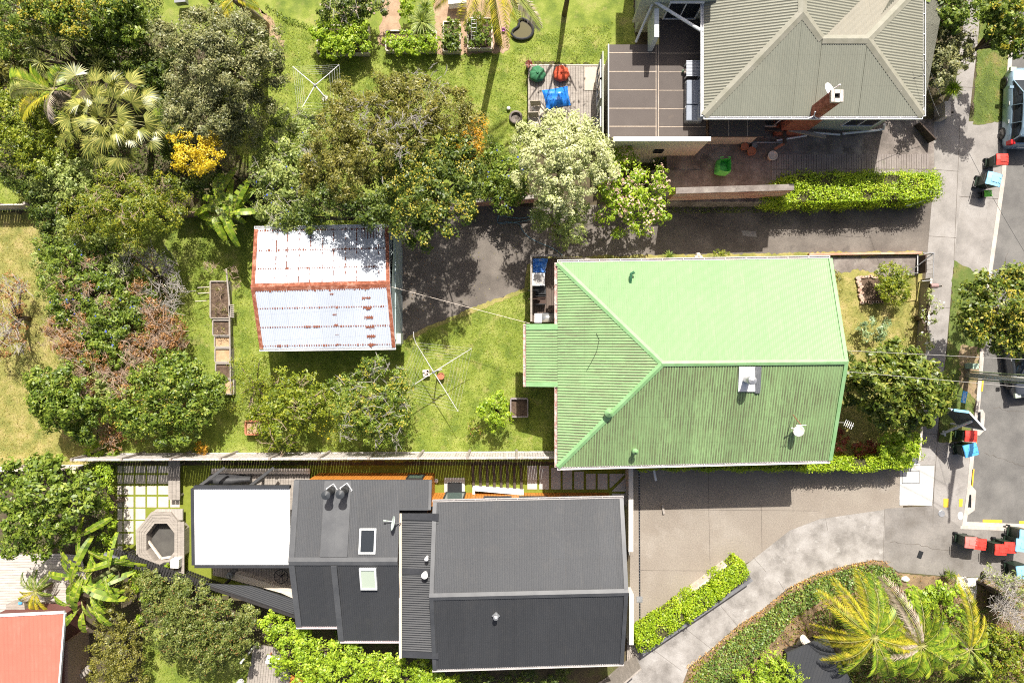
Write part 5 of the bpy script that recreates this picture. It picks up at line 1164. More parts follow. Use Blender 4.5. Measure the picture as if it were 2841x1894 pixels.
potshape('plant_pot', 'dark pot at the outer corner of the garden deck holding a bare plant', 1467, 186, .17, .4, m_darkwood)
# pipes and beam along upper house
for i, (pts, r_, m, lb) in enumerate((([(2155, 390), (2238, 376)], .05, m_whit, 'left length of white drain pipe lying below the brick chimney breast'), ([(2256, 368), (2330, 374)], .05, m_whit, 'middle length of white drain pipe by the olive house wall'),
        ([(2338, 371), (2430, 362), (2452, 358), (2454, 345)], .06, m_whit, 'long bent white drain pipe at the foot of the olive house wall'), ([(2075, 395), (2175, 395)], .05, m_grey, 'grey blue pipe in front of the porch of the olive house'))):
    tag(MB().tube([PT(x, y, .2+(.4 if j == 3 else 0)) for j, (x, y) in enumerate(pts)], r_, 10).build('drain_pipe', m), lb, 'pipe', 'drain pipes by the olive house')
for a, b_, lb in (((2175, 330), (2177, 398), 'dark upright timber post standing by the olive house chimney'), ((2182, 358), (2290, 380), 'long weathered timber beam below the chimney breast'), ((2120, 358), (2180, 362), 'short dark rail between porch roof and timber post')):
    tag(MB().beam(P(*a, 2.2), P(*b_, 2.2), .14, .14).build('timber_beam', m_darkwood if 'dark' in lb else m_timber), lb, 'timber')
tag(MB().beam(P(2148, 415, 1.6), P(2176, 398, 1.7), .12, .06).build('plank', m_terra), 'short orange plank leaning at the foot of the timber post', 'timber')
# potted retaining walls
t = thing('brick_retaining_wall', 'pinkish painted brick retaining wall above the driveway', 'wall', G(1990, 565)); a, b_ = G(1835, 572), G(2134, 563)
mb = MB(); mb.prism([(a.x, a.y), (b_.x, b_.y), (b_.x, b_.y+.22), (a.x, a.y+.22)], 0, 3.0); mb.build('wall_face', m_brickp, t); mb = MB(); mb.prism([(a.x, a.y-.03), (b_.x, b_.y-.03), (b_.x, b_.y+.25), (a.x, a.y+.25)], 3.0, 3.05); mb.build('coping', m_patio, t)
t = thing('concrete_retaining_wall', 'stained concrete wall top behind the pink flowering bush', 'wall', G(1890, 480)); a, b_ = P(1808, 472, 1.35), P(1950, 548, 1.35); MB().prism([(a.x, a.y), (b_.x, a.y), (b_.x, b_.y), (a.x, b_.y)], 0, 1.35).build('wall_top', m_patio, t)
t = thing('slatted_rack', 'grey slatted rack lying in the pit under the cream wall', 'rack', P(1915, 462, 1)); mb = MB()
for i in range(3): mb.beam(P(1880, 456+i*4, 1.25), P(1944, 457+i*4, 1.25), .05, .04)
for i in range(5): mb.beam(P(1884+i*13, 444, 1.2), P(1882+i*13, 470, 1.2), .03, .03)
mb.build('slats', m_timber, t)
# fences
def paling(name, label, a, b_, h, m, post=2.7, th=.05, cap=False, lean=0, z0=0, fence_cat='fence'):
    a = Vector((a.x, a.y, 0)); b_ = Vector((b_.x, b_.y, 0)); t = thing(name, label, fence_cat, (a+b_)/2+V3(0, 0, z0)); L = (b_-a).length; d = (b_-a)/L; n = int(L/.13); mb = MB(); rr = np.random.default_rng(int(L*100)); an = math.atan2(d.y, d.x)
    for i in range(n): p = a+d*(i+.5)*L/n; hh = h+rr.normal(0, .012); mb.box((p.x, p.y, z0+hh/2), (.118, .022, hh), an)
    mb.build('palings', m, t); k = max(1, round(L/post)); s = Vector((-d.y, d.x, 0))*.06
    for i in range(k+1): p = a+d*L*i/k+s; MB().box((p.x, p.y, z0+h/2+.03), (.11, .13, h+.06), an).build('post', m_timber, t)
    mb = MB()
    for z in (.3, h-.12): mb.beam(a+s*.7+V3(0, 0, z0+z), b_+s*.7+V3(0, 0, z0+z), .05, .09)
    if cap: mb.beam(a+V3(0, 0, z0+h+.02), b_+V3(0, 0, z0+h+.02), .14, .03)
    mb.build('rail', m, t); return t
m_fence = mat('silver_fence', [(.4, .36, .33), (.6, .56, .53)], scale=1.5, rough=.85, stretch=(4, 1, 1.5), layers=[((.22, .19, .17), 1.2, .6, .72, .6)])
paling('boundary_fence', 'long silvery paling fence along the south side of the back lawn', G(272, 1258), G(1562, 1252), 2.05, m_fence, 2.35)
paling('picket_fence', 'weathered picket fence between the two left-hand lawns', G(-30, 583), G(112, 580), 1.1, m_pale, 1.5)
paling('boundary_fence', 'short paling fence below the dry lawn at the left edge', G(-20, 1296), G(262, 1288), 1.3, m_pale, 2)
t = thing('corrugated_fence', 'brown corrugated iron fence behind the banana plant', 'fence', G(620, 600)); mb = MB()
for (x0, y0, x1, y1) in ((500, 604, 562, 602), (562, 602, 640, 612), (640, 612, 735, 588)):
    a, b_ = G(x0, y0), G(x1, y1); n = int((b_-a).length/.025); d = (b_-a); s = Vector((-d.y, d.x, 0)).normalized(); A = [a+d*i/n+s*.025*math.sin(i*math.pi/3) for i in range(n+1)]
    mb.quadstrip([V3(p.x, p.y, 0) for p in A], [V3(p.x, p.y, 1.3) for p in A]); mb.quadstrip([V3(p.x, p.y+.02, 1.3) for p in A], [V3(p.x, p.y+.02, 0) for p in A]); mb.quadstrip([V3(p.x, p.y, 1.3) for p in A], [V3(p.x, p.y+.02, 1.3) for p in A])
mb.build('iron_sheet', mat('tan_iron', [(.3, .2, .14), (.42, .31, .23)], rough=.7), t)
t = thing('path_fence', 'low weathered fence end between flower wall and shed drive', 'fence', G(1345, 575)); mb = MB(); mb.beam(G(1300, 572)+V3(0, 0, .6), G(1480, 560)+V3(0, 0, .6), .12, 1.2); mb.build('wall_face', m_brickp, t); MB().beam(G(1300, 572)+V3(0, 0, 1.22), G(1480, 560)+V3(0, 0, 1.22), .18, .05).build('coping', m_timber, t)
# raised beds
def bed(label, x0, x1, y0, y1, h, soil, m=m_timber, rot=0):
    t = thing('raised_bed', label, 'garden bed', G((x0+x1)/2, (y0+y1)/2), 'timber raised beds'); a, b_ = P(x0, y1, h), P(x1, y0, h); mb = MB(); th = .06
    for (cx, cy, w_, d_) in (((a.x+b_.x)/2, a.y, b_.x-a.x, th), ((a.x+b_.x)/2, b_.y, b_.x-a.x, th)): mb.box((cx, cy, h/2), (w_, d_, h))
    mb.box((a.x, (a.y+b_.y)/2, h/2), (th, b_.y-a.y-th, h)); mb.box((b_.x, (a.y+b_.y)/2, h/2), (th, b_.y-a.y-th, h)); mb.build('frame', m, t)
    MB().box(((a.x+b_.x)/2, (a.y+b_.y)/2, h*.36), (b_.x-a.x-th, b_.y-a.y-th, h*.72)).build('soil', soil, t); return t
bed('long raised bed of weedy soil, uppermost in the column left of the shed', 583, 635, 780, 882, .3, m_soil); bed('raised bed full of dry stalks, second from the top left of the shed', 590, 636, 888, 930, .35, m_soil)
bed('raised bed of pale soil just below the dry stalks bed', 595, 640, 933, 962, .3, m_sand); bed('wider raised bed of bare sandy soil in the middle of the column', 596, 642, 966, 1004, .3, m_sand); bed('raised bed of dark freshly turned soil', 598, 643, 1008, 1050, .3, m_soil); bed('lowest raised bed with orange sandy soil, half under leaves', 618, 648, 1053, 1093, .25, m_sand)
t = thing('wooden_pallet', 'narrow weathered timber rack leaning along the raised beds', 'pallet', G(645, 850)); mb = MB(); mb.beam(P(628, 745, .5), P(640, 880, .5), .07, .05); mb.beam(P(645, 850, .45), P(647, 882, .45), .06, .04); mb.beam(P(637, 848, .5), P(640, 1090, .5), .06, .05)
for i in range(7): mb.beam(P(636, 846+i*5.5, .5), P(650, 846+i*5.5, .5), .05, .03)
mb.build('slats', m_timber, t)
for i, (y, x0) in enumerate(((798, 548), (814, 549), (836, 541))): tag(MB().tube([P(x0, y, .5), P(x0+32, y-2, .3)], .02, 6).build('garden_stake', m_pale), 'thin pale stake poking out left of the long raised bed', 'stake', 'stakes beside the long bed')
bed('small square planter box with dead plant on the lawn beside the green house', 1417, 1464, 1106, 1156, .55, m_soil, mat('plum_timber', [(.2, .16, .16), (.34, .3, .3)], rough=.8))
bed('brown timber box under the fruit tree', 680, 735, 1168, 1205, .5, m_sand, m_terra)
# hose on the driveway
pts = [G(*p)+V3(0, 0, .03) for p in ((1380, 598), (1400, 600), (1440, 606), (1470, 602), (1480, 606), (1460, 612), (1420, 618), (1388, 620), (1380, 612), (1384, 598), (1382, 618), (1410, 616), (1440, 622), (1450, 640), (1470, 660), (1500, 675), (1535, 690), (1560, 708))]
def smooth(pts, k=5):
    out = []
    for i in range(len(pts)-1):
        p0, p1, p2, p3 = pts[max(i-1, 0)], pts[i], pts[i+1], pts[min(i+2, len(pts)-1)]
        for j in range(k): t = j/k; out.append(.5*((2*p1)+(-p0+p2)*t+(2*p0-5*p1+4*p2-p3)*t*t+(-p0+3*p1-3*p2+p3)*t**3))
    return out+[pts[-1]]
tag(MB().tube(smooth(pts), .014, 6).build('garden_hose', mat('blue_hose', [(.2, .35, .42)], rough=.5)), 'thin blue garden hose trailing across the shaded driveway', 'hose')
# brick garden bed in front garden
t = thing('brick_edged_bed', 'small garden bed edged with loose bricks in the front yard', 'garden bed', G(2410, 790)); mb = MB(); rr = np.random.default_rng(4)
for i in range(14): p = G(2378+rr.normal(0, 2)+i*.9, 770+i*5.4); mb.box((p.x, p.y, .06+rr.random()*.04), (.2, .1, .08), rr.uniform(-.5, .5))
for i in range(9): p = G(2392+i*7, 838+rr.normal(0, 1)); mb.box((p.x, p.y, .08), (.2, .11, .12), rr.normal(0, .12))
for i in range(7): p = G(2384+i*8, 768+rr.normal(0, 1)); mb.box((p.x, p.y, .07), (.18, .1, .1), rr.normal(0, .4))
mb.build('loose_bricks', mat('pale_bricks', [(.3, .17, .12), (.55, .38, .28), (.35, .3, .28)], scale=6, rough=.9), t); p = G(2420, 802); MB().box((p.x, p.y, .03), (1.3, 1.2, .05)).build('soil', m_soil, t)
sheet('front_path', [(2304, 706), (2548, 705), (2546, 762), (2470, 770), (2380, 745), (2320, 760), (2302, 760)], .008, m_patio, 2, 3)
t = thing('driveway_kerb_wall', 'low dark wall along the driveway edge of the front garden', 'wall', G(2420, 704)); mb = MB(); mb.beam(G(2240, 707)+V3(0, 0, .12), G(2550, 703)+V3(0, 0, .12), .1, .24); mb.build('wall_top', m_brickp, t); mb = MB(); mb.beam(G(2546, 712)+V3(0, 0, .35), G(2546, 760)+V3(0, 0, .35), .06, .7); mb.build('rail', m_darkwood, t)
t = thing('front_fence', 'low timber fence between front garden and footpath', 'fence', G(2540, 950)); mb = MB(); mb.beam(G(2556, 775)+V3(0, 0, .4), G(2524, 1270)+V3(0, 0, .4), .06, .8); mb.build('palings', m_timber, t); MB().beam(G(2556, 775)+V3(0, 0, .82), G(2524, 1270)+V3(0, 0, .82), .1, .04).build('rail', m_pale, t)
t = thing('boundary_rail', 'thin white topped fence in the corner south-east of the green house', 'fence', G(2370, 1272)); mb = MB(); mb.beam(G(2300, 1271)+V3(0, 0, .5), G(2520, 1278)+V3(0, 0, .5), .05, 1.0); mb.build('palings', m_whit, t)

# ---- charcoal house garden
sheet('turf', [(296, 1290), (1745, 1290), (1745, 1420), (1200, 1420), (860, 1340), (860, 1660), (590, 1650), (300, 1530)], .004, m_turf)
mb = MB()
xs = [326, 343, 372, 401, 405, 437, 470, 497]; cols = [(327, 340), (344, 371), (377, 404), (409, 435), (440, 468), (473, 499)]
rows = [(1292, 1311), (1317, 1341), (1347, 1371), (1377, 1406), (1410, 1440), (1444, 1474), (1479, 1508), (1513, 1527)]
for j, (r0, r1) in enumerate(rows):
    for x0, x1 in cols:
        if j >= 4 and x0 > 400-(j-4)*22: continue
        a, b_ = G(x0, r1), G(x1, r0); mb.prism([(a.x, a.y), (b_.x, a.y), (b_.x, b_.y), (a.x, b_.y)], .003, .028)
struct(mb.build('paving_tiles', m_paver))
t = thing('timber_bench', 'long weathered grey bench beside the square paving tiles', 'bench', G(483, 1335)); a, b_ = P(467, 1386, .45), P(500, 1290, .45); mb = MB(); planks(mb, a.x, b_.x, a.y, b_.y+.5, .45, 'y', .15, .02, .05); mb.build('seat', m_timber, t)
for y in (a.y+.2, b_.y): MB().box(((a.x+b_.x)/2, y, .2), (b_.x-a.x-.06, .08, .4)).build('leg', m_timber, t)
# octagonal sunken seat
t = thing('octagonal_seat_pit', 'octagonal weathered timber seating pit with rubber floor tiles', 'seating pit', G(450, 1500))
def octring(cx, cy, ro, ri, z, sx=1, sy=1):
    mb = MB(); O = []; I = []
    for k in range(8):
        a = math.pi/8+k*math.pi/4; O.append((cx+ro*math.cos(a)*sx, cy+ro*math.sin(a)*sy)); I.append((cx+ri*math.cos(a)*sx, cy+ri*math.sin(a)*sy))
    return O, I
c = P(446, 1504, .55); O, I = octring(c.x, c.y, 1.62, 1.0, .55, .78, 1.0); mb = MB()
for k in range(8):
    k2 = (k+1) % 8; A, B_, Cc_, D_ = O[k], O[k2], I[k2], I[k]
    for q in range(4): # boards parallel to the side
        f0, f1 = q/4, (q+.9)/4; L = lambda u, v, f: (u[0]+(v[0]-u[0])*f, u[1]+(v[1]-u[1])*f); mb.prism([L(A, D_, f0), L(B_, Cc_, f0), L(B_, Cc_, f1), L(A, D_, f1)], .5, .55)
    mb.prism([I[k], I[k2], L(I[k2], O[k2], .06), L(I[k], O[k], .06)], 0, .5); mb.prism([O[k], O[k2], L(O[k2], I[k2], .04), L(O[k], I[k], .04)], 0, .5)
mb.build('seat_boards', m_timber, t); MB().prism(I, 0, .02).build('rubber_floor', mat('dark_rubber', [(.07, .065, .06), (.10, .095, .085)], scale=1.5, rough=.9), t)
a, b_, cc = P(412, 1500, .3), P(447, 1548, .3), P(480, 1543, .3); mb = MB(); mb.beam(a, b_, .1, .1); mb.beam(b_, cc, .1, .1); mb.beam(P(405, 1530, .3), P(436, 1556, .3), .1, .1); mb.build('loose_beams', m_pale, t)
mb = MB(); o = P(376, 1470, .1); mb.prism([(p.x, p.y) for p in (P(372, 1472, .55), P(428, 1414, .55), P(503, 1414, .55), P(503, 1444, .55), P(430, 1444, .55), P(392, 1480, .55), P(392, 1545, .55), P(374, 1545, .55))], .3, .42); mb.build('outer_step', m_timberh, t)
a, b_ = P(484, 1446, .56), P(512, 1592, .56); mb = MB(); planks(mb, a.x, b_.x, b_.y, a.y, .57, 'y', .14); mb.build('side_boards', m_timber, t)
c = P(460, 1572, .75); t = thing('planter_pot', 'square black planter with a bright green plant at the pit corner', 'plant pot', (c.x, c.y, .57)); MB().box((c.x, c.y, .77), (.36, .36, .4)).build('pot', m_black, t)
c = P(485, 1563, .9); t = tag(MB().box((c.x, c.y, .75), (.4, .42, .36), -.05).build('white_stool', m_whit), 'white cube stool on the corner of the octagonal seat', 'stool')
# black slat fences
t = thing('black_slat_screen', 'black slatted timber screen running diagonally below the seating pit', 'fence', G(460, 1590)); h = 1.7; A, B_ = P(306, 1534, h), P(585, 1640, h); d = (B_-A); L = d.length; d.normalize(); mb = MB(); n = int(L/.13)
for i in range(n): p = A+d*(i+.5)*L/n; M_ = Matrix.Rotation(math.atan2(d.y, d.x), 3, 'Z') @ Matrix.Rotation(0, 3, 'X'); mb.box((p.x, p.y-.0, h-.02), (.085, .62, .03), M=M_); mb.box((p.x-.25*-d.y, p.y-.25*d.x, h/2), (.085, .03, h), M=M_)
mb.build('slats', m_blk_wood, t); mb = MB()
for s in (-.2, .2): mb.beam(A+V3(0, s, -.06), B_+V3(0, s, -.06), .06, .05)
mb.build('rail', m_blk_wood, t)
c = P(309, 1545, 1.8); tag(MB().tube([c+V3(-.32, .12, 0), c+V3(.36, -.14, 0)], .13, 14).build('rolled_cover', mat('grey_roll', [(.12, .125, .14)], rough=.5)), 'grey rolled cover lying on the end of the black slatted screen', 'rolled cover')
t = thing('side_roof', 'long thin black ribbed lean-to roof below the patio deck', 'lean-to roof', G(700, 1650)); z = 1.9; MB().corr([P(562, 1617, z), P(694, 1625, z), P(815, 1662, z), P(815, 1703, z)], V3(1, -.36, 0), .09, .004, th=.04).build('roof', m_cr2, t); mb = MB(); mb.beam(P(560, 1620, z), P(830, 1712, z), .12, .2); mb.build('fascia', m_blk_wood, t)
mb = MB()
for px, py in ((600, 1640), (700, 1672), (790, 1700)): p = P(px, py, z); mb.box((p.x, p.y, z/2), (.1, .1, z))
mb.build('post', m_blk_wood, t)
# decks round the patio roof
t = thing('upper_patio_deck', 'pale weathered deck between patio roof and cedar wall', 'deck', G(720, 1325)); a, b_ = P(586, 1345, .6), P(860, 1308, .6); mb = MB(); planks(mb, a.x, b_.x, a.y-2.5, b_.y, .6, 'y', .13, .012); mb.build('boards', m_timber, t); a2, b2 = P(586, 1314, .85), P(860, 1304, .85); mb = MB(); planks(mb, a2.x, b2.x, a2.y, b2.y+.1, .85, 'x', .12); mb.build('bench_top', m_pale, t)
c = P(628, 1335, 1.3); mb = MB(); rr = np.random.default_rng(6); rows = []
for i in range(9): rows.append([V3(c.x-1.0+2.0*i/8, c.y+.34*math.cos(math.pi*k/8)*(.5+.5*math.sin(math.pi*min(1, i/8+.15)))+rr.normal(0, .01), .62+.7*math.sin(math.pi*k/8)*(.55+.45*math.sin(math.pi*i/9+.5))+rr.normal(0, .015)) for k in range(9)])
for p, q in zip(rows[:-1], rows[1:]): mb.quadstrip(p, q)
mb.poly(rows[0][::-1]); mb.poly(rows[-1]); tag(mb.build('covered_barbecue', mat('black_cover', [(.035, .035, .038), (.06, .06, .062)], rough=.6), None, True), 'black fabric covered barbecue on the pale deck above the white patio roof', 'barbecue')
t = thing('lower_patio_deck', 'dark shaded deck below the white patio roof', 'deck', G(720, 1600)); poly = [(G(x, y).x, G(x, y).y) for x, y in ((596, 1400), (830, 1400), (830, 1660), (640, 1600), (596, 1590))]; mb = MB(); polyplanks(mb, poly, .25, math.pi/2, .13); mb.build('boards', m_timber, t)
t = thing('built_in_bench', 'long pale timber bench top in the strip beneath the patio deck', 'bench', G(740, 1620)); poly = [(P(x, y, .7).x, P(x, y, .7).y) for x, y in ((648, 1588), (760, 1622), (815, 1634), (815, 1660), (780, 1644), (700, 1622), (640, 1606))]; MB().prism(poly, .1, .7).build('seat', m_pale, t)
c = P(636, 1596, 1.0); t = thing('patio_heater', 'small grey cylinder heater standing at the deck corner', 'heater', (c.x, c.y, 0)); MB().tube([(c.x, c.y, 0), (c.x, c.y, .9), (c.x, c.y, 1.0)], [.16, .16, .15], 16).build('body', m_grey, t); MB().tube([(c.x-.03, c.y-.1, 1.02), (c.x+.0, c.y+.05, 1.1)], .04, 8).build('handle', m_galv, t)
c = P(784, 1594, .5); t = thing('round_wire_table', 'round black wire table half hidden by the charcoal roof', 'table', (c.x, c.y, .25)); mb = MB(); n = 24
mb.tube([(c.x+.34*math.cos(2*math.pi*k/n), c.y+.34*math.sin(2*math.pi*k/n), .7) for k in range(n+1)], .018, 6)
for k in range(5): a = k*2*math.pi/5; mb.tube([(c.x, c.y, .7), (c.x+.15*math.cos(a+.3), c.y+.15*math.sin(a+.3), .7), (c.x+.33*math.cos(a), c.y+.33*math.sin(a), .7)], .014, 5)
mb.build('wire_top', m_black, t); MB().tube([(c.x, c.y, .25), (c.x, c.y, .7)], .03, 8).build('leg', m_black, t)
# sleepers, stepping slabs, plinths north of east wing
for i, px in enumerate((1312, 1332, 1351, 1370, 1389, 1407, 1426, 1445)):
    t = tag(MB().beam(G(px, 1288)+V3(0, 0, .08), G(px+2, 1346+i*1.6)+V3(0, 0, .08), .13, .16).build('timber_sleeper', m_darkwood), 'dark timber step sleeper laid across the narrow turf', 'sleeper', 'row of sleepers in the turf')
for i, (x0, x1, y0, y1) in enumerate(((1463, 1490, 1291, 1356), (1496, 1523, 1291, 1356), (1529, 1555, 1297, 1356), (1561, 1587, 1302, 1356), (1593, 1619, 1307, 1356), (1626, 1652, 1313, 1356), (1658, 1685, 1313, 1356))):
    a, b_ = G(x0, y1), G(x1, y0); tag(MB().prism([(a.x, a.y), (b_.x, a.y), (b_.x, b_.y), (a.x, b_.y)], .003, .05).build('stepping_slab', m_newc), 'rectangular pale concrete stepping slab set in turf', 'paving slab', 'stepping slabs beside the charcoal house')
for q in ([(1691, 1313), (1735, 1313), (1694, 1352), (1691, 1352)], [(1740, 1318), (1740, 1362), (1697, 1362)], [(1697, 1368), (1740, 1368), (1740, 1400), (1697, 1400)], [(1736, 1458), (1743, 1458), (1743, 1474), (1736, 1474)], [(1734, 1476), (1746, 1476), (1746, 1540), (1734, 1500)], [(1742, 1650), (1750, 1650), (1750, 1664), (1742, 1664)], [(1742, 1670), (1750, 1670), (1750, 1684), (1742, 1684)]):
    tag(MB().prism([(G(*p).x, G(*p).y) for p in q], .003, .055).build('paving_slab', m_newc), 'cut pale slab at the forecourt end of the side path', 'paving slab', 'cut slabs by the forecourt wall')
t = thing('white_garden_wall', 'low white rendered wall wedge beside the sleepers and cedar wall', 'wall', G(1380, 1360)); poly = [(P(x, y, .5).x, P(x, y, .5).y) for x, y in ((1311, 1351), (1453, 1361), (1453, 1373), (1316, 1361), (1318, 1371), (1311, 1371))]; MB().prism(poly, 0, .5).build('wall_top', m_whit, t)
t = thing('door_step_frame', 'pale square door surround with dark mat beside the cedar wall', 'doorstep', G(1262, 1345)); a, b_ = G(1233, 1364), G(1290, 1324); mb = MB(); mb.prism([(a.x, a.y), (b_.x, a.y), (b_.x, b_.y), (a.x, b_.y)], .003, .1); mb.build('slab', m_newc, t); a, b_ = G(1242, 1366), G(1282, 1337); MB().prism([(a.x, a.y), (b_.x, a.y), (b_.x, b_.y), (a.x, b_.y)], .1, .13).build('door_mat', m_black, t)
tag(MB().lathe([(.09, 0), (.1, .14), (.06, .16), (.05, .1)], G(1211, 1332), 16).build('round_planter', m_whit), 'small round white pot at the corner of the cedar wall', 'plant pot')
# forecourt wall, drain, post
t = thing('forecourt_wall', 'cream and white rendered low wall between side path and forecourt', 'wall', G(1752, 1500)); mb = MB()
for (x0, x1, y0, y1, h) in ((1744, 1757, 1288, 1530, 1.0), (1746, 1758, 1646, 1788, .9)): a, b_ = P(x0, y1, h), P(x1, y0, h); mb.prism([(a.x, a.y), (b_.x, a.y), (b_.x, b_.y), (a.x, b_.y)], 0, h)
mb.build('wall_top', mat('cream_render', [(.6, .57, .5), (.66, .63, .57)], rough=.6), t)
t = thing('slot_drain', 'long dark slot drain with square pit along the forecourt edge', 'drain', G(1773, 1500)); a, b_ = G(1773, 1290), G(1775, 1738); MB().beam(a+V3(0, 0, .016), b_+V3(0, 0, .016), .07, .012).build('slot', m_black, t); mb = MB()
for i in range(60): p = a.lerp(b_, i/60); mb.box((p.x, p.y, .026), (.075, .012, .01))
c = G(1774, 1661); mb.box((c.x, c.y, .022), (.3, .3, .02)); mb.build('grate', m_galv, t)
for i in range(1):
    tag(MB().beam(P(1814, 1303, .4), P(1820, 1333, .4), .1, .06).build('white_parking_block', m_whit), 'short white block on the shaded forecourt below the green roof', 'block'); tag(MB().beam(G(1837, 1398)+V3(0, 0, .06), G(1841, 1424)+V3(0, 0, .06), .1, .1).build('wooden_block', m_timber), 'short timber wheel stop lying on the forecourt', 'block')
# planter of diagonal hedge
t = thing('sleeper_planter', 'long diagonal planter edged with weathered timber and brown bark', 'planter', G(1900, 1700)); mb = MB()
mb.beam(P(1764, 1753, .35), P(2012, 1562, .35), .12, .7); mb.build('edge_board', m_pale, t); poly = [(G(x, y).x, G(x, y).y) for x, y in ((1766, 1756), (2012, 1566), (2060, 1620), (1790, 1800))]; MB().prism(poly, 0, .3).build('bark_mulch', mat('orange_mulch', [(.3, .14, .07), (.42, .22, .12)], scale=8, rough=1, bump=.6), t)
a, b_ = P(1779, 1806, .35), P(2080, 1600, .35); mb = MB(); mb.beam(a, b_, .16, .7); mb.build('outer_wall', mat('grey_wall', [(.12, .12, .13), (.18, .18, .19)], rough=.8), t)
t = thing('corner_deck', 'small timber platform corner below the diagonal hedge', 'deck', G(1750, 1820)); poly = [(G(x, y).x, G(x, y).y) for x, y in ((1738, 1775), (1756, 1775), (1790, 1802), (1672, 1900), (1640, 1900), (1738, 1840))]; mb = MB(); polyplanks(mb, poly, .15, math.pi/2+.1, .1); mb.build('boards', m_timber, t)
t = thing('boundary_fence', 'dark timber fence slanting along the concrete drive at the bottom', 'fence', G(1680, 1880)); mb = MB(); mb.beam(G(1762, 1812)+V3(0, 0, .8), G(1590, 1960)+V3(0, 0, .8), .08, 1.6); mb.build('palings', m_timber, t)
# lower left deck + furniture
t = thing('sunny_terrace', 'bleached timber terrace above the salmon red roof', 'deck', G(70, 1640)); poly = [(G(x, y).x, G(x, y).y) for x, y in ((-60, 1530), (235, 1530), (250, 1600), (200, 1700), (-60, 1720))]; mb = MB(); polyplanks(mb, poly, .3, .02, .13); mb.build('boards', mat('bleached_boards', [(.4, .36, .32), (.52, .48, .44)], scale=2, rough=.8, stretch=(1, 5, 1)), t)
tag(MB().box(P(55, 1680, .8), (.9, .45, .6), .1).build('outdoor_cabinet', m_timber), 'grey box seat on the bleached terrace beside the tree fern', 'box'); tag(MB().box(P(56, 1672, 1.15), (.17, .1, .05), .1).build('blue_cloth', m_blu), 'small blue cloth on the grey box seat', 'cloth')
t = thing('timber_steps', 'small weathered slatted steps beside the dark lean-to', 'steps', G(228, 1875)); mb = MB(); mb.beam(P(205, 1885, .6), P(250, 1850, .6), .3, .1)
for i in range(4): mb.beam(P(222+i*8, 1868-i*6, .8), P(228+i*8, 1880-i*6, .8), .08, .05)
mb.build('treads', m_timber, t)
t = thing('garden_deck', 'small grey boarded deck at the bottom edge beside the sloping hedge', 'deck', G(740, 1860)); poly = [(P(x, y, .5).x, P(x, y, .5).y) for x, y in ((705, 1785), (765, 1795), (800, 1850), (830, 1960), (670, 1960))]; mb = MB(); polyplanks(mb, poly, .5, math.pi/2-.1, .13); mb.build('boards', m_timber, t)
c = P(762, 1833, .95); t = thing('white_bench', 'white outdoor bench on the small grey deck', 'bench', (c.x, c.y, .5)); MB().box((c.x, c.y, .93), (.85, .4, .06), -.25).build('seat', m_whit, t)
for s in (-1, 1): MB().box((c.x+s*.33, c.y-s*.09, .7), (.05, .3, .4), -.25).build('leg', m_terra, t)
t = thing('closed_parasol', 'folded white parasol and pale pole at the bottom beside the lawn', 'parasol', P(668, 1850, .5)); MB().tube([P(705, 1792, .8), P(668, 1838, 2.2)], .05, 8).build('pole', m_whit, t); MB().lathe([(.16, 0), (.13, .5), (.04, 1.1), (.001, 1.2)], P(668, 1890, .7), 12).build('canopy', m_whit, t)
t = thing('orange_table', 'orange brown timber table edge peeking from under the lower hedge', 'table', P(825, 1885, .9)); MB().box(P(838, 1892, .9), (1.2, .5, .06), -.25).build('tabletop', m_cedar, t)
for s in (-1, 1): p = P(838, 1892, .9); MB().box((p.x+s*.4, p.y, .43), (.08, .3, .86)).build('leg', m_cedar, t)
# stump and white step bottom-right
t = thing('garden_sculpture', 'pale carved stump above the dark shed roof', 'stump', G(2240, 1785)); MB().tube([P(2212, 1787, .1), P(2230, 1772, .5), P(2240, 1785, .7), P(2252, 1808, .7)], [.08, .22, .2, .22], 10).build('trunk', m_pale, t)
sheet('white_step', [(2654, 1600), (2712, 1602), (2704, 1668), (2690, 1668), (2656, 1640)], .05, mat('crushed_shell', [(.62, .58, .54), (.72, .68, .65)], rough=.9, fine=.1), 1, 2, th=.05)
t = thing('retaining_wall', 'dark timber retaining wall at the right edge above bare branches', 'wall', G(2740, 1640)); mb = MB()
for i in range(7): mb.beam(G(2712, 1610)+V3(0, 0, .1+i*.2), G(2770, 1665)+V3(0, 0, .1+i*.2), .06, .17)
mb.build('palings', m_darkwood, t); mb = MB()
for i in range(4): p = G(2712, 1610).lerp(G(2770, 1665), i/3); mb.box((p.x-.05, p.y, .75), (.1, .1, 1.5))
mb.build('post', m_darkwood, t)
t = tag(MB().box(P(2708, 1715, .1), (.3, .2, .12), .5).build('white_rock', m_pale), 'small pale rock by the white step', 'rock'); tag(MB().lathe([(.001, .16), (.14, .12), (.2, .02), (.2, 0)], G(2511, 1605), 10, 1.1, .7).build('white_rock', m_whit), 'white rock on the ivy edge above the palms', 'rock')
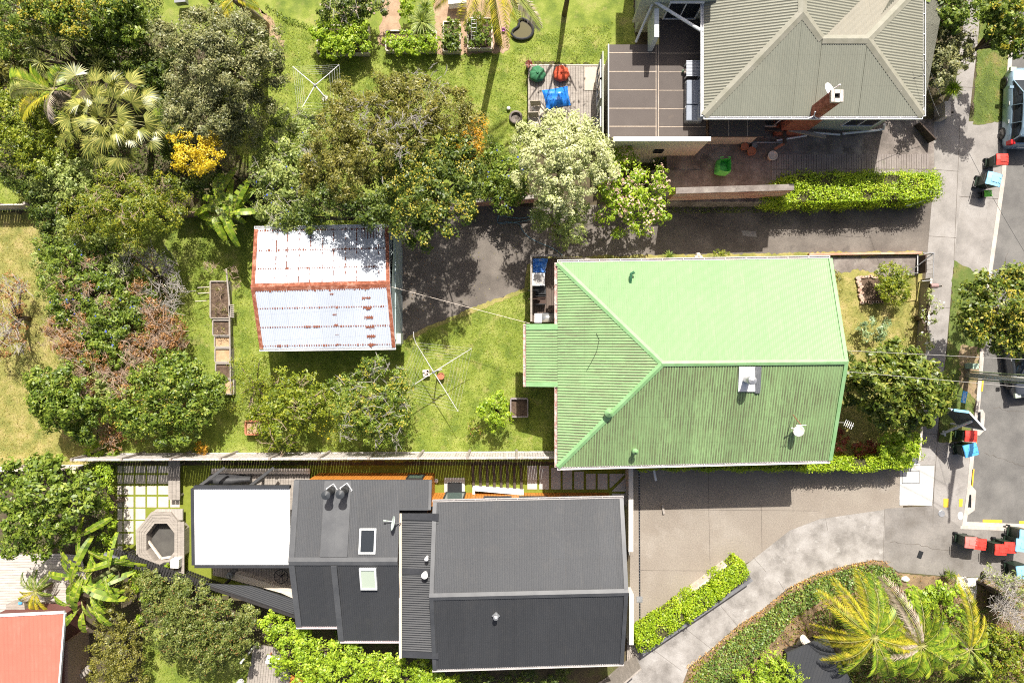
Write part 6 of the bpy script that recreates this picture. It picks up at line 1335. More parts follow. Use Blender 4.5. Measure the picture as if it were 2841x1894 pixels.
# upper garden beds, pond, trellis
def bedbox(label, x0, x1, y0, y1, h=.35): return bed(label, x0, x1, y0, y1, h, m_soil, m_pale)
bedbox('timber raised bed overflowing with a leafy shrub at the top of the upper lawn', 880, 1022, 70, 148); bedbox('timber raised bed holding the strappy flax', 1070, 1210, 85, 140); bedbox('small raised bed filled with a clipped green block of leaves', 1230, 1276, 60, 142); bedbox('raised bed with the white trellis ladder', 1298, 1365, 50, 134)
t = thing('trellis', 'white ladder shaped trellis lying in the raised bed', 'trellis', P(1314, 90, .8)); mb = MB(); a, b_ = P(1308, 55, 1.3), P(1307, 120, .5); a2, b2 = P(1322, 56, 1.3), P(1321, 121, .5); mb.tube([a, b_], .014, 6); mb.tube([a2, b2], .014, 6)
for i in range(7): mb.tube([a.lerp(b_, i/6), a2.lerp(b2, i/6)], .012, 5)
mb.build('rungs', m_whit, t)
t = thing('garden_pond', 'small kidney shaped pond with a thick black liner rim', 'pond', G(1448, 85)); pts = [G(*p)+V3(0, 0, .1) for p in ((1448, 54), (1465, 62), (1478, 78), (1476, 98), (1460, 110), (1435, 110), (1420, 98), (1425, 86), (1438, 76), (1440, 62), (1448, 54))]
sp = smooth(pts, 4); MB().tube(sp, .07, 8).build('rim', m_black, t); mm, nt_, bb = newmat('pond_water'); bb.inputs['Base Color'].default_value = (.09, .08, .03, 1); bb.inputs['Roughness'].default_value = .08; MB().prism([(p.x, p.y) for p in sp[:-1]], .01, .05).build('water', mm, t)
sheet('dirt_path', [(1050, -30), (1115, -30), (1112, 80), (1070, 130), (1046, 128), (1060, 60)], .012, mat('dirt', [(.3, .2, .13), (.42, .3, .2)], scale=2, rough=1, fine=.2), 3, 3)
sheet('dirt_path', [(1205, -30), (1420, -30), (1410, 140), (1370, 150), (1205, 150)], .012, D.materials['dirt'], 3, 4); sheet('bare_patch', [(715, 20), (760, 60), (790, 130), (740, 90)], .010, D.materials['dirt'], 3, 4)
tag(MB().box(P(1269, 5, .5), (.9, .4, .5), .1).build('garden_crate', m_whit), 'white box cut by the top edge above the palm fronds', 'box'); tag(MB().box(P(503, 3, .5), (.55, .3, .35), .1).build('small_bench', m_grey), 'small grey seat in the shade at the top edge', 'seat'); tag(MB().lathe([(.08, 0), (.1, .14), (.08, .15), (.07, .05)], G(1397, 86), 12).build('bucket', mat('magenta', [(.45, .05, .5)], rough=.4)), 'tiny magenta bucket beside the pond', 'bucket')
t = thing('rubbish_bin', 'black bin with a pale lid edge half hidden in the shrubs by the iron fence', 'bin', G(703, 560)); MB().box(P(706, 535, .8), (.7, .6, .8)).build('body', m_binb, t); MB().box(P(704, 562, .6), (.34, .6, .06)).build('lid', m_grey, t)
# ---------------------------------------------------------------- vegetation
def npmesh(name, V, nper, m, parent, quads=True):
    """V: (N, nper, 3) world coords, one polygon per item (or list of index faces per item)"""
    N = V.shape[0]; off = np.array(world_loc(parent)) if parent is not None else V.reshape(-1, 3).mean(0)*np.array((1, 1, 0))
    me = D.meshes.new(name); me.vertices.add(N*nper); me.vertices.foreach_set('co', (V.reshape(-1, 3)-off).astype(np.float32).ravel())
    me.loops.add(N*nper); me.loops.foreach_set('vertex_index', np.arange(N*nper, dtype=np.int32)); me.polygons.add(N)
    me.polygons.foreach_set('loop_start', (np.arange(N)*nper).astype(np.int32)); me.polygons.foreach_set('loop_total', np.full(N, nper, dtype=np.int32))
    me.update(calc_edges=True); me.validate(); me.materials.append(m); o = D.objects.new(name, me); COL.objects.link(o)
    if parent is not None: o.parent = parent
    else: o.location = off
    return o
def unit(a): return a/np.maximum(np.linalg.norm(a, axis=1, keepdims=True), 1e-9)
def leafquads(P0, N, L, Wd, r, droop=.15, T=None):
    """rhombic leaves: centre P0, normal N, length L, width Wd"""
    n = len(P0); N = unit(N)
    if T is None: T = r.normal(size=(n, 3))
    T = unit(T-N*(T*N).sum(1, keepdims=True)); B = np.cross(N, T); L = L[:, None]; Wd = Wd[:, None]
    return np.stack([P0-T*L*.5, P0+B*Wd*.5+N*Wd*.12-T*L*.05, P0+T*L*.5-N*L*droop, P0-B*Wd*.5+N*Wd*.12-T*L*.05], 1)
def crown_pts(lobes, dens, cr, r, flat=.8, fill=.14, low=-.25):
    C_, Nn, Cl = [], [], []; cid = 0; ex = []
    for lb in lobes:
        if lb[2] > 27:
            for _ in range(3):
                a = r.uniform(0, 6.28); q = r.uniform(.75, 1.05); ex.append((lb[0]+math.cos(a)*lb[2]*q, lb[1]+math.sin(a)*lb[2]*q, lb[2]*r.uniform(.22, .42), lb[3]*r.uniform(.75, 1.08))+tuple(lb[4:]))
    lobes = list(lobes)+ex
    for lb in lobes:
        px, py, rp, zc = lb[:4]; c = np.array(P(px, py, zc)); rad = rp*(CAMH-zc)/CAMH/PXM; fz = lb[4] if len(lb) > 4 else flat
        vr = min(rad*fz, zc*.95)
        nc = max(5, int(rad*rad*math.pi*1.9/(cr*cr*math.pi)*1.05)); n = int(math.pi*rad*rad*dens)
        d = r.normal(size=(nc, 3)); d = unit(d); d[:, 2] = np.where(d[:, 2] < low, -d[:, 2]*.6, d[:, 2]); d = unit(d)
        rr_ = r.uniform(.55, 1.04, nc)*(1+.10*np.sin(5*np.arctan2(d[:, 1], d[:, 0])+r.uniform(0, 6)))
        cc = c+d*np.array((rad, rad, vr))*rr_[:, None]; cs = cr*r.uniform(.6, 1.25, nc)
        k = r.integers(0, nc, n); off = unit(r.normal(size=(n, 3)))*(r.uniform(0, 1, n)**.4)[:, None]; off[:, 2] *= .75
        p = cc[k]+off*cs[k][:, None]; nf = int(n*fill); q = unit(r.normal(size=(nf, 3)))*(r.uniform(0, 1, nf)**.4)[:, None]; p[:nf] = c+q*np.array((rad, rad, vr))*.85
        nn = off*.9+d[k]*.5+np.array((0, 0, .75))+r.normal(size=(n, 3))*.38
        C_.append(p); Nn.append(nn); Cl.append(k+cid); cid += nc
    return np.concatenate(C_), np.concatenate(Nn), np.concatenate(Cl)
def tree(name, label, cat, lobes, m, size=.13, dens=560, cr=.33, asp=.5, seed=1, trunk=None, flowers=None, twigs=None, flat=.8, group=None, droop=.15, fill=.14, trunkr=.14, upright=0, low=-.25):
    r = np.random.default_rng(seed); bx = sum(l[0]*l[2] for l in lobes)/sum(l[2] for l in lobes); by = sum(l[1]*l[2] for l in lobes)/sum(l[2] for l in lobes)
    bz = sum(l[3]*l[2] for l in lobes)/sum(l[2] for l in lobes); base = Vector(P(bx, by, bz)); base.z = 0
    if trunk: base = G(*trunk)
    t = thing(name, label, cat, base, group)
    p, n, k = crown_pts(lobes, dens, cr, r, flat, fill, low); p[:, 2] = np.maximum(p[:, 2], .06); N_ = len(p)
    if upright: n = n*(1-upright)+r.normal(size=n.shape)*upright
    cf = r.uniform(.65, 1.35, k.max()+1); drop = r.random(k.max()+1) < .12; kp = ~drop[k]; p, n, k = p[kp], n[kp], k[kp]; N_ = len(p); s = size*r.uniform(.65, 1.3, N_)*cf[k]; npmesh('crown', leafquads(p, n, s, s*asp, r, droop), 4, m, t)
    zt = bz
    if zt > .9:
        mb = MB(); top = V3(base.x, base.y, zt*.45); mb.tube([base, base+V3(.03, .02, zt*.25), top], [trunkr, trunkr*.8, trunkr*.7], 8)
        for lb in sorted(lobes, key=lambda l: -l[2])[:7]:
            e = P(lb[0], lb[1], lb[3]*.95); mid = top.lerp(e, .5)+V3(0, 0, .12); mb.tube([top, mid, e], [trunkr*.6, trunkr*.38, trunkr*.16], 6)
        mb.build('trunk', m_bark, t, True)
    if flowers:
        fm, frac, fs, fasp = flowers[:4]; up = p[:, 2] > np.quantile(p[:, 2], flowers[4] if len(flowers) > 4 else .45); selc = r.random(k.max()+1) < .45; idx = np.where(up & selc[k])[0]; idx = idx if len(idx) > 5 else np.where(up)[0]; idx = r.choice(idx, int(N_*frac)); q = p[idx]+unit(n[idx])*size*.4+np.array((0, 0, size*.4))
        ns = r.normal(size=q.shape)*.6+np.array((0, 0, .9)); ss = fs*r.uniform(.7, 1.3, len(q)); npmesh('flowers', leafquads(q, ns, ss, ss*fasp, r, 0), 4, fm, t)
    if twigs:
        tm, nt_, ln = twigs[:3]; mb = MB(); rr_ = r
        lbs = twigs[3] if len(twigs) > 3 else lobes
        for i in range(nt_):
            lb = lbs[rr_.integers(0, len(lbs))]; c = P(lb[0]+rr_.normal()*lb[2]*.45, lb[1]+rr_.normal()*lb[2]*.45, lb[3]); c.z = lb[3]+lb[2]/PXM*flat*.75*rr_.uniform(.6, 1.1); a = rr_.uniform(0, 6.28); d = V3(math.cos(a), math.sin(a), rr_.uniform(-.1, .7))
            mb.tube([c-d*ln*.5, c+V3(rr_.normal()*.05, rr_.normal()*.05, 0), c+d*ln*.5], [.013, .010, .004], 4, False)
            for q in range(3):
                f = rr_.uniform(-.3, .4); s0 = c+d*ln*f; e = s0+V3(math.cos(a+rr_.uniform(-1.2, 1.2)), math.sin(a+rr_.uniform(-1.2, 1.2)), rr_.uniform(0, .5))*ln*.4; mb.tube([s0, e], [.008, .003], 4, False)
        mb.build('dead_twigs', tm, t)
    return t
L_dark = leafmat('leaf_dark_green', [(.013, .03, .006), (.033, .065, .012), (.07, .115, .02), (.14, .18, .045)])
L_mid = leafmat('leaf_mid_green', [(.02, .045, .009), (.055, .105, .015), (.11, .175, .026), (.2, .265, .06)])
L_bright = leafmat('leaf_bright_green', [(.07, .14, .015), (.13, .23, .02), (.2, .31, .03), (.3, .4, .06)], trans=.35)
L_yel = leafmat('leaf_yellow_green', [(.03, .06, .010), (.08, .13, .014), (.15, .205, .02), (.25, .29, .04)], trans=.35)
L_olive = leafmat('leaf_grey_olive', [(.045, .065, .03), (.08, .105, .05), (.13, .155, .08), (.22, .24, .15)], trans=.2)
L_kan = leafmat('leaf_olive_brown', [(.028, .036, .011), (.07, .085, .018), (.125, .14, .03), (.21, .21, .08)], trans=.25, vscale=1.4)
L_dome = leafmat('leaf_clipped', [(.025, .05, .012), (.06, .095, .025), (.11, .15, .045), (.2, .235, .1)])
L_oran = leafmat('leaf_orange_tip', [(.2, .12, .01), (.35, .2, .015), (.45, .28, .03)], trans=.3)
L_cream = leafmat('cream_blossom', [(.27, .34, .10), (.47, .51, .2), (.63, .64, .34), (.74, .73, .46)], trans=.25, tcol=(1.1, 1.1, .8))
L_pale = leafmat('leaf_pale_green', [(.06, .11, .035), (.12, .18, .06), (.19, .26, .10), (.28, .34, .15)], trans=.3)
L_gold = leafmat('yellow_flowers', [(.6, .42, .015), (.7, .54, .02), (.8, .66, .06)], trans=.3, tcol=(1.1, 1, .5))
L_golden = leafmat('leaf_golden', [(.03, .06, .010), (.075, .12, .014), (.14, .185, .02), (.26, .26, .03)], trans=.3)
L_pink = leafmat('pink_petals', [(.55, .32, .24), (.65, .45, .36), (.72, .6, .5)], trans=.2, tcol=(1, 1, .9))
L_white = leafmat('white_petals', [(.6, .6, .55), (.75, .75, .7)], trans=.2, tcol=(1, 1, 1))
L_blue = leafmat('blue_petals', [(.06, .08, .5), (.12, .16, .7)], trans=.2, tcol=(1, 1, 1))
L_rust = leafmat('rusty_dead_leaves', [(.12, .055, .015), (.24, .11, .03), (.36, .18, .06), (.46, .28, .13)], trans=.15, tcol=(1, .9, .7))
L_yt = leafmat('yellow_leaf_tips', [(.15, .18, .02), (.24, .25, .04), (.3, .27, .08)], trans=.3)
L_red = leafmat('dark_red_leaves', [(.06, .015, .012), (.13, .03, .02), (.2, .07, .04)], trans=.2)
L_rock = leafmat('grey_leaf', [(.2, .18, .14), (.33, .31, .25), (.45, .42, .36)], trans=.1)
L_mag = leafmat('leaf_magnolia', [(.02, .045, .01), (.05, .09, .015), (.10, .145, .025), (.19, .21, .05)], trans=.2, rough=.4, spec=.45)
L_blueg = leafmat('leaf_blue_green', [(.06, .11, .07), (.12, .2, .13), (.2, .29, .2)], trans=.25)
L_dry = leafmat('dry_blade', [(.09, .12, .025), (.16, .17, .045), (.25, .22, .09)], trans=.3)
L_blade = leafmat('grass_blade', [(.08, .13, .015), (.12, .19, .022), (.17, .24, .035), (.26, .29, .07)], trans=.35, vscale=.5)
TREES = [
 ('flowering_tree', 'dark green tree tipped with yellow flowers in the top left corner', 'tree', [(40, 40, 75, 4.5), (125, 20, 65, 5), (205, 40, 65, 4.8), (285, 25, 60, 4.2), (60, 120, 60, 3.6), (330, 0, 50, 3.8), (150, 80, 60, 4)], L_mid, dict(flowers=(L_yt, .2, .1, .7, .5), cr=.26)),
 ('broadleaf_tree', 'glossy mid green tree right of the yellow flowered crown', 'tree', [(335, 55, 55, 3.4), (385, 95, 42, 3.2), (300, 110, 50, 3), (360, 30, 35, 3.2), (400, 75, 28, 3)], L_mid, dict(size=.16, cr=.26)),
 ('shrub_thicket', 'dense green thicket between the cabbage trees and the olive tree', 'shrub', [(330, 155, 65, 2.6), (400, 195, 50, 2.3), (290, 185, 40, 2.2), (445, 185, 42, 2.2), (430, 240, 45, 1.8), (250, 130, 50, 2.6), (470, 330, 40, 1.8), (450, 290, 40, 1.6), (480, 390, 45, 1.6)], L_dark, dict(size=.15, cr=.27)),
 ('olive_tree', 'big fine leaved grey olive tree in the upper left', 'tree', [(455, 110, 48, 4.2), (520, 85, 58, 5), (575, 150, 78, 5.8), (650, 110, 75, 5.8), (722, 130, 68, 5.2), (745, 205, 46, 4.6), (535, 235, 70, 5), (610, 275, 72, 4.8), (565, 335, 72, 4.4), (520, 300, 60, 4.4), (695, 315, 62, 4), (690, 365, 46, 3.4), (655, 210, 70, 5.4), (640, 340, 50, 3.8), (600, 60, 60, 4.6), (620, 390, 40, 3)], L_olive, dict(size=.12, dens=900, cr=.34, asp=.42, trunk=(700, 250))),
 ('dark_shrub', 'dark yellowish shrub mass at the left edge beneath the feather palm', 'shrub', [(30, 330, 62, 2.6), (95, 370, 65, 2.8), (25, 410, 60, 2.4), (110, 435, 60, 2.4), (170, 420, 50, 2.2), (20, 265, 45, 2.2), (120, 320, 50, 2.4)], L_yel, dict(cr=.25, size=.12)),
 ('edge_shrub', 'soft green shrub at the left edge above the feather palm', 'shrub', [(25, 165, 48, 2.6), (55, 130, 40, 2.6), (15, 220, 35, 2)], L_kan, dict(cr=.25)),
 ('pale_shrub', 'pale green shrub below the left palms', 'shrub', [(150, 478, 52, 2.3), (200, 515, 50, 2.4), (120, 500, 35, 1.8), (225, 478, 42, 2.4), (235, 540, 36, 2.1)], L_pale, dict(cr=.25)),
 ('dark_hedge_shrub', 'dark shady shrub beside the small left lawn and picket fence', 'shrub', [(60, 480, 50, 1.4), (120, 560, 50, 1.4), (150, 610, 52, 1.3), (160, 660, 45, 1.2), (105, 520, 40, 1.3)], L_dark, dict(cr=.25, size=.12)),
 ('golden_conifer', 'golden green feathery tree at the head of the back lawn', 'tree', [(310, 505, 46, 3.3), (350, 490, 36, 3.3), (400, 530, 55, 3.4), (450, 520, 45, 3), (245, 590, 62, 3.2), (320, 595, 70, 3.9), (395, 600, 72, 3.9), (455, 600, 50, 3.2), (345, 640, 50, 3), (225, 640, 38, 2.4), (495, 560, 38, 2.6), (270, 560, 45, 3.4)], L_golden, dict(size=.11, dens=560, cr=.3, asp=.35, twigs=(m_twigb, 50, .5))),
 ('yellow_flowering_tree', 'small tree covered in vivid yellow flowers', 'tree', [(505, 392, 28, 4.6), (582, 388, 24, 4.4), (520, 440, 38, 4.8), (585, 445, 36, 4.7), (540, 478, 24, 4.4), (560, 415, 28, 4.6), (600, 400, 16, 4.4), (500, 455, 20, 4.4)], L_gold, dict(size=.10, dens=620, cr=.22, trunkr=.07)),
 ('fern_shrub', 'dark feathery foliage below the yellow flowering tree', 'shrub', [(560, 510, 42, 1.6), (520, 520, 34, 1.4), (590, 480, 30, 1.5)], L_dark, dict(cr=.22)),
 ('kanuka_tree', 'wide olive brown fine leaved tree with grey dead patches in the upper middle', 'tree', [(950, 275, 48, 4.4), (1000, 330, 85, 5.3), (1090, 265, 65, 5), (1160, 300, 80, 5.5), (1250, 320, 70, 5), (1290, 390, 60, 4.5), (930, 390, 75, 4.8), (1040, 420, 85, 5.4), (890, 460, 55, 4.2), (960, 490, 72, 5.2), (1140, 380, 70, 5.3), (1080, 235, 34, 4.6), (1150, 225, 30, 4.6), (890, 520, 50, 3.6), (1310, 350, 38, 4.2), (950, 240, 22, 4)], L_kan, dict(size=.11, dens=1000, cr=.26, asp=.38, twigs=(m_twig, 150, .36, [(1200, 250, 50, 5), (1110, 390, 80, 5.6), (1160, 330, 60, 5.6), (1020, 330, 60, 5.3), (870, 440, 40, 4)]))),
 ('orange_tipped_shrub', 'orange tinged crown at the right end of the kanuka tree', 'tree', [(1300, 400, 42, 5), (1320, 355, 30, 4.8), (1290, 440, 28, 4.8)], L_oran, dict(size=.09, dens=380, cr=.24, asp=.3)),
 ('pohutukawa_tree', 'dark leathery tree with yellow leaf tips overhanging the shed', 'tree', [(1130, 450, 72, 5), (1210, 470, 75, 5.2), (1290, 480, 58, 4.8), (1180, 550, 72, 5.8), (1140, 600, 62, 5.4), (1215, 610, 60, 5.6), (1270, 570, 50, 5.4), (1170, 650, 40, 4.8), (1090, 500, 50, 5), (1080, 420, 36, 4.8), (1265, 430, 50, 5), (1305, 540, 34, 4)], L_dark, dict(size=.14, dens=480, cr=.27, flowers=(L_yt, .13, .10, .6, .45))),
 ('dark_canopy_shrub', 'dark green shrub leaning on the north edge of the shed roof', 'shrub', [(900, 560, 48, 4), (960, 575, 42, 4.6), (1010, 580, 45, 4.8), (1050, 605, 42, 4.8), (830, 600, 45, 2.6), (1060, 560, 45, 4.8), (870, 610, 36, 2.6)], L_dark, dict(cr=.23, size=.12)),
 ('flowering_vine_shrub', 'mixed shrub with pale leaves and small blue flowers left of the kanuka', 'shrub', [(800, 350, 42, 2.2), (750, 400, 46, 2.3), (840, 330, 34, 2), (730, 470, 46, 2.6), (790, 470, 50, 2.8), (770, 530, 50, 2.8), (830, 540, 40, 2.8), (740, 560, 40, 2.4), (770, 600, 42, 2.4), (860, 370, 36, 2.6), (800, 410, 40, 2.8), (850, 425, 34, 3)], L_pale, dict(size=.12, flowers=(L_blue, .004, .09, .9), twigs=(m_twig, 60, .45))),
 ('leafy_shrub', 'loose light green shrub between kanuka and cream blossom tree', 'shrub', [(1370, 440, 34, 1.8), (1400, 490, 46, 2), (1370, 530, 34, 1.8), (1430, 440, 30, 1.8), (1400, 560, 36, 1.8), (1360, 400, 24, 1.4), (1430, 525, 32, 2)], L_mid, dict(size=.13, cr=.22, flowers=(L_blue, .004, .10, .9))),
 ('blossom_tree', 'large rounded tree smothered in cream blossom beside the garden deck', 'tree', [(1570, 345, 42, 4.6), (1530, 370, 46, 4.7), (1480, 385, 46, 4.4), (1610, 370, 48, 4.8), (1450, 410, 36, 4.2), (1500, 430, 60, 5.3), (1570, 430, 66, 5.6), (1640, 430, 55, 5.1), (1670, 470, 40, 4.6), (1480, 480, 48, 4.8), (1550, 500, 62, 5.2), (1620, 500, 52, 4.8), (1500, 530, 40, 4.2), (1570, 550, 44, 4.4), (1640, 390, 40, 4.8), (1680, 430, 26, 4.4), (1540, 320, 24, 4.2)], L_cream, dict(size=.13, dens=560, cr=.23, asp=.45, fill=.05)),
 ('sage_tree', 'grey green feathery tree directly below the cream blossom, over the driveway', 'tree', [(1520, 590, 46, 3.4), (1570, 610, 46, 3.5), (1600, 640, 34, 3.1), (1560, 655, 30, 2.9), (1500, 620, 30, 3), (1620, 590, 32, 3.3)], L_pale, dict(size=.12, dens=560, cr=.22, asp=.35)),
 ('angels_trumpet_bush', 'light green bush hung with pink trumpet flowers over the driveway', 'shrub', [(1690, 440, 30, 2.6), (1730, 430, 34, 2.6), (1740, 490, 46, 3), (1790, 510, 42, 3), (1700, 530, 42, 3), (1750, 560, 48, 3.1), (1810, 570, 40, 2.9), (1700, 590, 40, 2.8), (1840, 540, 28, 2.7), (1780, 620, 32, 2.6), (1840, 600, 22, 2.5), (1720, 640, 22, 2.2), (1710, 400, 22, 2.2), (1830, 480, 22, 2.8)], L_bright, dict(size=.17, dens=300, cr=.25, asp=.42, flowers=(L_pink, .13, .13, .6, .35), fill=.1)),
 ('tangled_shrub', 'sprawling green vine covered shrub with blue flowers at the far left of the back garden', 'shrub', [(140, 690, 46, 1.5), (190, 720, 50, 1.8), (240, 700, 40, 1.6), (150, 770, 46, 1.7), (210, 790, 46, 1.9), (260, 760, 36, 1.7), (160, 830, 36, 1.6), (190, 880, 40, 1.5), (240, 850, 40, 1.7)], L_mid, dict(size=.12, cr=.24, flowers=(L_blue, .003, .10, .9))),
 ('vine_covered_shrub', 'green morning glory mound in the middle of the wild left thicket', 'shrub', [(300, 800, 46, 1.8), (350, 850, 46, 2), (300, 880, 50, 2.1), (360, 910, 46, 2.1), (290, 950, 44, 2), (340, 985, 40, 1.9), (400, 780, 36, 1.6), (410, 830, 30, 1.6), (260, 920, 40, 1.8), (250, 1000, 36, 1.7), (310, 720, 34, 1.2), (290, 690, 34, 1.2)], L_mid, dict(size=.12, cr=.24, flowers=(L_blue, .004, .10, .9))),
 ('dying_shrub', 'rusty brown dying shrub on the left of the thicket', 'shrub', [(180, 950, 46, 1.7), (220, 990, 42, 1.8), (230, 1040, 38, 1.7), (160, 910, 32, 1.4), (245, 1090, 28, 1.5), (200, 840, 26, 1.8)], L_rust, dict(size=.09, dens=520, cr=.2, twigs=(m_twigb, 120, .55))),
 ('withered_shrub', 'rusty brown withered branches beside the raised beds', 'shrub', [(430, 900, 42, 1.6), (480, 920, 38, 1.5), (450, 960, 40, 1.6), (400, 870, 30, 1.5), (410, 1000, 36, 1.6), (350, 1040, 30, 1.8), (300, 1040, 28, 1.8), (500, 950, 22, 1.2), (400, 950, 34, 1.7)], L_rust, dict(size=.09, dens=560, cr=.2, twigs=(m_twigb, 220, .55))),
 ('low_thicket', 'mixed bright green undergrowth binding the left thicket to the dry lawn edge', 'shrub', [(120, 720, 34, 1.1), (130, 800, 32, 1.1), (270, 850, 30, 1.6), (330, 760, 34, 1.5), (225, 930, 32, 1.7), (280, 1060, 34, 1.7), (190, 1010, 28, 1.4), (330, 930, 26, 2), (380, 870, 28, 1.9), (150, 870, 26, 1.3), (300, 1100, 30, 1.8), (400, 1030, 34, 2), (240, 660, 34, 1.6), (190, 640, 34, 1.6), (300, 650, 34, 1.7)], L_pale, dict(size=.11, dens=520, cr=.2)),
 ('dying_vine', 'patchy rusty brown dead vine strewn over the green mounds of the left thicket', 'shrub', [(180, 780, 30, 2), (250, 800, 26, 2), (300, 840, 22, 2.2), (230, 900, 34, 2), (390, 800, 28, 2), (420, 860, 34, 2), (360, 960, 30, 2.3), (270, 1000, 34, 2), (190, 1080, 30, 2.2), (330, 1080, 28, 2.4), (380, 1000, 30, 2.3), (150, 900, 26, 1.8), (250, 730, 20, 1.9), (470, 880, 26, 1.9)], L_rust, dict(size=.09, dens=260, cr=.18, twigs=(m_twigb, 160, .6))),
 ('bare_shrub', 'bare grey lichened branches reaching toward the raised beds', 'shrub', [(420, 720, 36, 1.5), (470, 740, 30, 1.5), (440, 790, 36, 1.6), (490, 800, 26, 1.4), (480, 850, 28, 1.4), (360, 700, 40, 1.3), (350, 750, 36, 1.3), (410, 850, 28, 1.5)], L_rock, dict(size=.06, dens=45, cr=.2, twigs=(m_twig, 130, .75))),
 ('leafy_tree', 'large spreading green shrub with yellowed tips below the rusty branches', 'shrub', [(480, 1000, 42, 2), (520, 1020, 40, 2), (430, 1060, 60, 2.5), (500, 1070, 60, 2.5), (560, 1060, 46, 2.2), (580, 1100, 40, 2), (360, 1110, 52, 2.2), (430, 1150, 56, 2.3), (510, 1140, 52, 2.3), (560, 1160, 40, 1.8), (370, 1180, 46, 1.8), (450, 1200, 46, 1.7), (520, 1200, 42, 1.5), (600, 1060, 26, 1.8), (320, 1140, 36, 1.8)], L_mid, dict(size=.15, cr=.27, dens=400, flowers=(L_yt, .03, .10, .5, .4))),
 ('round_tree', 'rounded dark green tree overhanging the dry left lawn', 'tree', [(120, 1060, 42, 2.4), (170, 1060, 50, 2.8), (120, 1110, 42, 2.6), (180, 1120, 55, 3), (140, 1150, 36, 2.2), (220, 1110, 40, 2.6), (220, 1170, 42, 2.2), (250, 1140, 36, 2.2), (230, 1200, 30, 1.8), (100, 1080, 26, 2.3)], L_mid, dict(size=.16, cr=.25)),
 ('red_tinged_shrub', 'pinkish brown twiggy bush at the left edge on the dry lawn', 'shrub', [(20, 800, 36, 1.3), (30, 850, 38, 1.4), (20, 910, 40, 1.4), (50, 940, 34, 1.3), (0, 960, 36, 1.3), (60, 800, 22, 1.2)], L_rust, dict(size=.09, dens=260, cr=.2, twigs=(m_twig, 90, .55))),
 ('ground_vine', 'low green leaves in the bottom corner by the paling fence', 'shrub', [(265, 1250, 30, .8), (290, 1275, 24, .7), (320, 1265, 20, .6), (250, 1290, 24, .8)], L_bright, dict(size=.11, cr=.2)),
 ('reddish_shrub', 'shaded reddish brush beside the bottom left corner of the garden', 'shrub', [(300, 1190, 36, .9), (310, 1225, 30, .8)], L_rust, dict(size=.09, dens=260, cr=.2, twigs=(m_twigb, 30, .4))),
 ('yellow_bush', 'small round orange yellow bush against the silvery fence', 'shrub', [(561, 1243, 22, .55)], L_oran, dict(size=.07, dens=900, cr=.14)),
 ('willow_shrub', 'thin yellow green willowy shrub right of the raised beds', 'shrub', [(670, 1020, 34, 1.4), (700, 1060, 42, 1.6), (670, 1090, 34, 1.4), (720, 1000, 30, 1.4), (740, 1110, 34, 1.6), (650, 1130, 24, 1.2), (690, 1130, 30, 1.4), (735, 1060, 30, 1.5)], L_yel, dict(size=.10, dens=340, cr=.24, asp=.3)),
 ('fruit_tree', 'spreading citrus tree with yellow green leaves, left of the dark leaved fruit tree', 'fruit tree', [(800, 1080, 42, 2), (850, 1070, 46, 2.2), (890, 1090, 36, 2), (760, 1130, 42, 2), (820, 1140, 50, 2.3), (780, 1190, 42, 1.8), (760, 1230, 32, 1.4), (850, 1150, 40, 2), (720, 1180, 34, 1.7), (740, 1150, 36, 1.8), (780, 1040, 22, 1.6), (880, 1140, 28, 1.5), (800, 1230, 26, 1.3)], L_yel, dict(size=.13, dens=430, cr=.22, twigs=(m_twigb, 30, .6))),
 ('fruit_tree', 'round fruit tree with grey bare twigs beside the rotary clothesline', 'fruit tree', [(1040, 1020, 34, 2.4), (1010, 1040, 30, 2.3), (1110, 1060, 36, 2.4), (960, 1080, 42, 2.5), (1010, 1100, 50, 2.9), (1070, 1110, 50, 2.9), (970, 1140, 48, 2.7), (1040, 1160, 50, 2.8), (1100, 1160, 40, 2.5), (980, 1190, 40, 2.2), (1050, 1205, 40, 2.2), (1110, 1200, 30, 2), (1120, 1110, 28, 2.3), (1100, 1230, 22, 1.6), (1050, 1000, 18, 2.2)], L_mid, dict(size=.11, dens=520, cr=.2, flowers=(L_yt, .10, .09, .6), twigs=(m_twig, 90, .55))),
 ('broom_bush', 'feathery yellow green bush between the two fruit trees', 'shrub', [(915, 1190, 36, .9), (890, 1160, 28, .9), (900, 1130, 24, .9), (930, 1220, 26, .7)], L_yel, dict(size=.12, dens=420, cr=.2, asp=.15, flowers=(L_gold, .06, .06, .9), upright=.6)),
 ('young_tree', 'young leafy tree beside the square planter box', 'shrub', [(1370, 1115, 34, 1.5), (1355, 1150, 28, 1.4), (1390, 1155, 32, 1.5), (1375, 1180, 22, 1.2), (1395, 1125, 22, 1.3)], L_bright, dict(size=.13, dens=420, cr=.18)),
 ('small_shrub', 'smallest reddish green shrub on the lawn near the planter box', 'shrub', [(1315, 1175, 18, .8), (1310, 1205, 18, .7), (1325, 1195, 14, .7)], L_yel, dict(size=.10, dens=420, cr=.14, flowers=(L_rust, .1, .08, .6))),
 ('street_tree', 'large dark glossy tree with yellow leaf tips on the street verge', 'tree', [(2790, 770, 40, 4.4), (2830, 790, 50, 4.8), (2740, 800, 46, 4.6), (2700, 840, 46, 4.4), (2780, 850, 60, 5.4), (2850, 850, 60, 5.2), (2720, 900, 50, 4.8), (2790, 920, 56, 5), (2850, 930, 56, 4.8), (2740, 940, 40, 4.2), (2690, 880, 32, 4), (2800, 970, 30, 4), (2880, 780, 60, 4.6)], L_mag, dict(size=.17, dens=400, cr=.26, asp=.5, flowers=(L_yt, .16, .12, .6, .4), trunk=(2735, 860))),
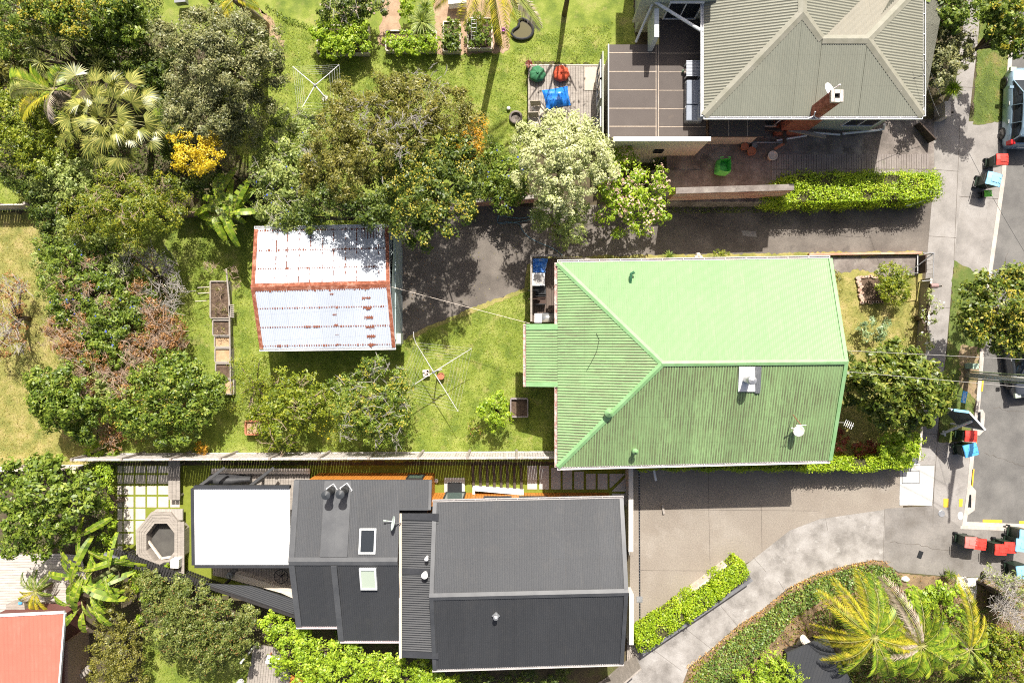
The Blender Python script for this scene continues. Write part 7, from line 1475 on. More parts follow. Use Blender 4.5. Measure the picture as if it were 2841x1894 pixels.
 ('magnolia_tree', 'broad leaved dark magnolia over the front fence and footpath', 'tree', [(2480, 1000, 44, 3.2), (2430, 1010, 40, 3.2), (2530, 1020, 50, 3.6), (2400, 1050, 40, 3.2), (2460, 1070, 56, 4), (2530, 1080, 56, 4), (2590, 1060, 46, 3.4), (2600, 1110, 40, 3.2), (2560, 1130, 46, 3.4), (2480, 1130, 50, 3.6), (2420, 1100, 40, 3.2), (2430, 1150, 36, 2.8), (2520, 1165, 32, 2.8), (2480, 960, 24, 2.8), (2370, 1030, 30, 2.8), (2640, 1090, 24, 2.8), (2550, 1160, 26, 2.6)], L_mag, dict(size=.21, dens=420, cr=.27, asp=.45, droop=.2, fill=.2)),
 ('low_shrub', 'dark shrub squeezed between the green house and the magnolia', 'shrub', [(2355, 990, 20, 1.2), (2340, 1070, 26, 1.2), (2360, 1110, 20, 1)], L_dark, dict(size=.15, cr=.16)),
 ('corner_shrub', 'light green shrub in the corner beside the grey letterbox', 'shrub', [(2480, 1220, 36, 1.6), (2510, 1250, 34, 1.6), (2460, 1250, 32, 1.4), (2530, 1225, 28, 1.4), (2490, 1270, 28, 1.3), (2540, 1260, 18, 1.3)], L_bright, dict(size=.12, cr=.2)),
 ('red_leaved_plant', 'dark red leaved plants in the shade at the south-east corner of the green house', 'plant', [(2330, 1230, 26, .7), (2380, 1250, 24, .6), (2420, 1240, 20, .6), (2325, 1190, 18, .6)], L_red, dict(size=.12, cr=.15)),
 ('round_bush', 'dense round bright green bush in the brick edged bed', 'shrub', [(2470, 760, 34, 1.1), (2500, 770, 30, 1.1), (2455, 790, 28, 1.1), (2490, 810, 34, 1.1), (2460, 820, 24, .9), (2505, 800, 24, 1)], L_yel, dict(size=.10, dens=700, cr=.18)),
 ('blue_green_shrub', 'open blue green shrub alone on the front lawn', 'shrub', [(2410, 900, 22, .7), (2440, 920, 26, .8), (2400, 930, 18, .6), (2460, 900, 18, .6), (2390, 905, 16, .6)], L_blueg, dict(size=.13, dens=330, cr=.17)),
 ('low_conifer', 'low rusty green bush tucked against the east wall of the green house', 'shrub', [(2322, 780, 20, .7), (2325, 810, 18, .6), (2318, 760, 14, .5)], L_kan, dict(size=.07, dens=800, cr=.14)),
 ('rose_bush', 'straggling white rose bush spilling over the footpath fence', 'shrub', [(2585, 830, 20, 1.1), (2600, 860, 20, 1), (2580, 890, 18, 1.1), (2565, 930, 20, 1.1), (2580, 960, 18, 1), (2555, 870, 14, 1), (2580, 810, 12, 1)], L_pale, dict(size=.10, dens=300, cr=.16, flowers=(L_white, .07, .10, .9, .3))),
 ('small_tree', 'dark grey green rounded tree right of the olive roof', 'tree', [(2640, 120, 46, 3), (2600, 150, 42, 3), (2620, 190, 46, 3), (2660, 160, 38, 2.8), (2590, 110, 34, 2.8), (2600, 215, 30, 2.3), (2670, 110, 30, 2.8)], L_olive, dict(size=.13, cr=.22)),
 ('street_tree', 'bright green tree at the top edge right of the olive roof', 'tree', [(2600, 10, 55, 3.8), (2660, 25, 55, 4), (2720, 10, 50, 4), (2640, 60, 38, 3.4), (2570, 40, 36, 3.2)], L_mid, dict(size=.15, cr=.24)),
 ('street_tree', 'yellow tipped tree in the top right corner above the blue car', 'tree', [(2790, 10, 55, 4.2), (2840, 50, 50, 4.4), (2770, 70, 40, 3.8), (2810, 110, 45, 3.9), (2850, 130, 40, 4), (2760, 110, 26, 3.4)], L_mid, dict(size=.15, cr=.24, flowers=(L_yt, .25, .12, .6, .35))),
 ('grassy_shrub', 'grey green ornamental grass clump below the rounded street side tree', 'shrub', [(2590, 250, 30, .9), (2570, 280, 26, .8), (2560, 220, 24, .9)], L_kan, dict(size=.2, asp=.08, dens=300, cr=.2, upright=.5)),
 ('bed_shrub', 'leafy yellow green shrub overflowing the first timber bed on the upper lawn', 'shrub', [(905, 100, 38, 1.1), (945, 90, 40, 1.3), (985, 85, 40, 1.3), (930, 128, 36, 1.1), (975, 125, 36, 1.1), (1005, 110, 28, 1), (890, 85, 28, .9), (900, 135, 24, .9)], L_bright, dict(size=.13, cr=.17)),
 ('top_shrub', 'dark shrubs and flowers above the first timber bed at the top edge', 'shrub', [(930, 10, 40, 1.8), (970, 35, 36, 1.5), (1020, 15, 36, 1.6), (910, 50, 30, 1.2), (1060, 20, 22, 1.2), (990, 0, 40, 1.8)], L_dark, dict(size=.12, cr=.18, twigs=(m_twig, 25, .6), flowers=(L_pink, .02, .1, .8))),
 ('bed_plant', 'low green planting round the strappy flax', 'plant', [(1085, 120, 26, .7), (1110, 132, 26, .7), (1150, 132, 28, .7), (1190, 115, 30, .8), (1195, 132, 24, .7), (1130, 110, 26, .6), (1120, 30, 20, .9), (1130, 5, 26, 1.1), (1135, 45, 16, .8)], L_bright, dict(size=.12, cr=.14)),
 ('clipped_bush', 'rectangular clump of glossy leaves filling the small raised bed', 'plant', [(1245, 75, 20, .8), (1262, 75, 18, .8), (1243, 105, 20, .8), (1264, 108, 20, .8), (1253, 128, 20, .7), (1240, 128, 14, .6), (1268, 130, 14, .6)], L_mid, dict(size=.12, cr=.13)),
 ('vegetable_plants', 'leafy vegetable plants around the white trellis', 'plant', [(1325, 60, 26, .8), (1345, 80, 26, .8), (1300, 75, 16, .6), (1330, 110, 26, .7), (1350, 115, 18, .6), (1295, 115, 10, .5)], L_mid, dict(size=.12, cr=.15)),
 ('red_twig_plant', 'small rusty twig plant near the palm at the top', 'plant', [(1357, 38, 14, .6)], L_rust, dict(size=.08, asp=.1, cr=.14)),
 ('patio_weeds', 'low weeds and ferns at the foot of the olive house wall', 'plant', [(2210, 388, 20, .3), (2040, 440, 14, .3), (2300, 352, 18, .3), (1955, 420, 20, .7), (1885, 455, 26, .8), (1840, 450, 26, .8), (2430, 345, 14, .4)], L_mid, dict(size=.10, dens=330, cr=.12)),
 ('potted_plant', 'leafy plant growing in the cream patio pot', 'plant', [(2140, 432, 13, .6)], L_bright, dict(size=.12, dens=330, cr=.12)),
 ('deck_plant', 'small bright plant in the black planter by the seating pit', 'plant', [(461, 1571, 9, 1.1)], L_bright, dict(size=.09, dens=700, cr=.1)),
 ('bed_weeds', 'straggly weeds growing in the long raised bed', 'plant', [(590, 745, 18, .5), (612, 800, 22, .4), (612, 860, 20, .4), (640, 760, 16, .5), (575, 735, 12, .5), (610, 910, 16, .6), (655, 790, 12, .5), (652, 750, 16, .6)], L_kan, dict(size=.10, asp=.25, dens=200, cr=.14, twigs=(m_twigb, 40, .35))),
 ('schefflera_tree', 'large bright green tree at the lower left beside the brick neighbours', 'tree', [(60, 1310, 46, 3.2), (115, 1290, 40, 3.2), (150, 1300, 30, 2.8), (40, 1380, 52, 3.6), (110, 1370, 60, 4), (180, 1350, 46, 3.4), (230, 1340, 40, 3), (60, 1450, 52, 3.6), (130, 1440, 56, 3.8), (200, 1410, 50, 3.4), (40, 1510, 42, 3), (110, 1510, 42, 3), (170, 1480, 36, 3), (245, 1390, 30, 2.8)], L_mid, dict(size=.19, dens=300, cr=.27)),
 ('ivy_shrub', 'bright green climbing shrub along the left edge of the paving tiles', 'shrub', [(290, 1310, 24, 1.6), (300, 1350, 22, 1.5), (298, 1400, 24, 1.6), (300, 1450, 24, 1.6), (296, 1490, 22, 1.5), (285, 1530, 24, 1.3), (270, 1300, 24, 1.6)], L_bright, dict(size=.11, dens=520, cr=.17)),
 ('clipped_dome', 'very large clipped dome of small dark leaves with brown patches', 'shrub', [(450, 1660, 66, 2.4, .55), (540, 1690, 78, 2.6, .55), (620, 1720, 70, 2.5, .55), (510, 1760, 74, 2.6, .55), (600, 1780, 72, 2.4, .55), (670, 1760, 52, 2.2, .55), (440, 1720, 52, 2.3, .55), (560, 1820, 56, 2, .5), (650, 1820, 46, 1.8, .5), (420, 1620, 44, 2.2, .55), (490, 1630, 44, 2.2, .55), (690, 1700, 30, 2, .5), (480, 1800, 40, 2, .5)], L_dome, dict(size=.10, dens=700, cr=.2, flowers=(L_rust, .03, .07, .5))),
 ('clipped_hedge_mound', 'tall narrow clipped hedge mound right of the lean-to', 'shrub', [(330, 1650, 36, 1.9), (310, 1720, 46, 2, .6), (300, 1790, 50, 2, .6), (360, 1760, 38, 1.9, .6), (340, 1830, 46, 1.9, .6), (290, 1860, 46, 1.8, .6), (360, 1880, 46, 1.8, .6), (380, 1820, 26, 1.6, .6), (300, 1910, 50, 1.8, .6)], L_kan, dict(size=.09, dens=650, cr=.2)),
 ('dark_gap_shrub', 'small bright shrub in the gap between the clipped dome and hedge mound', 'shrub', [(385, 1620, 26, 1.5), (400, 1660, 18, 1.3), (385, 1590, 20, 1.5), (385, 1720, 14, 1.2)], L_bright, dict(size=.12, cr=.16)),
 ('lime_hedge', 'long billowing lime green hedge below the charcoal roofs', 'hedge', [(750, 1730, 36, 1.9), (790, 1760, 42, 2), (840, 1780, 42, 2), (800, 1810, 42, 2), (850, 1830, 46, 2), (900, 1810, 46, 2), (950, 1820, 42, 2), (900, 1860, 46, 2), (960, 1870, 46, 2), (1010, 1840, 40, 2), (1060, 1850, 40, 1.9), (1090, 1840, 30, 1.8), (850, 1880, 40, 1.9), (1020, 1890, 42, 1.9), (1080, 1890, 40, 1.9), (780, 1845, 30, 1.6), (1110, 1860, 28, 1.7)], L_bright, dict(size=.13, dens=430, cr=.22)),
 ('lime_shrub', 'bright shrub at the bottom edge in front of the east charcoal wing', 'shrub', [(1170, 1860, 36, 1.5), (1210, 1890, 42, 1.6), (1170, 1900, 40, 1.5), (1250, 1900, 34, 1.4)], L_bright, dict(size=.13, cr=.18)),
 ('shade_plants', 'dark ferny plants in the shade below the east charcoal roof', 'plant', [(1350, 1890, 30, .8), (1400, 1885, 26, .7), (1460, 1880, 28, .7), (1530, 1890, 28, .7), (1300, 1880, 26, .7), (1560, 1870, 22, .6), (1120, 1800, 24, .8), (950, 1775, 26, .9), (850, 1745, 20, .9), (1000, 1790, 22, .9)], L_dark, dict(size=.16, asp=.25, cr=.18)),
 ('lime_conifer', 'vivid lime conifer at the bottom edge beside the dark shed roof', 'shrub', [(2060, 1890, 32, 1.5), (2100, 1860, 30, 1.7), (2140, 1830, 30, 1.8), (2150, 1870, 42, 1.8), (2200, 1870, 36, 1.8), (2110, 1900, 42, 1.7), (2220, 1890, 34, 1.5), (2175, 1840, 24, 1.7)], L_bright, dict(size=.13, dens=480, cr=.17, asp=.3)),
 ('palm_underplanting', 'leafy lily plants between the two palms', 'plant', [(2530, 1645, 26, .8), (2570, 1660, 30, .8), (2620, 1650, 30, .8), (2520, 1670, 20, .9), (2650, 1690, 26, .8), (2600, 1640, 26, .7), (2650, 1640, 22, .7)], L_bright, dict(size=.18, cr=.16, dens=300)),
 ('right_shrub', 'yellow green shrubs filling the bottom right corner', 'shrub', [(2790, 1780, 46, 1.6), (2830, 1840, 50, 1.6), (2760, 1830, 40, 1.4), (2800, 1880, 46, 1.5), (2850, 1760, 36, 1.6), (2740, 1770, 30, 1.3), (2720, 1870, 34, 1.2)], L_yel, dict(size=.12, cr=.18, flowers=(L_rust, .04, .09, .6))),
 ('wall_shrub', 'grey twiggy shrub along the dark retaining wall at the right edge', 'shrub', [(2740, 1590, 26, 1.6), (2780, 1610, 30, 1.7), (2820, 1620, 34, 1.7), (2830, 1670, 30, 1.5), (2800, 1640, 22, 1.6), (2760, 1600, 22, 1.6)], L_pale, dict(size=.09, dens=300, cr=.17, twigs=(m_twig, 120, .5))),
 ('bare_tree', 'bare grey branches at the right edge below the twiggy shrub', 'shrub', [(2790, 1690, 36, 1.4), (2820, 1720, 36, 1.3), (2770, 1670, 24, 1.2)], L_rock, dict(size=.06, dens=60, cr=.16, twigs=(m_twig, 110, .7))),
 ('yellow_wall_plant', 'yellow flowering succulent mound beside the driveway at the green house wall', 'plant', [(1990, 706, 14, .4), (2010, 706, 14, .4), (2002, 700, 12, .4)], L_golden, dict(size=.07, dens=900, cr=.1)),
]
for i, (nm, lb, cat, lobes, m, kw) in enumerate(TREES): tree(nm, lb, cat, lobes, m, seed=100+i, **kw)

tree('tall_tree', 'tree beyond the top edge whose shadow crosses the lawn by the pond', 'tree', [(1520, -170, 40, 6.5), (1580, -190, 50, 7), (1640, -170, 45, 6.5), (1600, -130, 34, 6), (1680, -200, 30, 6.5)], L_mid, size=.13, dens=150, cr=.3, seed=301, fill=.05)
tree('tall_tree', 'tree beyond the top edge shading the dark lawn left of the olive tree', 'tree', [(400, -110, 70, 5), (480, -120, 70, 5), (560, -130, 60, 5)], L_mid, size=.15, dens=450, cr=.3, seed=302)
# hedges (box volumes)
def inpoly(pts, q):
    x, y = q[:, 0], q[:, 1]; r_ = np.zeros(len(q), bool); n = len(pts)
    for i in range(n):
        x0, y0 = pts[i]; x1, y1 = pts[(i+1) % n]; c = ((y0 > y) != (y1 > y)) & (x < (x1-x0)*(y-y0)/(y1-y0+1e-12)+x0); r_ ^= c
    return r_
def sample(poly, dens, r):
    a = np.array(poly); mn, mx = a.min(0), a.max(0); n = int((mx-mn).prod()*dens); q = r.uniform(mn, mx, (n, 2)); return q[inpoly(poly, q)]
def hedge(name, label, pxpoly, h, m, size=.095, dens=700, seed=1, bump=.08, cat='hedge', core=True, step=None):
    r = np.random.default_rng(seed); poly = [(P(*p, h).x, P(*p, h).y) for p in pxpoly]; cx = sum(p[0] for p in poly)/len(poly); cy = sum(p[1] for p in poly)/len(poly)
    t = thing(name, label, cat, V3(cx, cy, 0)); q = sample(poly, dens, r); nz = np.sin(q[:, 0]*3.1+q[:, 1]*2)*np.cos(q[:, 1]*4.3-q[:, 0])
    z = h+nz*bump*.6+r.normal(0, bump*.7, len(q)); hh = np.full(len(q), h)
    pts = [np.column_stack([q, z])]; nr = [r.normal(size=(len(q), 3))*.45+np.array((0, 0, 1))]
    n = len(poly); ar = sum(poly[i][0]*poly[(i+1) % n][1]-poly[(i+1) % n][0]*poly[i][1] for i in range(n)); sg = 1 if ar > 0 else -1
    for i in range(n):
        a, b = np.array(poly[i]), np.array(poly[(i+1) % n]); L = np.hypot(*(b-a)); k = int(L*h*dens*.8); t_ = r.uniform(0, 1, k); out = np.array(((b-a)[1], -(b-a)[0]))/max(L, 1e-6)*sg
        xy = a+(b-a)*t_[:, None]+out*(r.normal(0, bump*.8, k)+.07*np.sin(t_*L*4))[:, None]; pts.append(np.column_stack([xy, r.uniform(.05, h+.02, k)])); nr.append(r.normal(size=(k, 3))*.5+np.array((out[0], out[1], .35)))
    p, nn = np.concatenate(pts), np.concatenate(nr); hol = np.sin(p[:, 0]*2.9+seed)*np.sin(p[:, 1]*3.7+1)*np.cos(p[:, 0]*1.3-p[:, 1]*2.2)+r.normal(0, .25, len(p)); kp = hol > -.45; p, nn = p[kp], nn[kp]; s = size*r.uniform(.7, 1.3, len(p)); npmesh('leaves', leafquads(p, nn, s, s*.55, r), 4, m, t)
    ins = [(cx+(x-cx)*.97-(.06 if x > cx else -.06), cy+(y-cy)*.9) for x, y in poly]; MB().prism(ins, .02, h-.14).build('branches', mat_twigcore, t); return t
mat_twigcore = mat('twig_core', [(.05, .05, .02), (.08, .07, .03)], scale=8, rough=1)
L_hedge = leafmat('leaf_lime_hedge', [(.09, .17, .012), (.15, .26, .015), (.22, .34, .02), (.33, .42, .05)], trans=.35)
hedge('box_hedge', 'long bright lime hedge between the driveway and the neighbour\'s patio', [(2160, 496), (2210, 482), (2400, 480), (2605, 480), (2612, 515), (2608, 540), (2560, 552), (2300, 562), (2160, 562), (2110, 545)], 1.55, L_hedge, seed=5, bump=.13)
hedge('box_hedge', 'narrow lime hedge along the lower boundary between green roof and forecourt', [(1775, 1284), (2100, 1282), (2260, 1276), (2400, 1276), (2530, 1278), (2532, 1296), (2400, 1304), (2260, 1304), (1775, 1302)], 1.5, L_hedge, seed=6, bump=.07)
m_dh = L_hedge
for i, (q, lb) in enumerate((([(1764, 1762), (1806, 1730), (1822, 1785), (1778, 1812)], 'lowest block of the diagonal lime hedge'), ([(1806, 1730), (1890, 1672), (1905, 1720), (1826, 1786)], 'second block up of the diagonal lime hedge'), ([(1893, 1670), (1968, 1620), (1990, 1662), (1912, 1728)], 'third block up of the diagonal lime hedge'), ([(1972, 1616), (2050, 1552), (2080, 1592), (1996, 1664)], 'topmost block of the diagonal lime hedge'))):
    hedge('box_hedge', lb, q, 1.05, m_dh, seed=20+i, bump=.06, size=.1)

# ground cover (stuff)
def cover(name, pxpoly, m, dens, size, asp, h, seed=1, up=.4, kind='stuff', z0=0.02, holes=(), clump=0):
    r = np.random.default_rng(seed); poly = [(G(*p).x, G(*p).y) for p in pxpoly]; q = sample(poly, dens, r)
    for hp in holes: q = q[~inpoly([(G(*p).x, G(*p).y) for p in hp], q)]
    if clump: v = np.sin(q[:, 0]*1.7+seed)*np.cos(q[:, 1]*2.1-seed*.7)+np.sin(q[:, 0]*.6-q[:, 1]*.9); q = q[r.uniform(-1.6, 1.6, len(q)) < v+clump]
    z = z0+h*(.35+.65*r.uniform(0, 1, len(q)))*(.7+.3*np.sin(q[:, 0]*2.3)*np.sin(q[:, 1]*1.9)); p = np.column_stack([q, z]); n = r.normal(size=(len(q), 3))*up*1.4+np.array((0, 0, 1.-up)); s = size*r.uniform(.6, 1.3, len(q))
    o = npmesh(name, leafquads(p, n, s, s*asp, r, .1), 4, m, None); o['kind'] = kind; return o
L_ivy = leafmat('ivy_leaf', [(.03, .07, .02), (.06, .12, .03), (.10, .17, .045), (.2, .24, .09)], trans=.15)
BANK = [(2484, 1584), (2470, 1561), (2422, 1555), (2350, 1570), (2267, 1594), (2184, 1636), (2114, 1694), (2043, 1741), (1978, 1799), (1910, 1854), (1875, 1960), (2900, 1960), (2900, 1625), (2780, 1612), (2712, 1604), (2656, 1640), (2650, 1602), (2612, 1600), (2493, 1590)]
sheet('bank', BANK, .007, mat('bank_earth', [(.12, .09, .05), (.22, .15, .09), (.28, .2, .11)], scale=1.4, rough=1, bump=.8, bscale=20, fine=.25, fscale=20), 1.5, 4)
IVY = [(2476, 1576), (2420, 1562), (2350, 1577), (2270, 1602), (2190, 1644), (2120, 1702), (2050, 1750), (1985, 1808), (1925, 1870), (1915, 1960), (2020, 1960), (2060, 1860), (2130, 1790), (2200, 1710), (2280, 1660), (2400, 1630), (2500, 1620)]
cover('ivy_ground_cover', IVY, L_ivy, 420, .10, .8, .22, 3, .3); cover('ivy_ground_cover', BANK, L_yel, 130, .11, .5, .2, 4, .4, clump=-.1); cover('dry_ground_litter', BANK, L_rust, 110, .09, .35, .06, 5, .35, clump=.2)
cover('dry_ground_litter', [(1897, 1850), (1978, 1791), (2043, 1733), (2114, 1686), (2184, 1628), (2267, 1586), (2350, 1563), (2422, 1549), (2470, 1555), (2476, 1562), (2422, 1559), (2350, 1574), (2267, 1598), (2184, 1640), (2114, 1698), (2043, 1746), (1978, 1804), (1910, 1860)], leafmat('orange_litter', [(.35, .18, .08), (.5, .3, .15)], trans=.1), 260, .07, .5, .05, 6, .3)
LAWN1 = [(620, 20), (760, 40), (880, 100), (890, 150), (1400, 150), (1500, 90), (1700, 60), (1690, 180), (1465, 182), (1464, 380), (1440, 400), (1380, 400), (1330, 500), (620, 480)]
cover('grass', LAWN1, L_blade, 330, .085, .22, .05, 7, .42); cover('grass', [(500, 560), (1108, 600), (1108, 940), (1129, 948), (1190, 916), (1244, 893), (1336, 856), (1424, 822), (1475, 800), (1560, 900), (1562, 1250), (280, 1252), (470, 900)], L_blade, 330, .08, .22, .045, 8, .42, holes=([(583, 778), (650, 778), (650, 1100), (583, 1100)], [(720, 640), (1100, 640), (1100, 960), (720, 960)]))
cover('dry_grass', [(-60, 590), (110, 590), (190, 680), (250, 900), (260, 1285), (-60, 1285)], L_dry, 260, .08, .2, .05, 9, .42); cover('dry_grass', [(2306, 770), (2545, 765), (2530, 1265), (2310, 1265)], L_dry, 200, .07, .2, .04, 10, .42, holes=([(2375, 765), (2450, 765), (2450, 845), (2375, 845)],))
cover('grass', [(-60, 470), (60, 500), (95, 575), (-60, 578)], L_blade, 300, .08, .22, .05, 11, .42); cover('grass', [(400, 1780), (460, 1820), (600, 1850), (690, 1850), (670, 1940), (400, 1940)], L_blade, 330, .08, .22, .05, 12, .42)
cover('verge_grass', [(2716, -40), (2708, 100), (2700, 340), (2780, 335), (2795, 163), (2803, 0)], L_blade, 260, .07, .22, .04, 13, .42, z0=.03); cover('verge_grass', [(2652, 735), (2722, 775), (2708, 988), (2700, 1105), (2686, 1215), (2608, 1220), (2612, 1138), (2632, 960)], L_blade, 170, .07, .22, .04, 14, .42, z0=.03, clump=.5)
cover('weedy_edge', [(1850, 572), (2110, 566), (2150, 580), (2140, 590), (1860, 594)], L_mid, 260, .10, .4, .12, 15, .4); cover('weedy_edge', [(1600, 722), (2300, 708), (2540, 700), (2540, 706), (2300, 714), (1600, 728)], L_dry, 260, .10, .3, .1, 16, .4)
cover('fallen_leaves', [(1300, 580), (1850, 590), (1850, 700), (1500, 700), (1400, 800), (1180, 900), (1120, 900), (1120, 640)], L_dry, 4, .05, .5, .01, 17, .1, z0=.016); cover('fallen_leaves', [(1110, 700), (1240, 700), (1200, 900), (1120, 940)], L_rust, 12, .06, .5, .01, 18, .1, z0=.016)
cover('undergrowth', [(-60, 300), (470, 300), (560, 480), (500, 560), (300, 700), (120, 600), (-60, 440)], L_dark, 160, .13, .5, .5, 19, .35); cover('undergrowth', [(560, 480), (870, 520), (1100, 560), (1300, 500), (1500, 480), (1480, 560), (1300, 565), (1080, 600), (1050, 622), (720, 622), (640, 560)], L_dark, 130, .12, .5, .4, 20, .35)
cover('undergrowth', [(130, 640), (430, 680), (560, 1200), (300, 1240), (260, 1100)], L_rust, 110, .10, .4, .3, 21, .35); cover('undergrowth', [(-60, -60), (470, -60), (420, 200), (-60, 300)], L_dark, 160, .13, .5, .5, 22, .35)
cover('undergrowth', [(2240, 1700), (2400, 1620), (2520, 1640), (2720, 1680), (2760, 1780), (2700, 1960), (2380, 1960), (2290, 1800)], L_dark, 220, .16, .35, .6, 24, .4); cover('undergrowth', [(240, 1290), (325, 1290), (320, 1530), (240, 1520)], L_dark, 200, .12, .5, .4, 23, .35)

# ---- palms
def fan_leaf(mbv, c, ax, up, rad, n, r, spread=2.4, wd=.05, droop=.25):
    ax = np.array(ax, float); ax /= np.linalg.norm(ax); up = np.array(up, float); up = up-ax*(up@ax); up /= np.linalg.norm(up); sd_ = np.cross(up, ax)
    for i in range(n):
        a = (i/(n-1)-.5)*spread*2; d = ax*math.cos(a)+sd_*math.sin(a); L = rad*(1-.25*abs(a)/spread)*r.uniform(.88, 1.08); s = np.cross(up, d); w_ = wd*rad
        m1 = c+d*L*.55+up*.02*rad; tip = c+d*L-up*L*droop*r.uniform(.4, 1.3)+s*r.normal()*.03; mbv.append((c, m1-s*w_, tip, m1+s*w_))
def feather(mbv, base, d, L, r, arch=.5, nl=34, ll=.55, wd=.035, rise=.6, droop=.3, rach=None, side_up=.15, roll=0):
    d = np.array(d, float); d[2] = 0; d /= np.linalg.norm(d); pts = []
    for i in range(nl+1):
        t = i/nl; pts.append(np.array(base)+d*L*(t-.12*t*t)+np.array((0, 0, 1))*L*(rise*t-(rise+arch)*t*t))
    pts = np.array(pts)
    if rach is not None: rach.append(pts)
    s0 = np.array((-d[1], d[0], 0))
    for i in range(3, nl):
        t = i/nl; tg = pts[i+1]-pts[i-1]; tg /= np.linalg.norm(tg); l = ll*math.sin(math.pi*min(1, t*.85+.12))**.6*r.uniform(.85, 1.1)
        for s in (-1, 1):
            dd = s0*s*.85+tg*.6+np.array((0, 0, side_up+s*roll)); dd /= np.linalg.norm(dd); w_ = np.cross(dd, (0, 0, 1)); w_ /= max(np.linalg.norm(w_), 1e-6); m1 = pts[i]+dd*l*.5; tip = pts[i]+dd*l-np.array((0, 0, l*droop*r.uniform(.6, 1.3))); mbv.append((pts[i], m1-w_*wd, tip, m1+w_*wd))
def rachis(mb, pts, r0): mb.tube([Vector(p) for p in pts[::3]], [r0*(1-.8*i/max(1, len(pts[::3])-1)) for i in range(len(pts[::3]))], 5, False)
L_fan = leafmat('fan_palm_leaf', [(.025, .045, .012), (.07, .10, .025), (.16, .19, .055), (.33, .35, .14)], trans=.25, rough=.35)
L_feath = leafmat('feather_palm_leaf', [(.03, .08, .009), (.08, .16, .016), (.16, .24, .024), (.32, .36, .06)], trans=.3, rough=.35)
L_featy = leafmat('yellow_palm_leaf', [(.08, .13, .012), (.17, .2, .018), (.28, .28, .03), (.42, .34, .06)], trans=.3, rough=.35)
L_cab = leafmat('cabbage_leaf', [(.06, .09, .03), (.13, .17, .06), (.26, .3, .13)], trans=.25, rough=.35)
L_ban = leafmat('banana_leaf', [(.03, .07, .01), (.08, .15, .015), (.15, .24, .025), (.27, .34, .05)], trans=.35, rough=.4)
m_stem = mat('palm_stem', [(.2, .21, .05), (.32, .3, .09)], rough=.5)
m_ptrunk = mat('palm_trunk', [(.2, .15, .11), (.34, .28, .23)], scale=6, rough=.9, stretch=(1, 1, 5), bump=.6)
def palmthing(name, label, base, h, tr=.16, cat='palm', m=None, top=None):
    t = thing(name, label, cat, base); top = top or base+V3(0, 0, h); MB().tube([base, base.lerp(top, .5), top], [tr*1.2, tr, tr], 12).build('trunk', m or m_ptrunk, t, True); return t, np.array(top)
# fan palms, upper left
def fan_palm(label, px, py, h, leaves, seed, rad=.75, mat_=None, n=26):
    r = np.random.default_rng(seed); c = P(px, py, h); base = V3(c.x, c.y, 0); t, top = palmthing('fan_palm', label, base, h); st = MB()
    leaves = list(leaves)+[(px+q*math.cos(a_), py+q*math.sin(a_), r.uniform(.1, .6), r.uniform(.6, 1)) for q, a_ in zip(r.uniform(25, 110 if len(leaves) > 20 else 40, 26 if len(leaves) > 20 else 5), r.uniform(0, 6.28, 26))]
    for i, (x, y, dz, s) in enumerate(leaves):
        e = np.array(P(x+r.normal()*8, y+r.normal()*8, h+dz)); d = e-top; hub = top+d*r.uniform(.75, 1.0); mbv = []; ax = np.array((d[0], d[1], d[2]*.6-.15)); up = np.array((0, 0, 1))+unit(np.array([d]))[0]*.25+r.normal(size=3)*.12; up = up+r.normal(size=3)*.45; fan_leaf(mbv, hub, ax+r.normal(size=3)*.18, up, rad*s*r.uniform(.75, 1.1), n, r, r.uniform(1.2, 1.9), .032, r.uniform(.1, .5))
        npmesh('frond', np.array(mbv), 4, mat_ or L_fan, t); st.tube([Vector(top), Vector(top.tolist()).lerp(Vector(hub.tolist()), .5)+V3(0, 0, .15), Vector(hub.tolist())], [.018, .014, .010], 5, False)
    st.build('leaf_stalks', m_stem, t); return t
lv = [(200, 205, .5, .9), (245, 205, .5, 1), (330, 195, .4, .8), (300, 230, .6, 1), (375, 230, .3, 1), (340, 215, .5, .8), (420, 265, .1, .9), (380, 295, .5, 1), (250, 240, .4, .9), (410, 340, .2, 1), (440, 345, -.1, .8), (460, 325, -.2, .8), (400, 370, .2, 1), (430, 400, -.1, .9), (370, 385, .3, .9), (380, 430, -.1, 1), (330, 360, .6, .9), (270, 435, -.1, 1), (320, 430, .0, .9), (200, 360, .1, .9), (175, 405, -.2, .9), (180, 330, .2, 1), (160, 290, .2, .8), (230, 340, .5, .9), (215, 285, .6, .9), (290, 395, .3, 1), (240, 400, .1, 1), (350, 330, .7, .8)]
fan_palm('large fan palm with many pleated pale green leaves in the upper left', 300, 330, 3.9, lv, 31, .85)
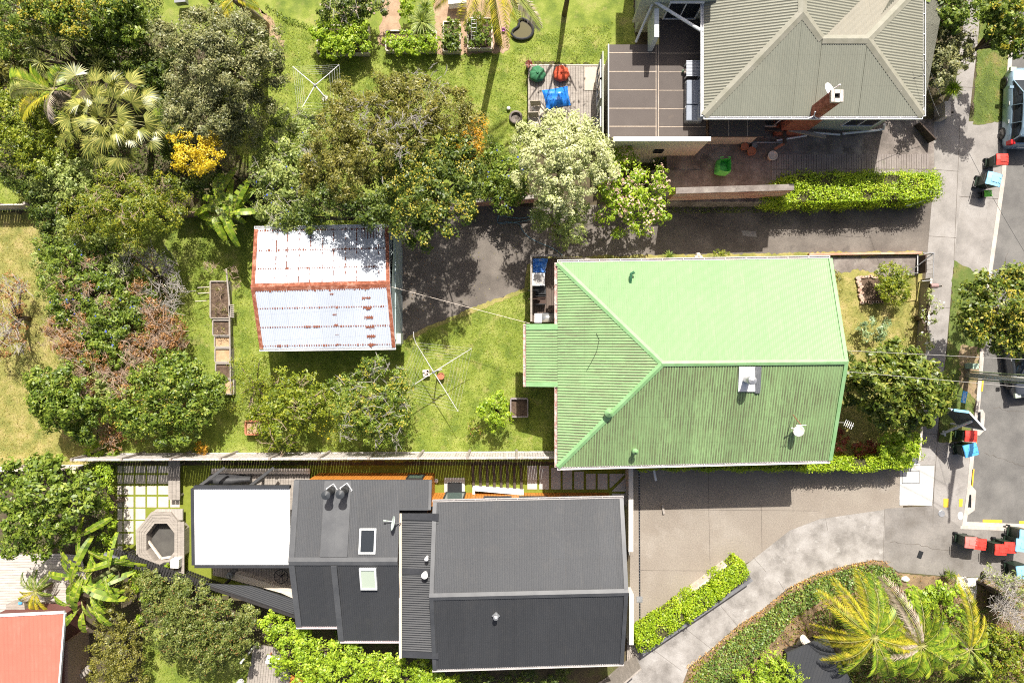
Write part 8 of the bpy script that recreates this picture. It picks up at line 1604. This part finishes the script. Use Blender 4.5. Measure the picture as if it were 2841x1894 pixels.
# cabbage tree heads
t = thing('cabbage_tree', 'cabbage tree with several spiky pale rosettes above the fan palm', 'tree', P(150, 150, 0)); rr = np.random.default_rng(5); tb = MB(); b0 = P(150, 140, 3.6); b0.z = 0
tb.tube([b0, b0+V3(0, 0, 1.6)], [.16, .13], 8)
for (x, y, z, s) in ((122, 102, 4.1, .62), (200, 112, 4.2, .68), (165, 133, 4.3, .6), (98, 130, 3.9, .6), (112, 172, 3.8, .62), (125, 195, 3.6, .5), (80, 160, 3.6, .5), (262, 140, 3.3, .4), (275, 185, 3.2, .55)):
    c = np.array(P(x, y, z)); V_ = []
    for i in range(58):
        d = unit(rr.normal(size=(1, 3)))[0]; d[2] = abs(d[2])*.9-.12; d /= np.linalg.norm(d); L = s*rr.uniform(.8, 1.1); w_ = np.cross(d, (0, 0, 1)); w_ /= max(np.linalg.norm(w_), 1e-6); m1 = c+d*L*.45; V_.append((c, m1-w_*.022, c+d*L-np.array((0, 0, L*.12)), m1+w_*.022))
    npmesh('leaf_rosette', np.array(V_), 4, L_cab, t); tb.tube([b0+V3(0, 0, 1.5), (b0+V3(0, 0, 1.6)).lerp(Vector(c.tolist()), .6), Vector(c.tolist())], [.1, .07, .06], 7)
tb.build('trunk', m_bark, t)
def rosette(name, label, px, py, z, s, n, m, w0=.022, cat='plant', seed=3, zup=.9, trunk=0, dry=None):
    r = np.random.default_rng(seed); c = np.array(P(px, py, z)); t = thing(name, label, cat, V3(c[0], c[1], 0)); V_ = []
    for i in range(n):
        d = unit(r.normal(size=(1, 3)))[0]; d[2] = abs(d[2])*zup-.05; d /= np.linalg.norm(d); L = s*r.uniform(.7, 1.1); w_ = np.cross(d, (0, 0, 1)); w_ /= max(np.linalg.norm(w_), 1e-6); m1 = c+d*L*.45; V_.append((c, m1-w_*w0, c+d*L-np.array((0, 0, L*.3)), m1+w_*w0))
    npmesh('leaves', np.array(V_), 4, m, t)
    if z > .25: MB().tube([(c[0], c[1], 0), (c[0], c[1], z)], trunk or .05, 8).build('trunk', m_bark, t)
    return t
rosette('yucca', 'bright yellow green spiky yucca beside the gate pillar', 2641, 246, 1.6, .62, 150, L_bright, .02, 'plant', 4, trunk=.08)
rosette('flax_plant', 'tall strappy pale green flax in the second upper bed', 1172, 62, .9, .95, 190, L_pale, .02, 'plant', 5, 1.3); rosette('flax_plant', 'dark flax behind the pale strappy one', 1180, 25, .9, .6, 80, L_mid, .02, 'plant', 6, 1.3)
rosette('grass_tuft', 'dark green spiky tuft by the white step at the bottom right', 2636, 1592, .4, .45, 70, L_mid, .015, 'plant', 7, 1); rosette('grass_tuft', 'green blade tuft at the top edge of the driveway beside the pohutukawa', 1312, 598, .3, .4, 50, L_yel, .014, 'plant', 8, 1)
rosette('lily_plant', 'green strap leaved plant against the north wall of the green house', 1857, 712, .3, .4, 50, L_mid, .03, 'plant', 9, 1); rosette('spiky_plant', 'small dark spiky rosette above the golden tree', 398, 502, 1.6, .5, 60, L_olive, .022, 'plant', 10); rosette('spiky_plant', 'pale fan shaped rosette in the left shrubs above the golden tree', 182, 528, 2.2, .45, 60, L_cab, .02, 'plant', 12)
rosette('bromeliad', 'small bright plant in the dark corner behind the green house', 2386, 1246, .5, .28, 26, L_bright, .025, 'plant', 11); rosette('bare_pot_plant', 'thin reddish plant arching over the corner of the garden deck', 1468, 178, .8, .35, 24, L_red, .015, 'plant', 13)
# feather palms
def feather_palm(label, px, py, h, fr, seed, m=L_feath, name='feather_palm', ll=.55, tr=.17, top=None, base=None):
    r = np.random.default_rng(seed); c = P(px, py, h); b = base or V3(c.x, c.y, 0); t, tp = palmthing(name, label, b, h, tr, top=c)
    rb = MB()
    for f in fr:
        ex, ey, mm = f[0], f[1], (f[2] if len(f) > 2 and f[2] is not None else m); arch = f[3] if len(f) > 3 else .25; e = np.array(P(ex, ey, h-.3)); d = e-tp; d[2] = 0; L = np.linalg.norm(d)/.86; mbv = []; ra = []
        feather(mbv, tp, d, L, r, arch=arch+r.uniform(-.05, .15), nl=max(24, int(L*17)), ll=ll*.95*min(1, L/2.2+.25)*r.uniform(.85, 1.1), wd=.02, rise=r.uniform(.2, .6), rach=ra, droop=r.uniform(.15, .7), side_up=r.uniform(0, .7), roll=r.normal()*.45); npmesh('frond', np.array(mbv), 4, mm, t); rachis(rb, ra[0], .028)
    rb.build('frond_ribs', m_stem, t); return t
L_dead = leafmat('dead_frond', [(.3, .22, .16), (.45, .36, .28), (.6, .52, .44)], trans=.1, tcol=(1, 1, .9))
feather_palm('feather palm with yellow tipped fronds above the dark shed roof', 2424, 1768, 3.2, [(2290, 1660, L_featy), (2332, 1620, L_featy), (2400, 1595, L_featy), (2430, 1600), (2265, 1750, L_featy), (2272, 1780, L_featy), (2300, 1850, L_featy), (2350, 1880), (2420, 1880), (2470, 1890), (2500, 1830), (2520, 1760), (2500, 1690), (2460, 1640), (2320, 1700), (2560, 1800, L_featy), (2380, 1700), (2545, 1720)], 41, ll=.55)
feather_palm('feather palm with broad bright green fronds and one brown dead frond', 2555, 1790, 3.0, [(2460, 1610, L_dead, .1), (2420, 1690, L_featy), (2390, 1790, L_featy), (2400, 1810, L_dead, .2), (2520, 1880), (2600, 1890), (2640, 1840), (2650, 1760), (2560, 1640), (2600, 1670), (2480, 1860), (2620, 1700), (2680, 1800), (2450, 1830)], 42, ll=.65)
feather_palm('palm with drooping yellow green fronds in the lower right corner', 2690, 1800, 2.6, [(2745, 1720, L_featy), (2740, 1780), (2720, 1860), (2660, 1870), (2640, 1740), (2680, 1700), (2660, 1600, L_featy, .1), (2630, 1820), (2760, 1880)], 43, ll=.5)
fan_palm('small fan palm between the lower right feather palms', 2650, 1830, 2.0, [(2620, 1840, .2, 1), (2670, 1850, .2, 1), (2640, 1800, .2, 1), (2690, 1830, .1, 1), (2640, 1880, .1, 1), (2600, 1800, .2, .9), (2680, 1790, .2, .9)], 44, .62, L_feath, 22)
fan_palm('small fan palm at the foot of the yellow tipped feather palm', 2360, 1840, 1.8, [(2355, 1820, .2, 1), (2380, 1850, .1, 1), (2345, 1860, .1, 1), (2490, 1840, .1, .7), (2390, 1820, .1, 1)], 45, .5, L_yel, 22)
feather_palm('feather palm with big arching fronds at the left edge', 150, 252, 4.2, [(20, 185, L_fan), (60, 190), (5, 255, L_cab), (0, 210), (35, 320, L_featy), (130, 335, L_dead), (215, 240), (180, 180), (60, 230), (120, 300)], 46, L_feath, ll=.6)
feather_palm('tree fern like cycad with yellow green fronds on the bleached terrace', 100, 1640, 1.3, [(58, 1590), (100, 1580), (140, 1590), (60, 1640, L_featy), (55, 1665, L_featy), (100, 1695, L_featy), (75, 1690, L_featy), (130, 1690, L_featy), (148, 1650), (145, 1615), (80, 1600), (125, 1700, L_featy)], 47, L_mid, 'cycad', ll=.35, tr=.14)
# palm with leaning hairy trunk at the top
t_ = feather_palm('leaning palm with shaggy brown trunk at the top of the upper lawn', 652, -5, 5.0, [(740, -10, L_featy), (720, 25, L_featy), (600, 30), (590, 95, L_featy), (560, -30), (640, -80), (700, -60), (590, 50)], 48, L_feath, ll=.5, tr=.2, base=G(735, 72))
t_ = feather_palm('tall palm at the top edge whose fronds hang over the pond', 1352, -90, 6.5, [(1280, 55, L_featy), (1205, 10, L_featy), (1400, 110, L_featy), (1440, 45, L_featy), (1500, 60, L_dead), (1330, 60), (1250, -60), (1450, -120), (1300, -180), (1480, -40)], 49, L_featy, ll=.6, tr=.16, base=G(1383, 118))
# banana plants
def banana(label, px, py, h, leaves, seed, name='banana_plant', m=L_ban, wl=.17):
    r = np.random.default_rng(seed); c = P(px, py, h); t = thing(name, label, 'banana plant', V3(c.x, c.y, 0)); MB().tube([(c.x, c.y, 0), (c.x, c.y, h)], [.16, .09], 10).build('stem', mat_bstem, t); rb = MB(); tp = np.array((c.x, c.y, h))
    leaves = list(leaves)+[(px+q*math.cos(a_), py+q*math.sin(a_), px+r.normal()*28, py+r.normal()*28) for q, a_ in zip(r.uniform(50, 105, 16), r.uniform(0, 6.28, 16))]
    for (ex, ey, *o) in leaves:
        st = (np.array(P(o[0], o[1], h)) if len(o) > 1 else tp+np.array((r.normal()*.5, r.normal()*.5, 0)))+np.array((0, 0, r.normal()*.25)); e = np.array(P(ex, ey, h)); d = e-st; L = np.linalg.norm(d[:2])*1.08; d[2] = 0; d /= np.linalg.norm(d); s0 = np.array((-d[1], d[0], 0)); n = 26; V_ = []; pts = []
        tilt = r.normal()*.7
        for i in range(n+1): tt = i/n; pts.append(st+d*L*(tt-.08*tt*tt)+np.array((0, 0, L*(.45*tt-.62*tt*tt))))
        pts = np.array(pts)
        for i in range(3, n):
            tt = i/n; w_ = wl*math.sin(math.pi*min(1, (tt-.08)*1.02))**.55*min(1, L/1.4)
            for s in (-1, 1):
                if r.random() < .06: continue
                k = .96 if r.random() < .3 else 1.02; out = s0*s*(.92)+d*.18+np.array((0, 0, .25-.5*tt+s*tilt*.5)); f = pts[i]+(pts[i+1]-pts[i])*k; V_.append((pts[i], pts[i]+out*w_*r.uniform(.92, 1.05)-np.array((0, 0, w_*.15)), f+out*w_*r.uniform(.9, 1.05)-np.array((0, 0, w_*.15)), f))
        npmesh('leaf', np.array(V_), 4, m, t); rachis(rb, pts, .022)
    rb.build('leaf_midribs', m_stem, t); return t
mat_bstem = mat('banana_stem', [(.18, .22, .08), (.3, .3, .14)], rough=.6)
banana('large banana clump with torn bright leaves beside the bleached terrace', 245, 1620, 2.9, [(130, 1565), (110, 1600), (140, 1660), (175, 1560), (200, 1700), (225, 1760, 230, 1690), (150, 1755, 215, 1690), (260, 1720), (345, 1665), (380, 1585), (340, 1550), (300, 1440, 215, 1490), (210, 1440), (150, 1520), (270, 1720, 235, 1680), (350, 1600), (315, 1480), (245, 1490), (300, 1740, 260, 1680), (200, 1600), (290, 1660), (180, 1470, 215, 1490), (230, 1540), (350, 1560, 300, 1560), (190, 1660)], 51)
banana('dark glossy banana plant leaning over the iron fence', 622, 590, 2.3, [(560, 545), (550, 565), (610, 475), (650, 460), (690, 500), (700, 510), (565, 600), (600, 640), (615, 650), (650, 630), (670, 580), (640, 545), (590, 510), (560, 620), (655, 640), (580, 570), (690, 560)], 52, wl=.19)
for (x, y, lb, s) in ((455, 170, 'big leaved philodendron at the edge of the olive tree', 1), (470, 290, 'deeply cut philodendron leaves right of the fan palm', 2)):
    r = np.random.default_rng(60+s); c = P(x, y, 1.8); t = thing('philodendron', lb, 'plant', V3(c.x, c.y, 0)); V_ = []
    for i in range(12): a = r.uniform(0, 6.28); q = np.array(c)+np.array((math.cos(a), math.sin(a), r.uniform(-.2, .4)))*r.uniform(.2, .75); fan_leaf(V_, q, (math.cos(a), math.sin(a), -.1), (0, 0, 1), .4, 11, r, 1.9, .09, .15)
    npmesh('leaves', np.array(V_), 4, L_mid, t); MB().tube([(c.x, c.y, 0), c], .05, 7).build('stem', m_bark, t)
# hedge strip on upper lawn
cover('ground_cover', [(740, 12), (800, 48), (880, 78), (876, 90), (790, 60), (736, 22)], L_mid, 500, .08, .6, .18, 30, .3)
